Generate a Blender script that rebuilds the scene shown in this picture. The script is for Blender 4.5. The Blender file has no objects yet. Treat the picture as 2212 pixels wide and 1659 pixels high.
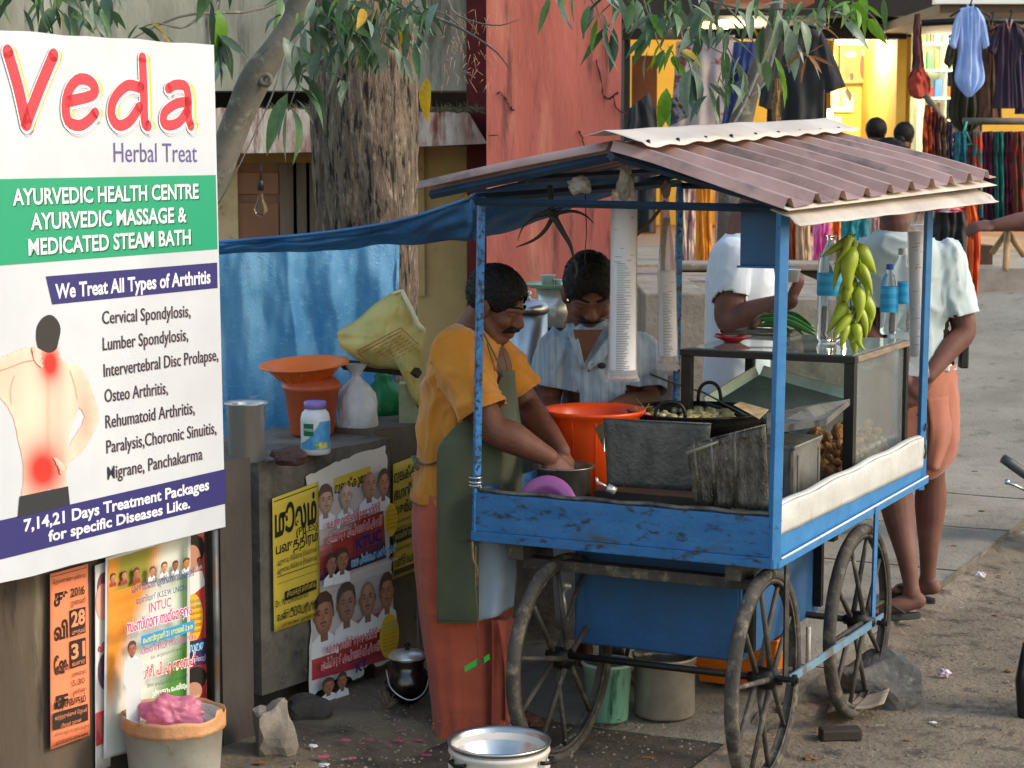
import bpy, bmesh, math, random
from mathutils import Vector, Matrix, noise, Euler
random.seed(7)
SC = bpy.context.scene
# ---------------------------------------------------------------- camera, sky, sun, exposure
H = 1.85; FPX = 4300.0; A = math.atan(496/FPX); CA, SA = math.cos(A), math.sin(A)
cam = bpy.data.cameras.new('camera'); camo = bpy.data.objects.new('camera', cam)
SC.collection.objects.link(camo); SC.camera = camo
camo.location = (0, 0, H); camo.rotation_euler = (math.pi/2 - A, 0, 0)
cam.sensor_width = 36; cam.lens = 36*FPX/2212; cam.clip_start = .1; cam.clip_end = 400
cam.dof.use_dof = True; cam.dof.focus_distance = 6.3; cam.dof.aperture_fstop = 11.0
world = bpy.data.worlds.new('World'); SC.world = world; world.use_nodes = True
SUN_DIR = Vector((.86, -.24, .56)).normalized()          # towards the sun
sun_el = math.asin(SUN_DIR.z); sun_az = math.atan2(SUN_DIR.x, SUN_DIR.y)
wn = world.node_tree; sky = wn.nodes.new('ShaderNodeTexSky'); sky.sky_type = 'NISHITA'
sky.sun_disc = False; sky.sun_elevation = sun_el; sky.sun_rotation = sun_az
sky.air_density = 1.6; sky.dust_density = 1.6; sky.ozone_density = 1.0
wn.links.new(sky.outputs[0], wn.nodes['Background'].inputs[0]); wn.nodes['Background'].inputs[1].default_value = .15
sl = bpy.data.lights.new('sun', 'SUN'); so = bpy.data.objects.new('sun', sl); SC.collection.objects.link(so)
sl.energy = 1.05; sl.angle = math.radians(12); sl.color = (1, .89, .75)
so.rotation_euler = SUN_DIR.to_track_quat('Z', 'Y').to_euler()
SC.view_settings.view_transform = 'Standard'; SC.view_settings.look = 'None'
SC.view_settings.gamma = 1; SC.view_settings.use_curve_mapping = False
SC.view_settings.exposure = 0.96

# ---------------------------------------------------------------- measuring: photo point -> point in the world
def ray(px, py):
    x = (px-1106)/FPX; v = (829.5-py)/FPX
    return (x, CA+v*SA, -SA+v*CA)
def W(px, py, Y):
    r = ray(px, py); t = Y/r[1]; return Vector((r[0]*t, Y, H+r[2]*t))
def Gz(px, py, z=0.):
    r = ray(px, py); t = (z-H)/r[2]; return Vector((r[0]*t, r[1]*t, z))
def hit(px, py, P, N):
    r = Vector(ray(px, py)); o = Vector((0, 0, H)); t = (P-o).dot(N)/r.dot(N); return o+r*t
CT = math.radians(26.2); C, S = math.cos(CT), math.sin(CT)
CX, CY = 0.7102, 6.754
def toL(p):
    x, y = p[0]-CX, p[1]-CY
    return Vector((x*C-y*S, x*S+y*C, p[2]))
def toW(x, y, z): return Vector((CX+x*C+y*S, CY-x*S+y*C, z))
def L(px, py, x=None, y=None, z=None):
    r = ray(px, py); o = toL((0, 0, H)); d = (r[0]*C-r[1]*S, r[0]*S+r[1]*C, r[2])
    if x is not None: t = (x-o[0])/d[0]
    elif y is not None: t = (y-o[1])/d[1]
    else: t = (z-o[2])/d[2]
    return Vector((o[0]+d[0]*t, o[1]+d[1]*t, o[2]+d[2]*t))

# ---------------------------------------------------------------- objects
MW = {}                                                   # world matrix of each thing
def link(o): SC.collection.objects.link(o); return o
def tag(o, label=None, cat=None, group=None, kind=None):
    if label: o['label'] = label
    if cat: o['category'] = cat
    if group: o['group'] = group
    if kind: o['kind'] = kind
    return o
def thing(name, label, cat, loc=(0, 0, 0), rz=0, group=None):
    o = link(bpy.data.objects.new(name, None)); o.empty_display_size = .1
    o.location = loc; o.rotation_euler = (0, 0, rz)
    MW[o.name] = Matrix.Translation(Vector(loc)) @ Matrix.Rotation(rz, 4, 'Z')
    return tag(o, label, cat, group)
def mat_of(o):
    while o is not None:
        if o.name in MW: return MW[o.name]
        o = o.parent
    return Matrix()
def lerp(a, b, t): return a+(b-a)*t
def sstep(a, b, x):
    t = max(0, min(1, (x-a)/(b-a))); return t*t*(3-2*t)
def catmull(pts, n):
    P = [Vector(p) for p in pts]; out = []
    P = [P[0]*2-P[1]]+P+[P[-1]*2-P[-2]]
    m = len(P)-3
    for i in range(n):
        u = i/(n-1)*m; k = min(int(u), m-1); t = u-k
        a, b, c, d = P[k:k+4]
        out.append(.5*((2*b)+(c-a)*t+(2*a-5*b+4*c-d)*t*t+(3*b-a-3*c+d)*t*t*t))
    return out
class MB:
    def __init__(s): s.v = []; s.f = []; s.c = []; s.sm = []
    def add(s, vs, fs, smooth=False, col=None):
        n = len(s.v); s.v += [Vector(v) for v in vs]
        for f in fs: s.f.append([i+n for i in f]); s.sm.append(smooth); s.c.append(col)
        return s
    def box(s, a, b, M=None, bev=0):
        (x0, y0, z0), (x1, y1, z1) = a, b
        vs = [Vector(p) for p in ((x0,y0,z0),(x1,y0,z0),(x1,y1,z0),(x0,y1,z0),(x0,y0,z1),(x1,y0,z1),(x1,y1,z1),(x0,y1,z1))]
        if M is not None: vs = [M @ v for v in vs]
        return s.add(vs, [(0,3,2,1),(4,5,6,7),(0,1,5,4),(1,2,6,5),(2,3,7,6),(3,0,4,7)])
    def hexa(s, b4, t4):
        return s.add(list(b4)+list(t4), [(0,3,2,1),(4,5,6,7),(0,1,5,4),(1,2,6,5),(2,3,7,6),(3,0,4,7)])
    def tube(s, pts, rad, seg=8, caps=True, smooth=True, sq=1.0):
        P = [Vector(p) for p in pts]; n = len(P)
        if not hasattr(rad, '__len__'): rad = [rad]*n
        vs = []; prev = None
        for i in range(n):
            t = (P[min(i+1, n-1)]-P[max(i-1, 0)])
            if t.length < 1e-9: t = Vector((0, 0, 1))
            t.normalize()
            if prev is None:
                a = Vector((0, 0, 1)) if abs(t.z) < .9 else Vector((1, 0, 0))
                u = t.cross(a).normalized()
            else:
                u = (prev-t*prev.dot(t)).normalized()
            prev = u; w = t.cross(u)
            for k in range(seg):
                q = 2*math.pi*k/seg
                vs.append(P[i]+(u*math.cos(q)+w*math.sin(q)*sq)*rad[i])
        fs = [(i*seg+k, i*seg+(k+1) % seg, (i+1)*seg+(k+1) % seg, (i+1)*seg+k) for i in range(n-1) for k in range(seg)]
        if caps: fs += [tuple(range(seg))[::-1], tuple(range((n-1)*seg, n*seg))]
        return s.add(vs, fs, smooth)
    def lathe(s, c, prof, seg=32, smooth=True, cap0=False, cap1=False, sx=1, sy=1, M=None, wob=0):
        c = Vector(c); vs = []
        for (r, z) in prof:
            for k in range(seg):
                q = 2*math.pi*k/seg; rr = r*(1+wob*noise.noise(Vector((math.cos(q)*2, math.sin(q)*2, z*7))))
                p = Vector((rr*math.cos(q)*sx, rr*math.sin(q)*sy, z))
                vs.append((M @ p if M is not None else p)+c)
        n = len(prof)
        fs = [(i*seg+k, i*seg+(k+1) % seg, (i+1)*seg+(k+1) % seg, (i+1)*seg+k) for i in range(n-1) for k in range(seg)]
        if cap0: fs.append(tuple(range(seg))[::-1])
        if cap1: fs.append(tuple(range((n-1)*seg, n*seg)))
        return s.add(vs, fs, smooth)
    def grid(s, fn, nu, nv, smooth=True, closed=False):
        vs = [fn(i/(nu-1), j/(nv-1)) for j in range(nv) for i in range(nu)]
        fs = [(j*nu+i, j*nu+i+1, (j+1)*nu+i+1, (j+1)*nu+i) for j in range(nv-1) for i in range(nu-1)]
        return s.add(vs, fs, smooth)
    def ell(s, c, r, M=None, su=20, sv=12):
        c = Vector(c)
        vs = []; 
        for j in range(1, sv):
            for i in range(su):
                th = math.pi*j/sv; ph = 2*math.pi*i/su
                p = Vector((r[0]*math.sin(th)*math.cos(ph), r[1]*math.sin(th)*math.sin(ph), r[2]*math.cos(th)))
                vs.append((M @ p if M is not None else p)+c)
        top = Vector((0, 0, r[2])); bot = Vector((0, 0, -r[2]))
        if M is not None: top, bot = M @ top, M @ bot
        vs += [top+c, bot+c]; T = len(vs)-2; B = len(vs)-1
        fs = [(j*su+i, (j+1)*su+i, (j+1)*su+(i+1) % su, j*su+(i+1) % su) for j in range(sv-2) for i in range(su)]
        fs += [(T, i, (i+1) % su) for i in range(su)]+[(B, (sv-2)*su+(i+1) % su, (sv-2)*su+i) for i in range(su)]
        return s.add(vs, fs, True)
    def prism(s, poly, P, u, v, n, th):               # outline poly (2D) on plane P,u,v, thickness th along n
        P, u, v, n = Vector(P), Vector(u), Vector(v), Vector(n)
        f = [P+u*a+v*b for a, b in poly]; b_ = [p-n*th for p in f]; k = len(f)
        return s.add(f+b_, [tuple(range(k)), tuple(range(2*k-1, k-1, -1))]+[(i, i+k, (i+1) % k+k, (i+1) % k) for i in range(k)])
    def mesh(s, name, M=None):
        me = bpy.data.meshes.new(name)
        vs = [M @ v for v in s.v] if M is not None else s.v
        me.from_pydata([tuple(v) for v in vs], [], s.f); me.update()
        me.polygons.foreach_set('use_smooth', s.sm)
        if any(c is not None for c in s.c):
            at = me.color_attributes.new('Col', 'FLOAT_COLOR', 'CORNER')
            for p in me.polygons:
                c = s.c[p.index] or (1, 1, 1)
                for li in p.loop_indices: at.data[li].color = (c[0], c[1], c[2], 1)
        return me
    def build(s, name, m, parent=None, local=False, bevel=0, solid=0, sub=0, normals=True):
        M = None
        if parent is not None and not local: M = mat_of(parent).inverted()
        me = s.mesh(name, M)
        if normals:
            bm = bmesh.new(); bm.from_mesh(me); bmesh.ops.recalc_face_normals(bm, faces=bm.faces); bm.to_mesh(me); bm.free()
        o = link(bpy.data.objects.new(name, me)); me.materials.append(m)
        if parent is not None: o.parent = parent
        if solid:
            q = o.modifiers.new('s', 'SOLIDIFY'); q.thickness = solid; q.offset = 0
        if bevel:
            q = o.modifiers.new('b', 'BEVEL'); q.width = bevel; q.segments = 2; q.limit_method = 'ANGLE'; q.angle_limit = .6
        if sub:
            q = o.modifiers.new('u', 'SUBSURF'); q.levels = q.render_levels = sub
        return o
def remesh(mb, voxel, smooth=4, disp=None):
    me = mb.mesh('tmp'); o = link(bpy.data.objects.new('tmp', me))
    m = o.modifiers.new('r', 'REMESH'); m.mode = 'VOXEL'; m.voxel_size = voxel; m.use_smooth_shade = True
    if smooth:
        m = o.modifiers.new('k', 'SMOOTH'); m.factor = .5; m.iterations = smooth
    dg = bpy.context.evaluated_depsgraph_get(); dg.update()
    ev = o.evaluated_get(dg); n = bpy.data.meshes.new_from_object(ev)
    bpy.data.objects.remove(o); bpy.data.meshes.remove(me)
    if disp:
        ns = [v.normal.copy() for v in n.vertices]
        for v, q in zip(n.vertices, ns): v.co += disp(v.co, q)
    for p in n.polygons: p.use_smooth = True
    return n
def from_mesh(me, name, m, parent=None):
    if parent is not None: me.transform(mat_of(parent).inverted())
    o = link(bpy.data.objects.new(name, me)); me.materials.clear(); me.materials.append(m); me.name = name
    if parent is not None: o.parent = parent
    return o

# ---------------------------------------------------------------- materials
MATS = {}
def lin(h):
    if isinstance(h, str):
        h = h.lstrip('#'); r = [int(h[i:i+2], 16)/255 for i in (0, 2, 4)]
        return tuple(((c+.055)/1.055)**2.4 if c > .04 else c/12.92 for c in r)
    return tuple(h)
def mat(name, c1='#808080', c2=None, sc=6, rough=.6, metal=0, bump=0, bs=60, st=(1, 1, 1), spots=None, trans=0, alpha=1,
        emit=None, es=1, lo=.35, hi=.65, sheen=0, ior=1.45, rv=0, spots2=None, attr=False, tl=0, wave=None, spec=.5, vert=None):
    if name in MATS: return MATS[name]
    m = bpy.data.materials.new(name); m.use_nodes = True; nt = m.node_tree; N = nt.nodes; K = nt.links
    b = N['Principled BSDF']; out = N['Material Output']
    tc = N.new('ShaderNodeTexCoord'); mp = N.new('ShaderNodeMapping'); K.new(tc.outputs['Object'], mp.inputs[0]); mp.inputs['Scale'].default_value = st
    def nz(scale, det=6, ro=.6, src=None):
        n = N.new('ShaderNodeTexNoise'); K.new((src or mp.outputs[0]), n.inputs['Vector']); n.inputs['Scale'].default_value = scale
        n.inputs['Detail'].default_value = det; n.inputs['Roughness'].default_value = ro; return n.outputs['Fac']
    def ramp(src, a, b_, ca=(0, 0, 0, 1), cb=(1, 1, 1, 1)):
        r = N.new('ShaderNodeValToRGB'); K.new(src, r.inputs[0]); e = r.color_ramp.elements
        e[0].position = a; e[1].position = b_; e[0].color = ca; e[1].color = cb; return r.outputs[0]
    def mix(fac, a, b_):
        x = N.new('ShaderNodeMix'); x.data_type = 'RGBA'
        if hasattr(fac, 'links'): K.new(fac, x.inputs[0])
        else: x.inputs[0].default_value = fac
        for i, q in ((6, a), (7, b_)):
            if hasattr(q, 'links'): K.new(q, x.inputs[i])
            else: x.inputs[i].default_value = (*q[:3], 1)
        return x.outputs[2]
    c1 = lin(c1)
    if attr:
        at = N.new('ShaderNodeAttribute'); at.attribute_name = 'Col'; base = at.outputs['Color']
        if c2: base = mix(ramp(nz(sc), lo, hi), base, lin(c2))
    elif wave:
        w = N.new('ShaderNodeTexWave'); K.new(mp.outputs[0], w.inputs[0]); w.inputs['Scale'].default_value = wave[0]; w.inputs['Distortion'].default_value = wave[1]
        w.bands_direction = wave[2]; w.inputs['Detail'].default_value = 2
        base = mix(ramp(w.outputs['Fac'], lo, hi), c1, lin(c2))
    elif c2: base = mix(ramp(nz(sc), lo, hi), c1, lin(c2))
    else: base = mix(ramp(nz(sc), .3, .7), tuple(x*.93 for x in c1), tuple(min(1, x*1.05) for x in c1))
    for sp in (spots, spots2):
        if sp:
            col, s_, a_, b_ = sp[:4]; src = None
            if len(sp) > 4:
                m2 = N.new('ShaderNodeMapping'); K.new(tc.outputs['Object'], m2.inputs[0]); m2.inputs['Scale'].default_value = sp[4]; src = m2.outputs[0]
            base = mix(ramp(nz(s_, 8, .65, src), a_, b_), base, lin(col))
    K.new(base, b.inputs['Base Color'])
    b.inputs['Roughness'].default_value = rough; b.inputs['Metallic'].default_value = metal
    b.inputs['Specular IOR Level'].default_value = spec
    if rv:
        r = N.new('ShaderNodeMapRange'); K.new(nz(sc*1.7), r.inputs[0]); r.inputs[3].default_value = max(0, rough-rv); r.inputs[4].default_value = min(1, rough+rv)
        K.new(r.outputs[0], b.inputs['Roughness'])
    if bump:
        bp = N.new('ShaderNodeBump'); bp.inputs['Strength'].default_value = min(1, bump); bp.inputs['Distance'].default_value = .01*max(1, bump)
        K.new(nz(bs, 8, .6), bp.inputs['Height']); K.new(bp.outputs[0], b.inputs['Normal'])
    if trans: b.inputs['Transmission Weight'].default_value = trans; b.inputs['IOR'].default_value = ior
    if alpha < 1: b.inputs['Alpha'].default_value = alpha
    if sheen: b.inputs['Sheen Weight'].default_value = sheen
    if emit: b.inputs['Emission Color'].default_value = (*lin(emit), 1); b.inputs['Emission Strength'].default_value = es
    if tl:
        t = N.new('ShaderNodeBsdfTranslucent'); K.new(base, t.inputs[0]); x = N.new('ShaderNodeMixShader'); x.inputs[0].default_value = tl
        K.new(b.outputs[0], x.inputs[1]); K.new(t.outputs[0], x.inputs[2]); K.new(x.outputs[0], out.inputs[0])
    MATS[name] = m; return m

# ---------------------------------------------------------------- flat print on a plane
def vis(s):                                               # put pre-base vowel signs before their consonant
    out = []
    for ch in s:
        two = {'\u0bca': ('\u0bc6', '\u0bbe'), '\u0bcb': ('\u0bc7', '\u0bbe'), '\u0d4a': ('\u0d46', '\u0d3e'), '\u0d4b': ('\u0d47', '\u0d3e')}
        if ch in two:
            if out: out.insert(len(out)-1, two[ch][0])
            out.append(two[ch][1])
        elif ch in '\u0bc6\u0bc7\u0bc8\u0d46\u0d47\u0d48' and out: out.insert(len(out)-1, ch)
        elif ch == '\u200c': pass
        else: out.append(ch)
    return ''.join(out)
def text_mesh(s, bold=0.0):
    s = vis(s)
    cu = bpy.data.curves.new('t', 'FONT'); cu.body = s; cu.resolution_u = 3; cu.size = 1; cu.offset = bold
    o = link(bpy.data.objects.new('t', cu)); dg = bpy.context.evaluated_depsgraph_get()
    me = bpy.data.meshes.new_from_object(o.evaluated_get(dg)); vs = [(v.co.x, v.co.y) for v in me.vertices]; fs = [tuple(p.vertices) for p in me.polygons]
    bpy.data.objects.remove(o); bpy.data.curves.remove(cu); bpy.data.meshes.remove(me)
    return vs, fs
class Print:
    """collects flat coloured shapes on the plane (P, right u, up v); measured by photo points"""
    def __init__(s, P, u, v=(0, 0, 1), warp=None):
        s.P = Vector(P); s.u = Vector(u).normalized(); s.v = Vector(v).normalized(); s.n = s.u.cross(s.v).normalized()
        s.mb = MB(); s.k = 1; s.warp = warp
    def q(s, px, py):
        h = hit(px, py, s.P, s.n)-s.P; return (h.dot(s.u), h.dot(s.v))
    def pt(s, a, b):
        return s.P+s.u*a+s.v*b+s.n*(s.k*.00035+(s.warp(a, b) if s.warp else 0))
    def shape(s, pts, col, px=False):
        if px: pts = [s.q(*p) for p in pts]
        n = len(pts); s.mb.add([s.pt(*p) for p in pts], [tuple(range(n))], col=lin(col)); s.k += 1; return s
    def ell(s, c, rx, ry, col, rot=0, px=False, a0=0, a1=2*math.pi, n=22):
        if px:
            o = s.q(*c); e = s.q(c[0]+rx, c[1]); w = s.q(c[0], c[1]-ry); rx = math.hypot(e[0]-o[0], 0); ry = w[1]-o[1]; c = o
        P = []
        for i in range(n):
            t = a0+(a1-a0)*i/n; x, y = math.cos(t)*rx, math.sin(t)*ry
            P.append((c[0]+x*math.cos(rot)-y*math.sin(rot), c[1]+x*math.sin(rot)+y*math.cos(rot)))
        return s.shape(P, col)
    def text(s, t, bl, br, h, col, bold=.0, keep=True, shear=0):
        """baseline from photo point bl to br; h = capital height in photo pixels"""
        vs, fs = text_mesh(t, bold)
        if not vs: return s
        a = s.q(*bl); b = s.q(*br); top = s.q(bl[0], bl[1]-h)
        x0 = min(v[0] for v in vs); x1 = max(v[0] for v in vs)
        hh = (top[1]-a[1])/.72; L_ = (b[0]-a[0])/(x1-x0); dz = (b[1]-a[1])
        P = []
        for x, y in vs:
            f = (x-x0)/(x1-x0); P.append(s.pt(a[0]+(x-x0)*L_+y*hh*shear, a[1]+dz*f+y*hh))
        s.mb.add(P, fs, col=lin(col)); s.k += 1; return s
    def stroke(s, pts, w, col, px=False, n=24):
        if px: pts = [s.q(*p) for p in pts]
        cur = catmull([(p[0], p[1], 0) for p in pts], n) if len(pts) > 2 else [Vector((*pts[0], 0)), Vector((*pts[1], 0))]
        m = len(cur); Lf = []; Rt = []
        if not hasattr(w, '__len__'): w = [w, w]
        for i, p in enumerate(cur):
            t = cur[min(i+1, m-1)]-cur[max(i-1, 0)]; t.normalize(); nn = Vector((-t.y, t.x, 0)); ww = lerp(w[0], w[1], i/(m-1))/2
            Lf.append(p+nn*ww); Rt.append(p-nn*ww)
        vs = [s.pt(p.x, p.y) for p in Lf+Rt]
        s.mb.add(vs, [(i, i+m, i+1+m, i+1) for i in range(m-1)], col=lin(col))
        for e, ww in ((cur[0], w[0]), (cur[-1], w[1])): 
            s.mb.add([s.pt(e.x+math.cos(t*math.pi/7)*ww/2, e.y+math.sin(t*math.pi/7)*ww/2) for t in range(14)], [tuple(range(14))], col=lin(col))
        s.k += 1; return s
    def face(s, c, w, h, skin='#b07a5c', hair='#1c1a1c', shirt='#e8e8ea', bald=0, tache=True, tilt=0):
        """a plain printed head-and-shoulders, centred on photo point c, w x h photo pixels; every one a little different"""
        rn = random.Random(int(c[0]*7+c[1])); o = s.q(*c); e = s.q(c[0]+w/2, c[1]); g = s.q(c[0], c[1]-h/2); a = e[0]-o[0]; b = g[1]-o[1]
        x, y = o; tn = rn.uniform(-.22, .22); wd = rn.uniform(.88, 1.06); hh = rn.uniform(.9, 1.08)
        R = lambda dx, dy: (x+dx*a*wd+dy*a*tn*.3, y+dy*b)
        S0 = lin(skin); dk = tuple(k*.62 for k in S0); md = tuple(k*.82 for k in S0); lt = tuple(min(1, k*1.14) for k in S0); soft = tuple(k*.35 for k in S0); hr = tuple(lerp(k, q, .22) for k, q in zip(lin(hair), S0))
        s.shape([R(-1.35, -2.0), R(-1.2, -1.25), R(-.4, -.9), R(.4, -.9), R(1.2, -1.25), R(1.35, -2.0)], shirt)
        s.shape([R(-.35, -1.3), R(-.35, -.7), R(.35, -.7), R(.35, -1.3)], dk)
        if not bald: s.ell(R(0, .16), a*1.0*wd, b*.92*hh, hr)
        s.ell(R(-.9, -.08), a*.13, b*.19, dk); s.ell(R(.9, -.08), a*.13, b*.19, dk)
        s.ell(R(0, -.08), a*.86*wd, b*.93, dk); s.ell(R(.06, -.06), a*.78*wd, b*.86, md); s.ell(R(.12+tn, -.02), a*.64*wd, b*.72, S0); s.ell(R(.1+tn, .42), a*.42, b*.26, lt); s.ell(R(.4+tn, -.2), a*.2, b*.18, lt)
        if not bald:
            p = rn.uniform(.48, .6); s.shape([R(-.9, .2), R(-.84, .72), R(-.35, 1.05), R(.3, 1.07), R(.8, .78), R(.9, .2), R(.74, .42), R(.62, p), R(.1, p+rn.uniform(.02, .12)), R(-.45, p), R(-.74, .40)], hr)
        for sx in (-1, 1):
            q = sx*.36+tn; s.shape([R(q-.2, .18), R(q, .27), R(q+.2, .19), R(q+.18, .13), R(q, .19), R(q-.18, .12)], soft); s.ell(R(q, .03), a*.17, b*.07, md); s.ell(R(q, .02), a*.11, b*.045, soft)
        s.shape([R(tn-.02, .1), R(tn-.15, -.2), R(tn+.0, -.26), R(tn+.15, -.2)], md)
        if tache: s.shape([R(tn-.34, -.45), R(tn-.2, -.33), R(tn, -.36), R(tn+.2, -.33), R(tn+.34, -.45), R(tn, -.41)], soft)
        s.shape([R(tn-.24, -.52), R(tn, -.50), R(tn+.24, -.52), R(tn, -.60)], tuple(k*v for k, v in zip(S0, (.8, .5, .5))))
        s.shape([R(tn-.2, -.74), R(tn, -.70), R(tn+.2, -.74), R(tn, -.80)], md)
        return s
    def build(s, name, parent, m=None):
        o = s.mb.build(name, m or PRINT, parent, normals=False); return o
PRINT = mat('printed_ink', '#ffffff', attr=True, rough=.55)
# ---------------------------------------------------------------- shared materials
BLUE = mat('cart_blue_paint', '#1b5c92', '#2769a0', sc=7, rough=.5, bump=.25, bs=50, spots=('#24221f', 34, .54, .66, (.5, 1, 1)), spots2=('#3a4650', 7, .56, .72, (.6, 1, 2)), rv=.14)
BLUE_CLEAN = mat('cart_box_paint', '#1c5488', '#1a466f', sc=3, rough=.6, bump=.25, bs=30, spots=('#3a3a3c', 7, .62, .74), spots2=('#5a7080', 30, .68, .76))
BLUE_POLE = mat('pole_paint', '#16568e', '#2f7fbd', sc=20, rough=.45, spots=('#161a22', 60, .5, .58), bump=.2, bs=90)
BLUE_SUNLIT = mat('sunlit_blue_paint', '#2a6ea6', '#357bb2', sc=12, rough=.45, spots=('#1b4a74', 40, .6, .7), bump=.15)  # lighter cart blue for the sunlit side, sunlight put into the colour
STEEL = mat('stainless_steel', '#d6d4d0', '#b9b6b0', sc=5, rough=.3, metal=.6, st=(1, 1, .3), rv=.08)
STEEL_DULL = mat('dull_steel', '#8a867f', '#5e5a54', sc=9, rough=.42, metal=.9, spots=('#33302c', 12, .6, .75), rv=.1)
ALU = mat('aluminium', '#c9c9c8', '#a9a9a8', sc=6, rough=.32, metal=1, rv=.1)
SOOT = mat('sooty_iron', '#62605c', '#42413e', sc=14, rough=.5, metal=.35, bump=.6, bs=70, spots=('#6b665e', 26, .6, .74))
IRON = mat('black_iron', '#2a2826', '#1b1a19', sc=14, rough=.45, metal=.6, bump=.3)
TIN = mat('tin_sheet', '#6c6a66', '#484642', sc=10, rough=.4, metal=.75, bump=.3, bs=30, spots=('#2b2926', 9, .55, .7))
WOODD = mat('dark_wood', '#3a2a20', '#241a15', sc=5, rough=.7, st=(1, 1, 6), bump=.4)
WOOD = mat('weathered_wood', '#8f7b62', '#5c4a3a', sc=6, rough=.8, st=(1, 8, 8), bump=.5)
BLACKP = mat('black_painted_wood', '#1d1b1a', '#100f0f', sc=8, rough=.45, bump=.15)
ORANGE = mat('orange_plastic', '#f4581a', '#ea4c12', sc=4, rough=.35, tl=.2, spots=('#f7874a', 14, .68, .8))
ORANGE2 = mat('faded_orange_plastic', '#f27a2a', '#e66c22', sc=4, rough=.4, tl=.08, spots=('#f2b98a', 18, .68, .8))
BRICKP = mat('terracotta_plastic', '#bd5a36', '#a84c2c', sc=4, rough=.45)
CONC = mat('dirty_concrete', '#7b746a', '#5a544c', sc=5, rough=.9, bump=.7, bs=45, spots=('#2b2824', 4, .5, .7), spots2=('#8b867c', 30, .62, .75))
CONC_DK = mat('sooty_concrete', '#4d4742', '#38322d', sc=3, rough=.9, bump=.6, bs=40, spots=('#5c554c', 9, .62, .8), st=(1, 1, .5))
CONC_LT = mat('pale_concrete', '#958b7e', '#70675b', sc=4, rough=.9, bump=.5, bs=40, spots=('#4f4a42', 5, .55, .75), spots2=('#aaa296', 22, .6, .8))
WHITE = mat('white_plastic', '#d9dadc', '#cccdd0', sc=6, rough=.45)
RUBBER = mat('rubber_tyre', '#4a443e', '#302c29', sc=9, rough=.85, bump=.5, bs=80, spots=('#786d5e', 16, .52, .68))
SPOKE = mat('dusty_iron', '#4e4841', '#35312d', sc=12, rough=.7, metal=.2, bump=.3, spots=('#7c7265', 18, .55, .7))
SKIN = mat('brown_skin', '#6d4433', '#5b3628', sc=9, rough=.58, spec=.35, bump=.12, bs=180, spots=('#7c4f3e', 14, .55, .75))
SKIN2 = mat('tan_skin', '#775045', '#634138', sc=9, rough=.62, spec=.3, bump=.12, bs=180)
HAIR = mat('black_hair', '#0a0808', '#120e0c', sc=60, rough=.6, spec=.25, bump=.6, bs=140, st=(1, 1, 1))
HAIRG = mat('greying_hair', '#0d0b0b', '#1c1918', sc=90, rough=.6, spec=.25, bump=.6, bs=150)
# ================================================================ the setting
DIRT = mat('dirt_road', '#8a7b68', '#64584a', sc=2.2, rough=.95, bump=1.2, bs=45, spots=('#3d342b', 9, .5, .68), spots2=('#a89a86', 30, .6, .74), lo=.3, hi=.7)
PAVE = mat('paving_concrete', '#938b7e', '#777064', sc=1.3, rough=.92, bump=.8, bs=60, spots=('#4d473e', 6, .55, .78), spots2=('#a89f90', 50, .58, .75), rv=.05)
def dz(x, y):                                             # local ground relief near the cart
    return .012*noise.noise(Vector((x*2.2, y*2.2, 3)))+.004*noise.noise(Vector((x*11, y*11, 5)))
def far_rise(Y): return .80*sstep(10.6, 18.2, Y)*.5+.5*min(.80, max(0, (Y-11.2)*.125))
g = MB(); n = 150
def road_pt(a, b):
    x = .20+a*9*(a*.55+.45); y = -7+b*60*(b*.82+.18)
    p = toW(x, y, 0); p.z = -.055+dz(x, y)*sstep(40, 6, y)+far_rise(p.y)+.03*sstep(.45, .2, x)*(1 if y > -.2 else .2)
    return p
g.grid(road_pt, n, 330); tag(g.build('road', DIRT), kind='structure')
under = MB(); under.grid(lambda a, b: Vector((-60+a*130, -20+b*150, -.11 if b < .25 else -.11+0*b)), 30, 30); tag(under.build('ground', DIRT), kind='structure')
# pavement: concrete slabs with open joints on a darker bed
bed = MB(); bed.grid(lambda a, b: toW(lerp(-7.5, .25, a), lerp(-3, 5.32, b), -.016+dz(a*7, b*8)*.5-.045*sstep(.5, -.42, lerp(-3, 5.32, b))), 40, 60)
pav = tag(bed.build('pavement', mat('joint_dirt', '#3a332b', '#5b5044', sc=8, rough=.95, bump=1)), kind='structure')
for j, y0 in enumerate([-.42, .50, 1.42, 2.42, 3.45, 4.42]):
    y1 = [.492, 1.412, 2.412, 3.442, 4.412, 5.30][j]
    for i, (x0, x1) in enumerate([(-1.12, .262), (-2.5, -1.13), (-3.9, -2.51), (-5.3, -3.91)]):
        m = MB(); z = random.uniform(-.006, .004); nx = 14
        def top(a, b, z=z):
            x = lerp(x0, x1, a); y = lerp(y0, y1, b); e = min(a, 1-a, b, 1-b)
            x += .012*noise.noise(Vector((y*6, i, j)))*(1 if a in (0, 1) else 0)
            return toW(x, y, z+.5*dz(x, y)-(.008 if e < .01 else 0)-(.045*(1-b) if j == 0 else 0))
        m.grid(top, nx, nx, smooth=False)
        rim = [toW(x0, y0, -.12), toW(x1, y0, -.12), toW(x1, y1, -.12), toW(x0, y1, -.12)]
        d0 = .045 if j == 0 else 0; tp = [toW(x0, y0, z-.009-d0), toW(x1, y0, z-.009-d0), toW(x1, y1, z-.009), toW(x0, y1, z-.009)]
        m.add(rim+tp, [(0, 1, 5, 4), (1, 2, 6, 5), (2, 3, 7, 6), (3, 0, 4, 7)])
        m.build('paving_slab', PAVE, pav)
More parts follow.
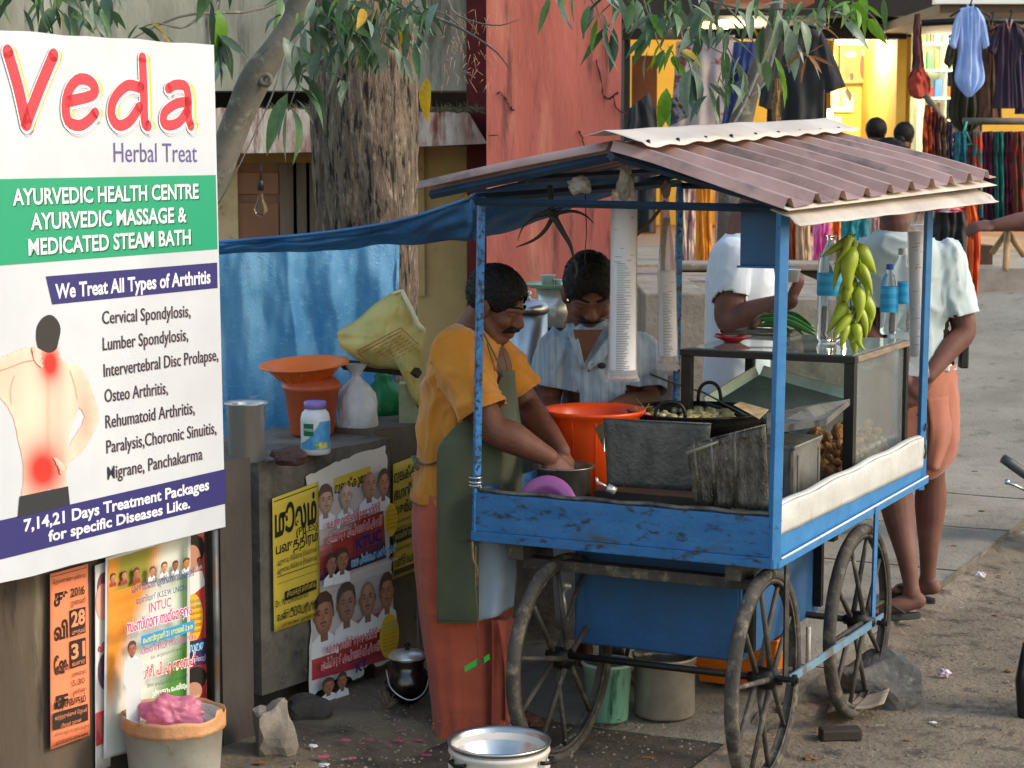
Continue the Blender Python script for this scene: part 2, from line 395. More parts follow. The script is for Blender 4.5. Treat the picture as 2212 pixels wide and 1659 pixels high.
# broken front of the pavement, where gravel has washed over it
fr = MB(); fr.grid(lambda a, b: toW(lerp(-6, .30, a)+.05*noise.noise(Vector((b*9, 1, 1)))*(a > .98), lerp(-7, -.43, b), -.006+dz(a*6.3, b*6.6)-.064*sstep(-.95, -.6, lerp(-6, .30, a))*1.0), 90, 90)
tag(fr.build('dirt_footpath', mat('footpath_dirt', '#82745f', '#5c5143', sc=2.2, rough=.95, bump=1.1, bs=50, spots=('#332d27', 5, .5, .7), spots2=('#978a77', 34, .62, .75))), kind='structure')
kb = MB()
for a in range(1):
    kb.grid(lambda u, v: toW(.262+u*.014, lerp(-.1, 5.30, v)+0, lerp(-.004, -.07, u)+.004*noise.noise(Vector((u, v*40, 0)))), 3, 80)
tag(kb.build('kerb', mat('kerb_concrete', '#6f685c', '#4f493f', sc=6, rough=.95, bump=.8, spots=('#3f3a32', 14, .5, .7))), kind='structure')
fc = MB(); fc.grid(lambda a, b: toW(lerp(-30, .262, a), lerp(5.304, 60, b**1.5), -.004+.80*(.4*sstep(5.3, 12.6, lerp(5.304, 60, b**1.5))+.6*min(1, max(0, (lerp(5.304, 60, b**1.5)-5.4)/6.6)))), 30, 160)
tag(fc.build('forecourt', PAVE), kind='structure')
# pebbles and grit on the road: nobody could count them
gr = MB()
for i in range(5200):
    x = random.uniform(.28, 2.6) if i % 3 else random.uniform(-1.6, .3); y = random.uniform(-2.2, 3.6) if i % 3 else random.uniform(-2.2, -.45)
    p = toW(x, y, 0); p.z = (-.052 if x > .28 else -.008)+dz(x, y); r = random.uniform(.002, .007)*(2.0 if random.random() < .03 else 1)
    a = random.random()*3; vs = [p+Vector((r*math.cos(a+k*1.57)*random.uniform(.7, 1.3), r*math.sin(a+k*1.57)*random.uniform(.7, 1.3), 0)) for k in range(4)]+[p+Vector((0, 0, r*random.uniform(.6, 1)))]
    gr.add(vs, [(0, 1, 4), (1, 2, 4), (2, 3, 4), (3, 0, 4)])
tag(gr.build('gravel', mat('gravel_stone', '#8d8173', '#5c5349', sc=30, rough=.9)), 'fine grit and pebbles strewn over the dirt road', kind='stuff')

# ---------------------------------------------------------------- old building behind
BY = 12.0
STAIN = mat('stained_plaster', '#cbc5b2', '#97927f', sc=2.2, rough=.92, bump=.5, bs=25, st=(1.6, 1.6, .45), spots=('#2f2f2a', 3.2, .52, .68, (2.2, 2.2, .3)), spots2=('#84885f', 5, .62, .75, (1, 1, .5)), lo=.3, hi=.7)
YELW = mat('ochre_plaster', '#c8ab74', '#ab9262', sc=2, rough=.9, bump=.3, spots=('#5a4c34', 16, .66, .76))
REDW = mat('salmon_red_wall', '#c66f60', '#ac574c', sc=1.6, rough=.88, bump=.35, bs=30, st=(1.5, 1.5, .35), spots=('#5a3733', 5.0, .53, .72, (3, 3, .35)), spots2=('#d98a72', 3, .55, .75, (2, 2, .3)), lo=.3, hi=.7)
REDD = mat('dark_red_pilaster', '#74292a', '#54201f', sc=3, rough=.85, bump=.4, spots=('#2c1a18', 7, .55, .7, (1, 1, .3)))
SHADE = mat('peeling_sunshade', '#c7beb2', '#8e6a60', sc=6, rough=.92, bump=.6, bs=30, st=(2, 2, .5), spots=('#7c3a35', 7, .52, .66, (2, 2, .4)), spots2=('#3d3a33', 9, .6, .7, (2, 2, .3)))
DARKM = mat('recess_shade_black', '#0c0b0b', rough=.95)  # near-black, so the shade of the gap is put into the colour
bld = thing('old_building', 'old plastered building with stained grey upper wall, faded sunshade and salmon red pier', 'building', W(900, 700, BY))
bld.location.z = 0; MW[bld.name] = Matrix.Translation(Vector((W(900, 700, BY).x, BY, 0)))
def fbox(px0, py0, px1, py1, Y, dy, name, m, par, bevel=0, **k):   # a block whose front face shows between two photo points
    a = W(px0, py1, Y); b = W(px1, py0, Y); q = MB(); q.box((a.x, Y, a.z), (b.x, Y+dy, b.z)); return q.build(name, m, par, bevel=bevel, **k)
def rough_wall(px0, py0, px1, py1, Y, dy, name, m, par, amp=.012):
    a = W(px0, py1, Y); b = W(px1, py0, Y); q = MB()
    q.grid(lambda u, v: Vector((lerp(a.x, b.x, u), Y+amp*noise.noise(Vector((u*5, v*5, px0))), lerp(a.z, b.z, v))), 24, 24)
    q.box((a.x, Y+amp, a.z), (b.x, Y+dy, b.z)); return q.build(name, m, par)
rough_wall(-300, -500, 1012, 196, BY-.02, .3, 'upper_wall', STAIN, bld)
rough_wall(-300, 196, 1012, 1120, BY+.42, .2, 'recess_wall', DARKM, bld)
fbox(-300, 316, 1012, 1120, BY+.12, .25, 'lower_wall', YELW, bld)
# the sunshade: a thick slab with sloping ragged top, in two stretches either side of the tree
for (x0, x1, t0, t1, b0, b1) in ((380, 700, 232, 236, 334, 328), (700, 1052, 240, 243, 326, 310)):
    a, b = W(x0, b0, BY-.45), W(x1, b1, BY-.45); ta, tb = W(x0, t0, BY-.45), W(x1-40, t1, BY-.45); m = MB(); N_ = 26
    for k in range(N_):
        u0, u1 = k/N_, (k+1)/N_
        q = lambda u, lo, hi, y, top=0: Vector((lerp(lo.x, hi.x, u), y, lerp(lo.z, hi.z, u)+top*.014*noise.noise(Vector((u*18, x0, 0)))))
        m.hexa([q(u0, a, b, BY-.45), q(u1, a, b, BY-.45), q(u1, a, b, BY+.12), q(u0, a, b, BY+.12)],
               [q(u0, ta, tb, BY-.45, 1), q(u1, ta, tb, BY-.45, 1), q(u1, ta, tb, BY+.12), q(u0, ta, tb, BY+.12)])
    m.build('sunshade', SHADE, bld)
moss = MB()
for i in range(900):
    px = random.choice([random.uniform(520, 700), random.uniform(900, 1045)]); p = W(px, 240, BY-.45+random.uniform(-.01, .25)); p.z += random.uniform(-.01, .02)
    d = Vector((random.gauss(0, .03), random.gauss(0, .02), random.gauss(.005, .02))); w = Vector((.003, 0, .002))
    moss.add([p-w, p+w, p+d], [(0, 1, 2)])
moss.build('dry_moss', mat('dry_moss', '#7b7358', '#4c4a38', sc=20, rough=.95), bld)['kind'] = 'stuff'
rough_wall(1052, -500, 1346, 1100, BY-.72, .7, 'red_pier', REDW, bld, .006)
fbox(1010, -500, 1053, 1100, BY-.1, .3, 'pilaster', REDD, bld)
fbox(905, 316, 916, 640, BY+.09, .05, 'plaster_joint', YELW, bld)
for pts in ([(1288, 130), (1300, 175), (1303, 205), (1318, 212), (1336, 200), (1362, 208), (1375, 235), (1392, 248)], [(1075, 198), (1090, 210), (1098, 226), (1112, 238)], [(1250, 280), (1262, 320), (1256, 360)]):
    q = MB(); c_ = catmull([W(x-(38 if x > 1345 else 0), y, BY-.727) for x, y in pts], 26); q.tube([p+Vector((random.gauss(0, .004), 0, random.gauss(0, .004))) for p in c_], [random.uniform(.0015, .006) for _ in c_], 4); q.build('wall_crack', mat('crack_dark', '#3a2220', rough=.95), bld)
# doorway, left of the tree: cream frame, brown door leaf, planks
door = fbox(497, 352, 612, 1100, BY+.06, .04, 'door', mat('brown_door', '#7d5238', '#6a4530', sc=3, rough=.5, st=(1, 1, .3)), bld)
for (a, b_, c, d) in ((508, 372, 602, 420), (508, 438, 602, 536), (508, 556, 602, 700)):
    fbox(a, b_, c, d, BY+.045, .02, 'door_panel', mat('door_panel_wood', '#8a5a3c', '#6d452f', sc=3, rough=.45, st=(1, 1, .3)), bld, bevel=.004)
fbox(480, 352, 512, 1100, BY+.02, .05, 'door_frame', mat('cream_paint', '#c2ab84', '#a8916c', sc=5, rough=.7, spots=('#6b5a44', 20, .64, .72)), bld)
for (a, c) in ((613, 640), (642, 668), (670, 695)):
    fbox(a, 352, c, 1100, BY+.035, .03, 'door_board', mat('grey_boards', '#6b5d50', '#51463d', sc=4, rough=.8, st=(3, 3, .3)), bld)
# horizontal thin crack wire and nail
fb = MB(); a = W(1057, 293, BY-.73); fb.tube([a, a+Vector((.05, -.05, .003))], .003, 6); fb.build('nail', IRON, bld)
# a hanging glass bulb
bulb = thing('light_bulb', 'clear glass bulb hanging unlit in front of the brown door', 'light bulb', W(565, 400, 11.2))
c0 = W(564, 352, 11.2); m = MB(); m.tube([c0, W(563, 388, 11.2)], .004, 6); m.build('cord', IRON, bulb)
k = MB(); k.lathe(W(563, 410, 11.2), [(.0, .055), (.016, .055), (.02, .04), (.018, .0), (.014, -.005)], 16); k.build('socket', BLACKP, bulb)
gl = MB(); gl.lathe(W(563, 418, 11.2), [(.013, .0), (.014, -.02), (.022, -.045), (.034, -.07), (.038, -.09), (.03, -.115), (.014, -.125), (0, -.127)], 24)
gl.build('glass', mat('clear_glass', '#ffffff', rough=.02, trans=1, ior=1.2), bulb)

# ---------------------------------------------------------------- low roadside wall with posters
def plane_dir(deg): a = math.radians(deg); return Vector((math.sin(a), math.cos(a), 0))
WU = plane_dir(34); WN = Vector((WU.y, -WU.x, 0))                # right along the wall, and its outward side
PA = W(445, 1300, 6.05); PA.z = 0
def wp(px, py, off=0, P=PA): return hit(px, py, P+WN*off, WN)
def wall_block(name, P, s0, s1, z0, z1, th, m, par, amp=.006, off=0):
    q = MB(); nu = max(6, int((s1-s0)*26)); nv = max(5, int((z1-z0)*26))
    def fn(u, v):
        s_, z = lerp(s0, s1, u), lerp(z0, z1, v); e = 1 if 0 < u < 1 and 0 < v < 1 else 0
        return P+WU*s_+Vector((0, 0, z))+WN*(off+amp*noise.noise(Vector((s_*6, z*6, 2)))*e)
    q.grid(fn, nu, nv)
    F = lambda s_, z, d: P+WU*s_+Vector((0, 0, z+(.008*noise.noise(Vector((s_*5, d*9, z))) if z == z1 else 0)))+WN*(off-d)
    q.grid(lambda u, v: F(lerp(s0, s1, u), z1, lerp(0, th, v)), nu, 8)
    q.grid(lambda u, v: F(s0, lerp(z0, z1, u), lerp(0, th, v)), 6, 4); q.grid(lambda u, v: F(s1, lerp(z0, z1, u), lerp(0, th, v)), 6, 4)
    q.grid(lambda u, v: F(lerp(s0, s1, u), z0, lerp(0, th, v)), 6, 4); q.grid(lambda u, v: F(lerp(s0, s1, u), lerp(z0, z1, v), th), 6, 4)
    return q.build(name, m, par)
lw = thing('roadside_wall', 'dark grimy concrete wall under the white clinic board', 'wall', PA)
wall_block('wall_face', PA, -1.1, .0, -.1, 1.25, .25, mat('grimy_wall', '#5d5144', '#443930', sc=3, rough=.9, bump=.5, st=(1.5, 1.5, .4), spots=('#7b7a62', 3, .56, .74, (3, 3, .4)), spots2=('#1f1a17', 6, .55, .7)), lw)
pil = thing('concrete_post', 'dark sooty concrete post beside the blue tarpaulin and poster block', 'post', W(515, 1625, 6.12))
P2 = W(484, 1640, 6.10); P2.z = 0
wall_block('shaft', P2, 0, .145, -.12, .90, .16, CONC_DK, pil, .004)
PB = W(575, 1525, 6.46); PB.z = 0
def bp(px, py, off=0): return hit(px, py, PB+WN*off, WN)
blk = thing('concrete_block', 'squat grimy concrete block covered in torn posters', 'block', PB)
wall_block('slab', PB, -.02, .685, .065, .845, .5, CONC, blk, .003)
wall_block('side_ledge', PB, -.5, -.02, -.05, .835, .5, CONC_DK, blk, .004, off=-.10)
wall_block('plinth', PB, .02, .66, -.05, .068, .4, CONC_DK, blk, .01, off=-.10)
PC = W(852, 1300, 7.16); PC.z = 0
def cp(px, py): return hit(px, py, PC, WN)
w2 = thing('back_wall', 'low concrete wall with yellow poster, running behind the vendor in orange', 'wall', PC)
wall_block('wall_face', PC, -.12, 2.2, -.05, .865, .35, mat('umber_wall', '#655a4c', '#4a4036', sc=3, rough=.9, bump=.5, spots=('#7a6f60', 8, .6, .75), spots2=('#241d19', 5, .55, .7)), w2)
# rubble
def rock(name, label, c, r, m, seed=0, M=None, sub=3, cat='rock'):
    bm = bmesh.new(); bmesh.ops.create_icosphere(bm, subdivisions=sub, radius=1)
    for v in bm.verts:
        d = 1+.35*noise.noise(v.co*1.2+Vector((seed, 0, 0)))+.1*noise.noise(v.co*4+Vector((seed, 5, 0)))
        q = v.co.copy()
        for ax in ((1, .3, .2), (-.5, .8, .1), (.2, -.7, .6), (-.3, -.2, .9), (.1, .5, -.9), (-.9, -.3, .1)):
            a = Vector(ax).normalized(); t = q.dot(a)
            if t > .72: q -= a*(t-.72)*.9
        v.co = Vector((q.x*r[0], q.y*r[1], q.z*r[2]))*d
    me = bpy.data.meshes.new(name); bm.to_mesh(me); bm.free(); me.materials.append(m)
    o = link(bpy.data.objects.new(name, me)); o.location = c
    if M: o.rotation_euler = M
    return tag(o, label, cat) if label else o
ROCK = mat('grey_rock', '#6d6a66', '#494744', sc=5, rough=.85, bump=.8, bs=30, spots=('#8f8a82', 12, .6, .72))
rock('rubble_stone', 'pale broken concrete lump leaning at the foot of the poster block', Gz(592, 1625)+Vector((0, .02, .06)), (.075, .07, .11), CONC_LT, 3, cat='stone')
rock('rubble_stone', 'small dark stone tucked under the left end of the poster block', Gz(655, 1560)+Vector((0, .1, .02)), (.09, .06, .05), CONC_DK, 9, cat='stone')
# galvanised pipe
pp = MB(); a = W(462, 1145, 6.0); b = W(466, 1600, 6.0); pp.tube([a, lerp(a, b, .5)+Vector((.003, 0, 0)), b, Vector((b.x, b.y, -.03))], .013, 14)
tag(pp.build('pipe', mat('galvanised_pipe', '#6b6e70', '#4a4c4e', sc=8, rough=.5, metal=.5, spots=('#6a4a35', 6, .55, .68, (1, 1, .7)))), 'upright grey pipe against the wall right of the union poster', 'pipe')

# ---------------------------------------------------------------- low walls behind the cart
TW = thing('planter_wall', 'pale concrete tree surround behind the cart', 'wall', W(1440, 1100, 10))
def wbox(px0, py0, px1, py1, Y, dy, m, name, par, ry=0): return fbox(px0, py0, px1, py1, Y, dy, name, m, par, bevel=.012)
wbox(1386, 632, 1528, 1150, 9.6, 2.2, CONC_LT, 'side_face', TW)
bs = MB(); a, b = W(1528, 640, 9.6), W(1950, 596, 11.8); bs.box((a.x, 9.65, 0), (W(1868, 640, 9.65).x, 11.9, W(1700, 640, 9.6).z-.02)); bs.build('bench_top', CONC_LT, TW)
dw = thing('boundary_wall', 'dark mossy low wall with pale coping in front of the garment shops', 'wall', W(1600, 850, 13.5))
wbox(1340, 584, 1905, 1000, 13.5, .3, mat('mossy_dark_wall', '#3d392c', '#28261e', sc=4, rough=.95, bump=.5, spots=('#5f5a3e', 9, .6, .72)), 'wall_face', dw)
wbox(1335, 570, 1910, 585, 13.42, .45, CONC_LT, 'coping', dw)
# ================================================================ the food cart
cart = thing('food_cart', 'blue painted street food cart on spoked wheels under a maroon corrugated roof', 'food cart', (CX, CY, 0), -CT)
WHITEBAND = mat('white_rexine', '#c6c5c3', '#b2b0ac', sc=4, rough=.5, bump=.2, spots=('#7b7468', 9, .58, .74, (4, 4, .5)), spots2=('#5f594e', 60, .66, .73))
YF, YB = -.875, .86; Z0, Z1 = .64, .80
def lb(name, a, b, m, bevel=.002, par=None, **k):
    q = MB(); q.box(a, b); return q.build(name, m, par or cart, local=True, bevel=bevel, **k)
lb('tray_floor', (-.49, YF+.01, .675), (.49, YB-.01, .69), mat('tray_tin', '#4a4038', '#2e2723', sc=8, rough=.6, metal=.4, bump=.3))
# front panel: worn blue board with a lower lip and rolled top edge
f = MB(); 
f.grid(lambda u, v: Vector((lerp(-.497, .497, u), YF-.003+.003*noise.noise(Vector((u*6, v*3, 1))), lerp(.672, .792, v))), 40, 8)
f.box((-.497, YF+.004, .672), (.497, YF+.022, .792)); fp = f.build('front_panel', BLUE, cart, local=True)
lb('bottom_lip', (-.50, YF-.012, .640), (.50, YF+.02, .671), BLUE)
t = MB(); t.tube([(-.5+i*.05, YF+.008, .799+.003*math.sin(i*1.7)) for i in range(21)], .0075, 8); t.build('top_edge', mat('worn_edge', '#3b3a38', '#6b6862', sc=20, rough=.5, metal=.5), cart, local=True)
lb('back_panel', (-.50, YB-.02, .64), (.50, YB, .80), BLUE); lb('side_panel', (-.50, YF+.025, .64), (-.482, YB-.022, .80), BLUE)
# right side: white band, blue strip, ledge
b = MB()
b.grid(lambda u, v: Vector((.503+.003*noise.noise(Vector((u*14, v*2, 4)))+.003*math.sin(v*3), lerp(YF+.02, YB-.05, u), lerp(.735-.03*u, .82+.003*math.sin(u*23), v))), 70, 8)
b.grid(lambda u, v: Vector((lerp(.5, .472, v), lerp(YF+.02, YB-.05, u), .82+.003*math.sin(u*23)+.006*math.sin(v*3.1))), 70, 4)
b.build('white_band', WHITEBAND, cart, local=True, solid=.003)
lb('side_strip', (.484, YF+.025, .664), (.498, YB-.022, .76), BLUE_SUNLIT)
lb('side_lip', (.48, YF, .640), (.512, YB-.01, .662), BLUE_SUNLIT)
e = MB(); e.tube([(.513, YF+.02, .668), (.513, YB-.03, .668)], .004, 6); e.build('lip_wire', WHITE, cart, local=True)
# posts
def post(x, y, z0, z1, r=.0165, m=BLUE_POLE, dx=0, dy=0):
    q = MB(); n = 12; q.tube([(x+dx*i/n, y+dy*i/n, lerp(z0, z1, i/n)) for i in range(n+1)], r, 4, smooth=False); o = q.build('post', m, cart, local=True, bevel=.002); return o
post(-.492, -.868, .64, 1.72, .0155, dx=.012, dy=.02); post(.494, -.868, .64, 1.70, .021, BLUE_SUNLIT, dx=.012)
post(.492, .80, .62, 1.70, .0175, BLUE_SUNLIT, dx=.01); post(-.492, .84, .62, 1.74, .016, dx=.01)
w = MB()
for z in (.815, .825, .84): w.lathe((-.492, -.868, z), [(.02, -.003), (.023, 0), (.02, .003)], 14)
w.tube([(-.475, -.885, .822), (-.462, -.89, .815), (-.465, -.885, .80)], .002, 5); w.build('tie_wire', ALU, cart, local=True)
s = MB(); s.tube([(.475, .80, .90), (.5, .815, .88), (.515, .79, .86), (.50, .80, .83), (.515, .785, .77), (.51, .79, .74)], .004, 6); s.build('tie_string', mat('green_string', '#22463c'), cart, local=True)
# lower storage box
lb('storage_box', (-.27, -.60, .272), (.30, .20, .638), BLUE_CLEAN, .004)
h = MB(); h.box((-.262, -.606, .278), (.292, -.601, .632)); h.build('box_door', BLUE_CLEAN, cart, local=True, bevel=.002)
h = MB(); p = L(1226, 1270, y=-.615); q_ = L(1232, 1330, y=-.615); h.tube([p, p+Vector((.0, -.03, -.01)), q_+Vector((0, -.03, 0)), q_], .005, 8); h.tube([p+Vector((-.02, 0, .01)), p+Vector((.02, -.01, .01))], .012, 8); h.build('latch', STEEL, cart, local=True)
for xx in (-.36, .36): lb('chassis_beam', (xx-.025, -.95+.1, .585), (xx+.025, .8, .637), SPOKE)
lb('cross_beam', (-.36, -.80, .55), (.40, -.75, .584), SPOKE); lb('cross_beam', (-.36, .04, .55), (.40, .09, .584), SPOKE)
lb('corner_strut', (.305, -.585, .30), (.335, -.555, .637), IRON); lb('corner_strut', (.303, .13, .30), (.33, .16, .637), IRON)
# wheels
def wheel(x, y, z, R, rot, lean=0, yaw=0):
    M = Matrix.Translation(Vector((x, y, z))) @ Matrix.Rotation(yaw, 4, 'Z') @ Matrix.Rotation(lean, 4, 'Y') @ Matrix.Rotation(math.pi/2, 4, 'Y')
    r = MB(); prof = [(R-.032, -.012), (R-.030, -.017), (R-.014, -.021), (R-.004, -.014), (R, 0), (R-.004, .014), (R-.014, .021), (R-.030, .017), (R-.032, .012), (R-.032, -.012)]
    seg = 72; vs = []; 
    for k in range(seg):
        a = 2*math.pi*k/seg; wob = 1+.004*noise.noise(Vector((math.cos(a)*5, math.sin(a)*5, x*9)))
        vs += [M @ Vector((pr*wob*math.cos(a), pr*wob*math.sin(a), pz)) for pr, pz in prof[:-1]]
    n = len(prof)-1; r.add(vs, [(k*n+i, ((k+1) % seg)*n+i, ((k+1) % seg)*n+(i+1) % n, k*n+(i+1) % n) for k in range(seg) for i in range(n)], True)
    tyre = r.build('tyre', RUBBER, cart, local=True)
    ri = MB(); r2 = [(R-.048, -.013), (R-.033, -.0125), (R-.033, .0125), (R-.048, .013), (R-.042, .010), (R-.042, -.010)]; vs = []
    for k in range(seg):
        a = 2*math.pi*k/seg; vs += [M @ Vector((pr*math.cos(a), pr*math.sin(a), pz)) for pr, pz in r2]
    n = 6; ri.add(vs, [(k*n+i, ((k+1) % seg)*n+i, ((k+1) % seg)*n+(i+1) % n, k*n+(i+1) % n) for k in range(seg) for i in range(n)], True)
    ri.build('rim', SPOKE, tyre, local=True)
    hb = MB(); hb.lathe(Vector((0, 0, 0)), [(.0, -.05), (.016, -.05), (.018, -.035), (.034, -.03), (.034, .03), (.018, .035), (.016, .055), (.0, .055)], 16)
    hb.v = [M @ v for v in hb.v]; hb.build('hub', IRON, tyre, local=True)
    for k in range(10):
        a = rot+2*math.pi*k/10; off = .02 if k % 2 else -.02; s_ = MB()
        s_.tube([M @ Vector((.03*math.cos(a), .03*math.sin(a), off)), M @ Vector(((R-.04)*math.cos(a), (R-.04)*math.sin(a), 0))], [.0095, .0075], 8)
        s_.build('spoke', SPOKE, tyre, local=True)
wheel(.447, -.80, .287, .333, .18, yaw=.03)
wheel(.483, .065, .283, .328, .35, yaw=-.02)
wheel(-.242, -.76, .262, .335, .1, yaw=-.06)
wheel(-.29, .065, .30, .328, .5)
ax = MB(); ax.tube([(-.29, -.77, .275), (.50, -.80, .287)], .011, 10); ax.tube([(-.30, .065, .29), (.53, .065, .283)], .011, 10); ax.build('axle', IRON, cart, local=True)
a, b_ = L(1703, 1468, x=.52), L(1905, 1332, x=.53); q = MB(); d = (b_-a).normalized(); up = d.cross(Vector((1, 0, 0))).normalized()*-1
if up.z < 0: up = -up
q.hexa([a-up*.013+Vector((.0, 0, 0)), b_-up*.013, b_-up*.013+Vector((.006, 0, 0)), a-up*.013+Vector((.006, 0, 0))], [a+up*.013, b_+up*.013, b_+up*.013+Vector((.006, 0, 0)), a+up*.013+Vector((.006, 0, 0))])
q.build('brace_bar', mat('faded_blue_bar', '#6d8593', '#4f7896', sc=6, rough=.55, spots=('#5b564e', 14, .5, .62)), cart, local=True)
q = MB(); a = L(1893, 1095, x=.515); b_ = L(1885, 1345, x=.525); q.tube([a, b_], .009, 4, smooth=False); q.build('brace_bar', BLUE_SUNLIT, cart, local=True)
q = MB(); a = L(1700, 1215, x=.505); b_ = L(1696, 1470, x=.515); q.tube([a, b_], .009, 4, smooth=False); q.build('brace_bar', SPOKE, cart, local=True)
for p in (L(1703, 1468, x=.53), L(1898, 1345, x=.54)): q = MB(); q.tube([p+Vector((-.03, 0, 0)), p+Vector((.03, 0, 0))], .009, 6, smooth=False); q.tube([p+Vector((.012, 0, 0)), p+Vector((.024, 0, 0))], .018, 6, smooth=False); q.build('axle_nut', IRON, cart, local=True)

# roof -----------------------------------------------------------
MAROON = mat('maroon_roof_sheet', '#ab8c85', '#866962', sc=3, rough=.4, bump=.1, bs=30, spots=('#b5a9a2', 38, .68, .74), spots2=('#4e4842', 4, .52, .72), rv=.1)
CREAMSH = mat('cream_roof_sheet', '#c9bdb0', '#a69b8f', sc=3, rough=.5, spots=('#4c453d', 8, .6, .78, (1, 1, 3)), spots2=('#7d746a', 30, .66, .75))
CAPM = mat('ridge_cap_paint', '#cfc2b6', '#b9aa9e', sc=2.5, rough=.45, bump=.1, spots=('#a4968a', 12, .64, .8))
RN, RF = -1.0, 1.13                                          # near and far end of the roof, along the cart
def ridge_z(y): return lerp(1.868, 1.935, (y-RN)/(RF-RN))
def eave_z(y): return lerp(1.697, 1.765, (y-RN)/(RF-RN))
def eave_x(y): return lerp(.552, .668, (y-RN)/(RF-RN))
period = .218; NRIB = 10
def rib(yy):                                              # trapezoid rib profile: height above the pan
    t = (yy/period) % 1; 
    if t < .12: return t/.12
    if t < .25: return 1
    if t < .37: return (.37-t)/.12
    return 0
def roof_side(sx, name, m, solid=.0022, skew=.0):
    ys = []; y = RN
    while y < RF:
        for t in (0, .12, .25, .37, .6, .8): ys.append(y+t*period)
        y += period
    ys = [v for v in ys if v <= RF]+[RF]; nx = 9; q = MB(); vs = []
    for i in range(nx):
        a = i/(nx-1)
        for yy in ys:
            x = sx*lerp(.02, eave_x(yy), a); z = lerp(ridge_z(yy)-.008, eave_z(yy), a)+.004*math.sin(a*3.14)+.029*rib(yy-RN)+.006*noise.noise(Vector((yy*2, a*2, sx)))
            vs.append(Vector((x+skew*(yy-RN), yy, z)))
    k = len(ys); q.add(vs, [(i*k+j, i*k+j+1, (i+1)*k+j+1, (i+1)*k+j) for i in range(nx-1) for j in range(k-1)]); return q.build(name, m, cart, local=True, solid=solid)
roof_side(1, 'roof_sheet', MAROON, skew=-.0)
ls = MB()                                                 # the left sheet, seen from below and edge-on
ls.grid(lambda u, v: Vector((lerp(-.02, -.66, u), lerp(RN+.06, RF, v), lerp(ridge_z(lerp(RN, RF, v))-.006, 1.742+.03*v, u)+.004*math.sin(u*3.1)+.026*rib(lerp(RN, RF, v)-RN))), 10, 90)
ls.build('roof_sheet', MAROON, cart, local=True, solid=.003)
lb('roof_end_strip', (-.0, 0, 0), (0.001, .001, .001), MAROON) if False else None
c = MB()                                                  # ridge cap, dented
def cap(u, v):
    y = lerp(RN+.0, RF+.03, v); x = lerp(-.06, .135, u)+.012*noise.noise(Vector((y*4, 1, 1)))*(u > .8); k = abs(x-.0)
    return Vector((x, y, ridge_z(y)+.052-.30*k+.007*noise.noise(Vector((y*3, x*8, 3)))+(.004*math.sin(y*28.8) if u > .9 else 0)-(.006 if u > .95 else 0)))
c.grid(cap, 14, 60); c.build('ridge_cap', CAPM, cart, local=True, solid=.002)
for j in range(9):
    y = RN+.06+j*.235; s_ = MB(); s_.lathe((.115, y, ridge_z(y)+.016), [(.008, -.008), (.006, .006), (.0, .008)], 8); s_.build('roof_screw', IRON, cart, local=True)
# underlapping pale sheet / gutter along the right eave
gu = MB()
gu.grid(lambda u, v: Vector((eave_x(lerp(RN, RF, v))+lerp(-.06, .028, u), lerp(RN+.06, RF-.07, v), lerp(1.694, 1.722, v)-.034*u+.004*noise.noise(Vector((v*12, u*2, 0)))-(.0 if u < .8 else .012))), 7, 60)
gu.build('eave_trim', CREAMSH, cart, local=True, solid=.003)
gs = MB(); gs.grid(lambda u, v: Vector((lerp(.40, eave_x(lerp(RN, RF, v))+.004, u), lerp(RN+.03, RF, v), lerp(eave_z(lerp(RN, RF, v))+.055, lerp(1.692, 1.735, v), u))), 4, 40)
gs.build('under_sheet', CREAMSH, cart, local=True, solid=.002)
# frame under the roof
DKB = mat('dark_blue_steel', '#1c3a55', '#16293c', sc=9, rough=.6, spots=('#2d2a27', 20, .6, .7))
def bar(p, q_, r=.014, m=DKB, name='roof_beam'):
    b = MB(); b.tube([p, q_], r, 4, smooth=False); return b.build(name, m, cart, local=True)
bar((-.49, -.87, 1.715), (-.49, .86, 1.74)); bar((.50, -.87, 1.69), (.50, .86, 1.74), .016)
bar((-.62, -.92, 1.725), (-.02, -.92, 1.84)); bar((.02, -.92, 1.84), (.54, -.92, 1.70)); bar((-.49, -.87, 1.705), (.50, -.87, 1.695), .012)
bar((-.62, .80, 1.74), (-.02, .80, 1.88)); bar((.02, .80, 1.88), (.58, .80, 1.755)); bar((0, -.95, 1.845), (0, 1.0, 1.885), .016); bar((-.49, .84, 1.73), (.50, .84, 1.73), .012)
bar((-.3, -.9, 1.775), (-.3, .9, 1.80), .012)
# crumpled cloth and plastic stuffed under the roof
def crumple(name, c, r, m, par, seed, local=True, sub=3, amp=.5):
    bm = bmesh.new(); bmesh.ops.create_icosphere(bm, subdivisions=sub, radius=1)
    for v in bm.verts:
        d = 1+amp*noise.noise(v.co*1.7+Vector((seed, 0, 0)))+amp*.22*noise.noise(v.co*4.2+Vector((0, seed, 0))); v.co = Vector((v.co.x*r[0], v.co.y*r[1], v.co.z*r[2]))*d
    me = bpy.data.meshes.new(name); bm.to_mesh(me); bm.free(); me.materials.append(m)
    me.transform(Matrix.Translation(Vector(c)))
    if not local and par is not None: me.transform(mat_of(par).inverted())
    o = link(bpy.data.objects.new(name, me)); o.parent = par; return o
DIRTYPL = mat('dirty_polythene', '#b7ab9e', '#8c8074', sc=10, rough=.5, tl=.2)
o = crumple('rag_bundle', toW(*L(1250, 400, y=-.86)), (.038, .03, .026), DIRTYPL, None, 3); tag(o, 'crumpled dirty white plastic stuffed under the cart roof beam', 'plastic bag')
o = crumple('rag_bundle', toW(*L(1350, 398, y=-.84)), (.022, .02, .045), DIRTYPL, None, 8); tag(o, 'knotted plastic wad tied above the long tube of paper cups', 'plastic bag')
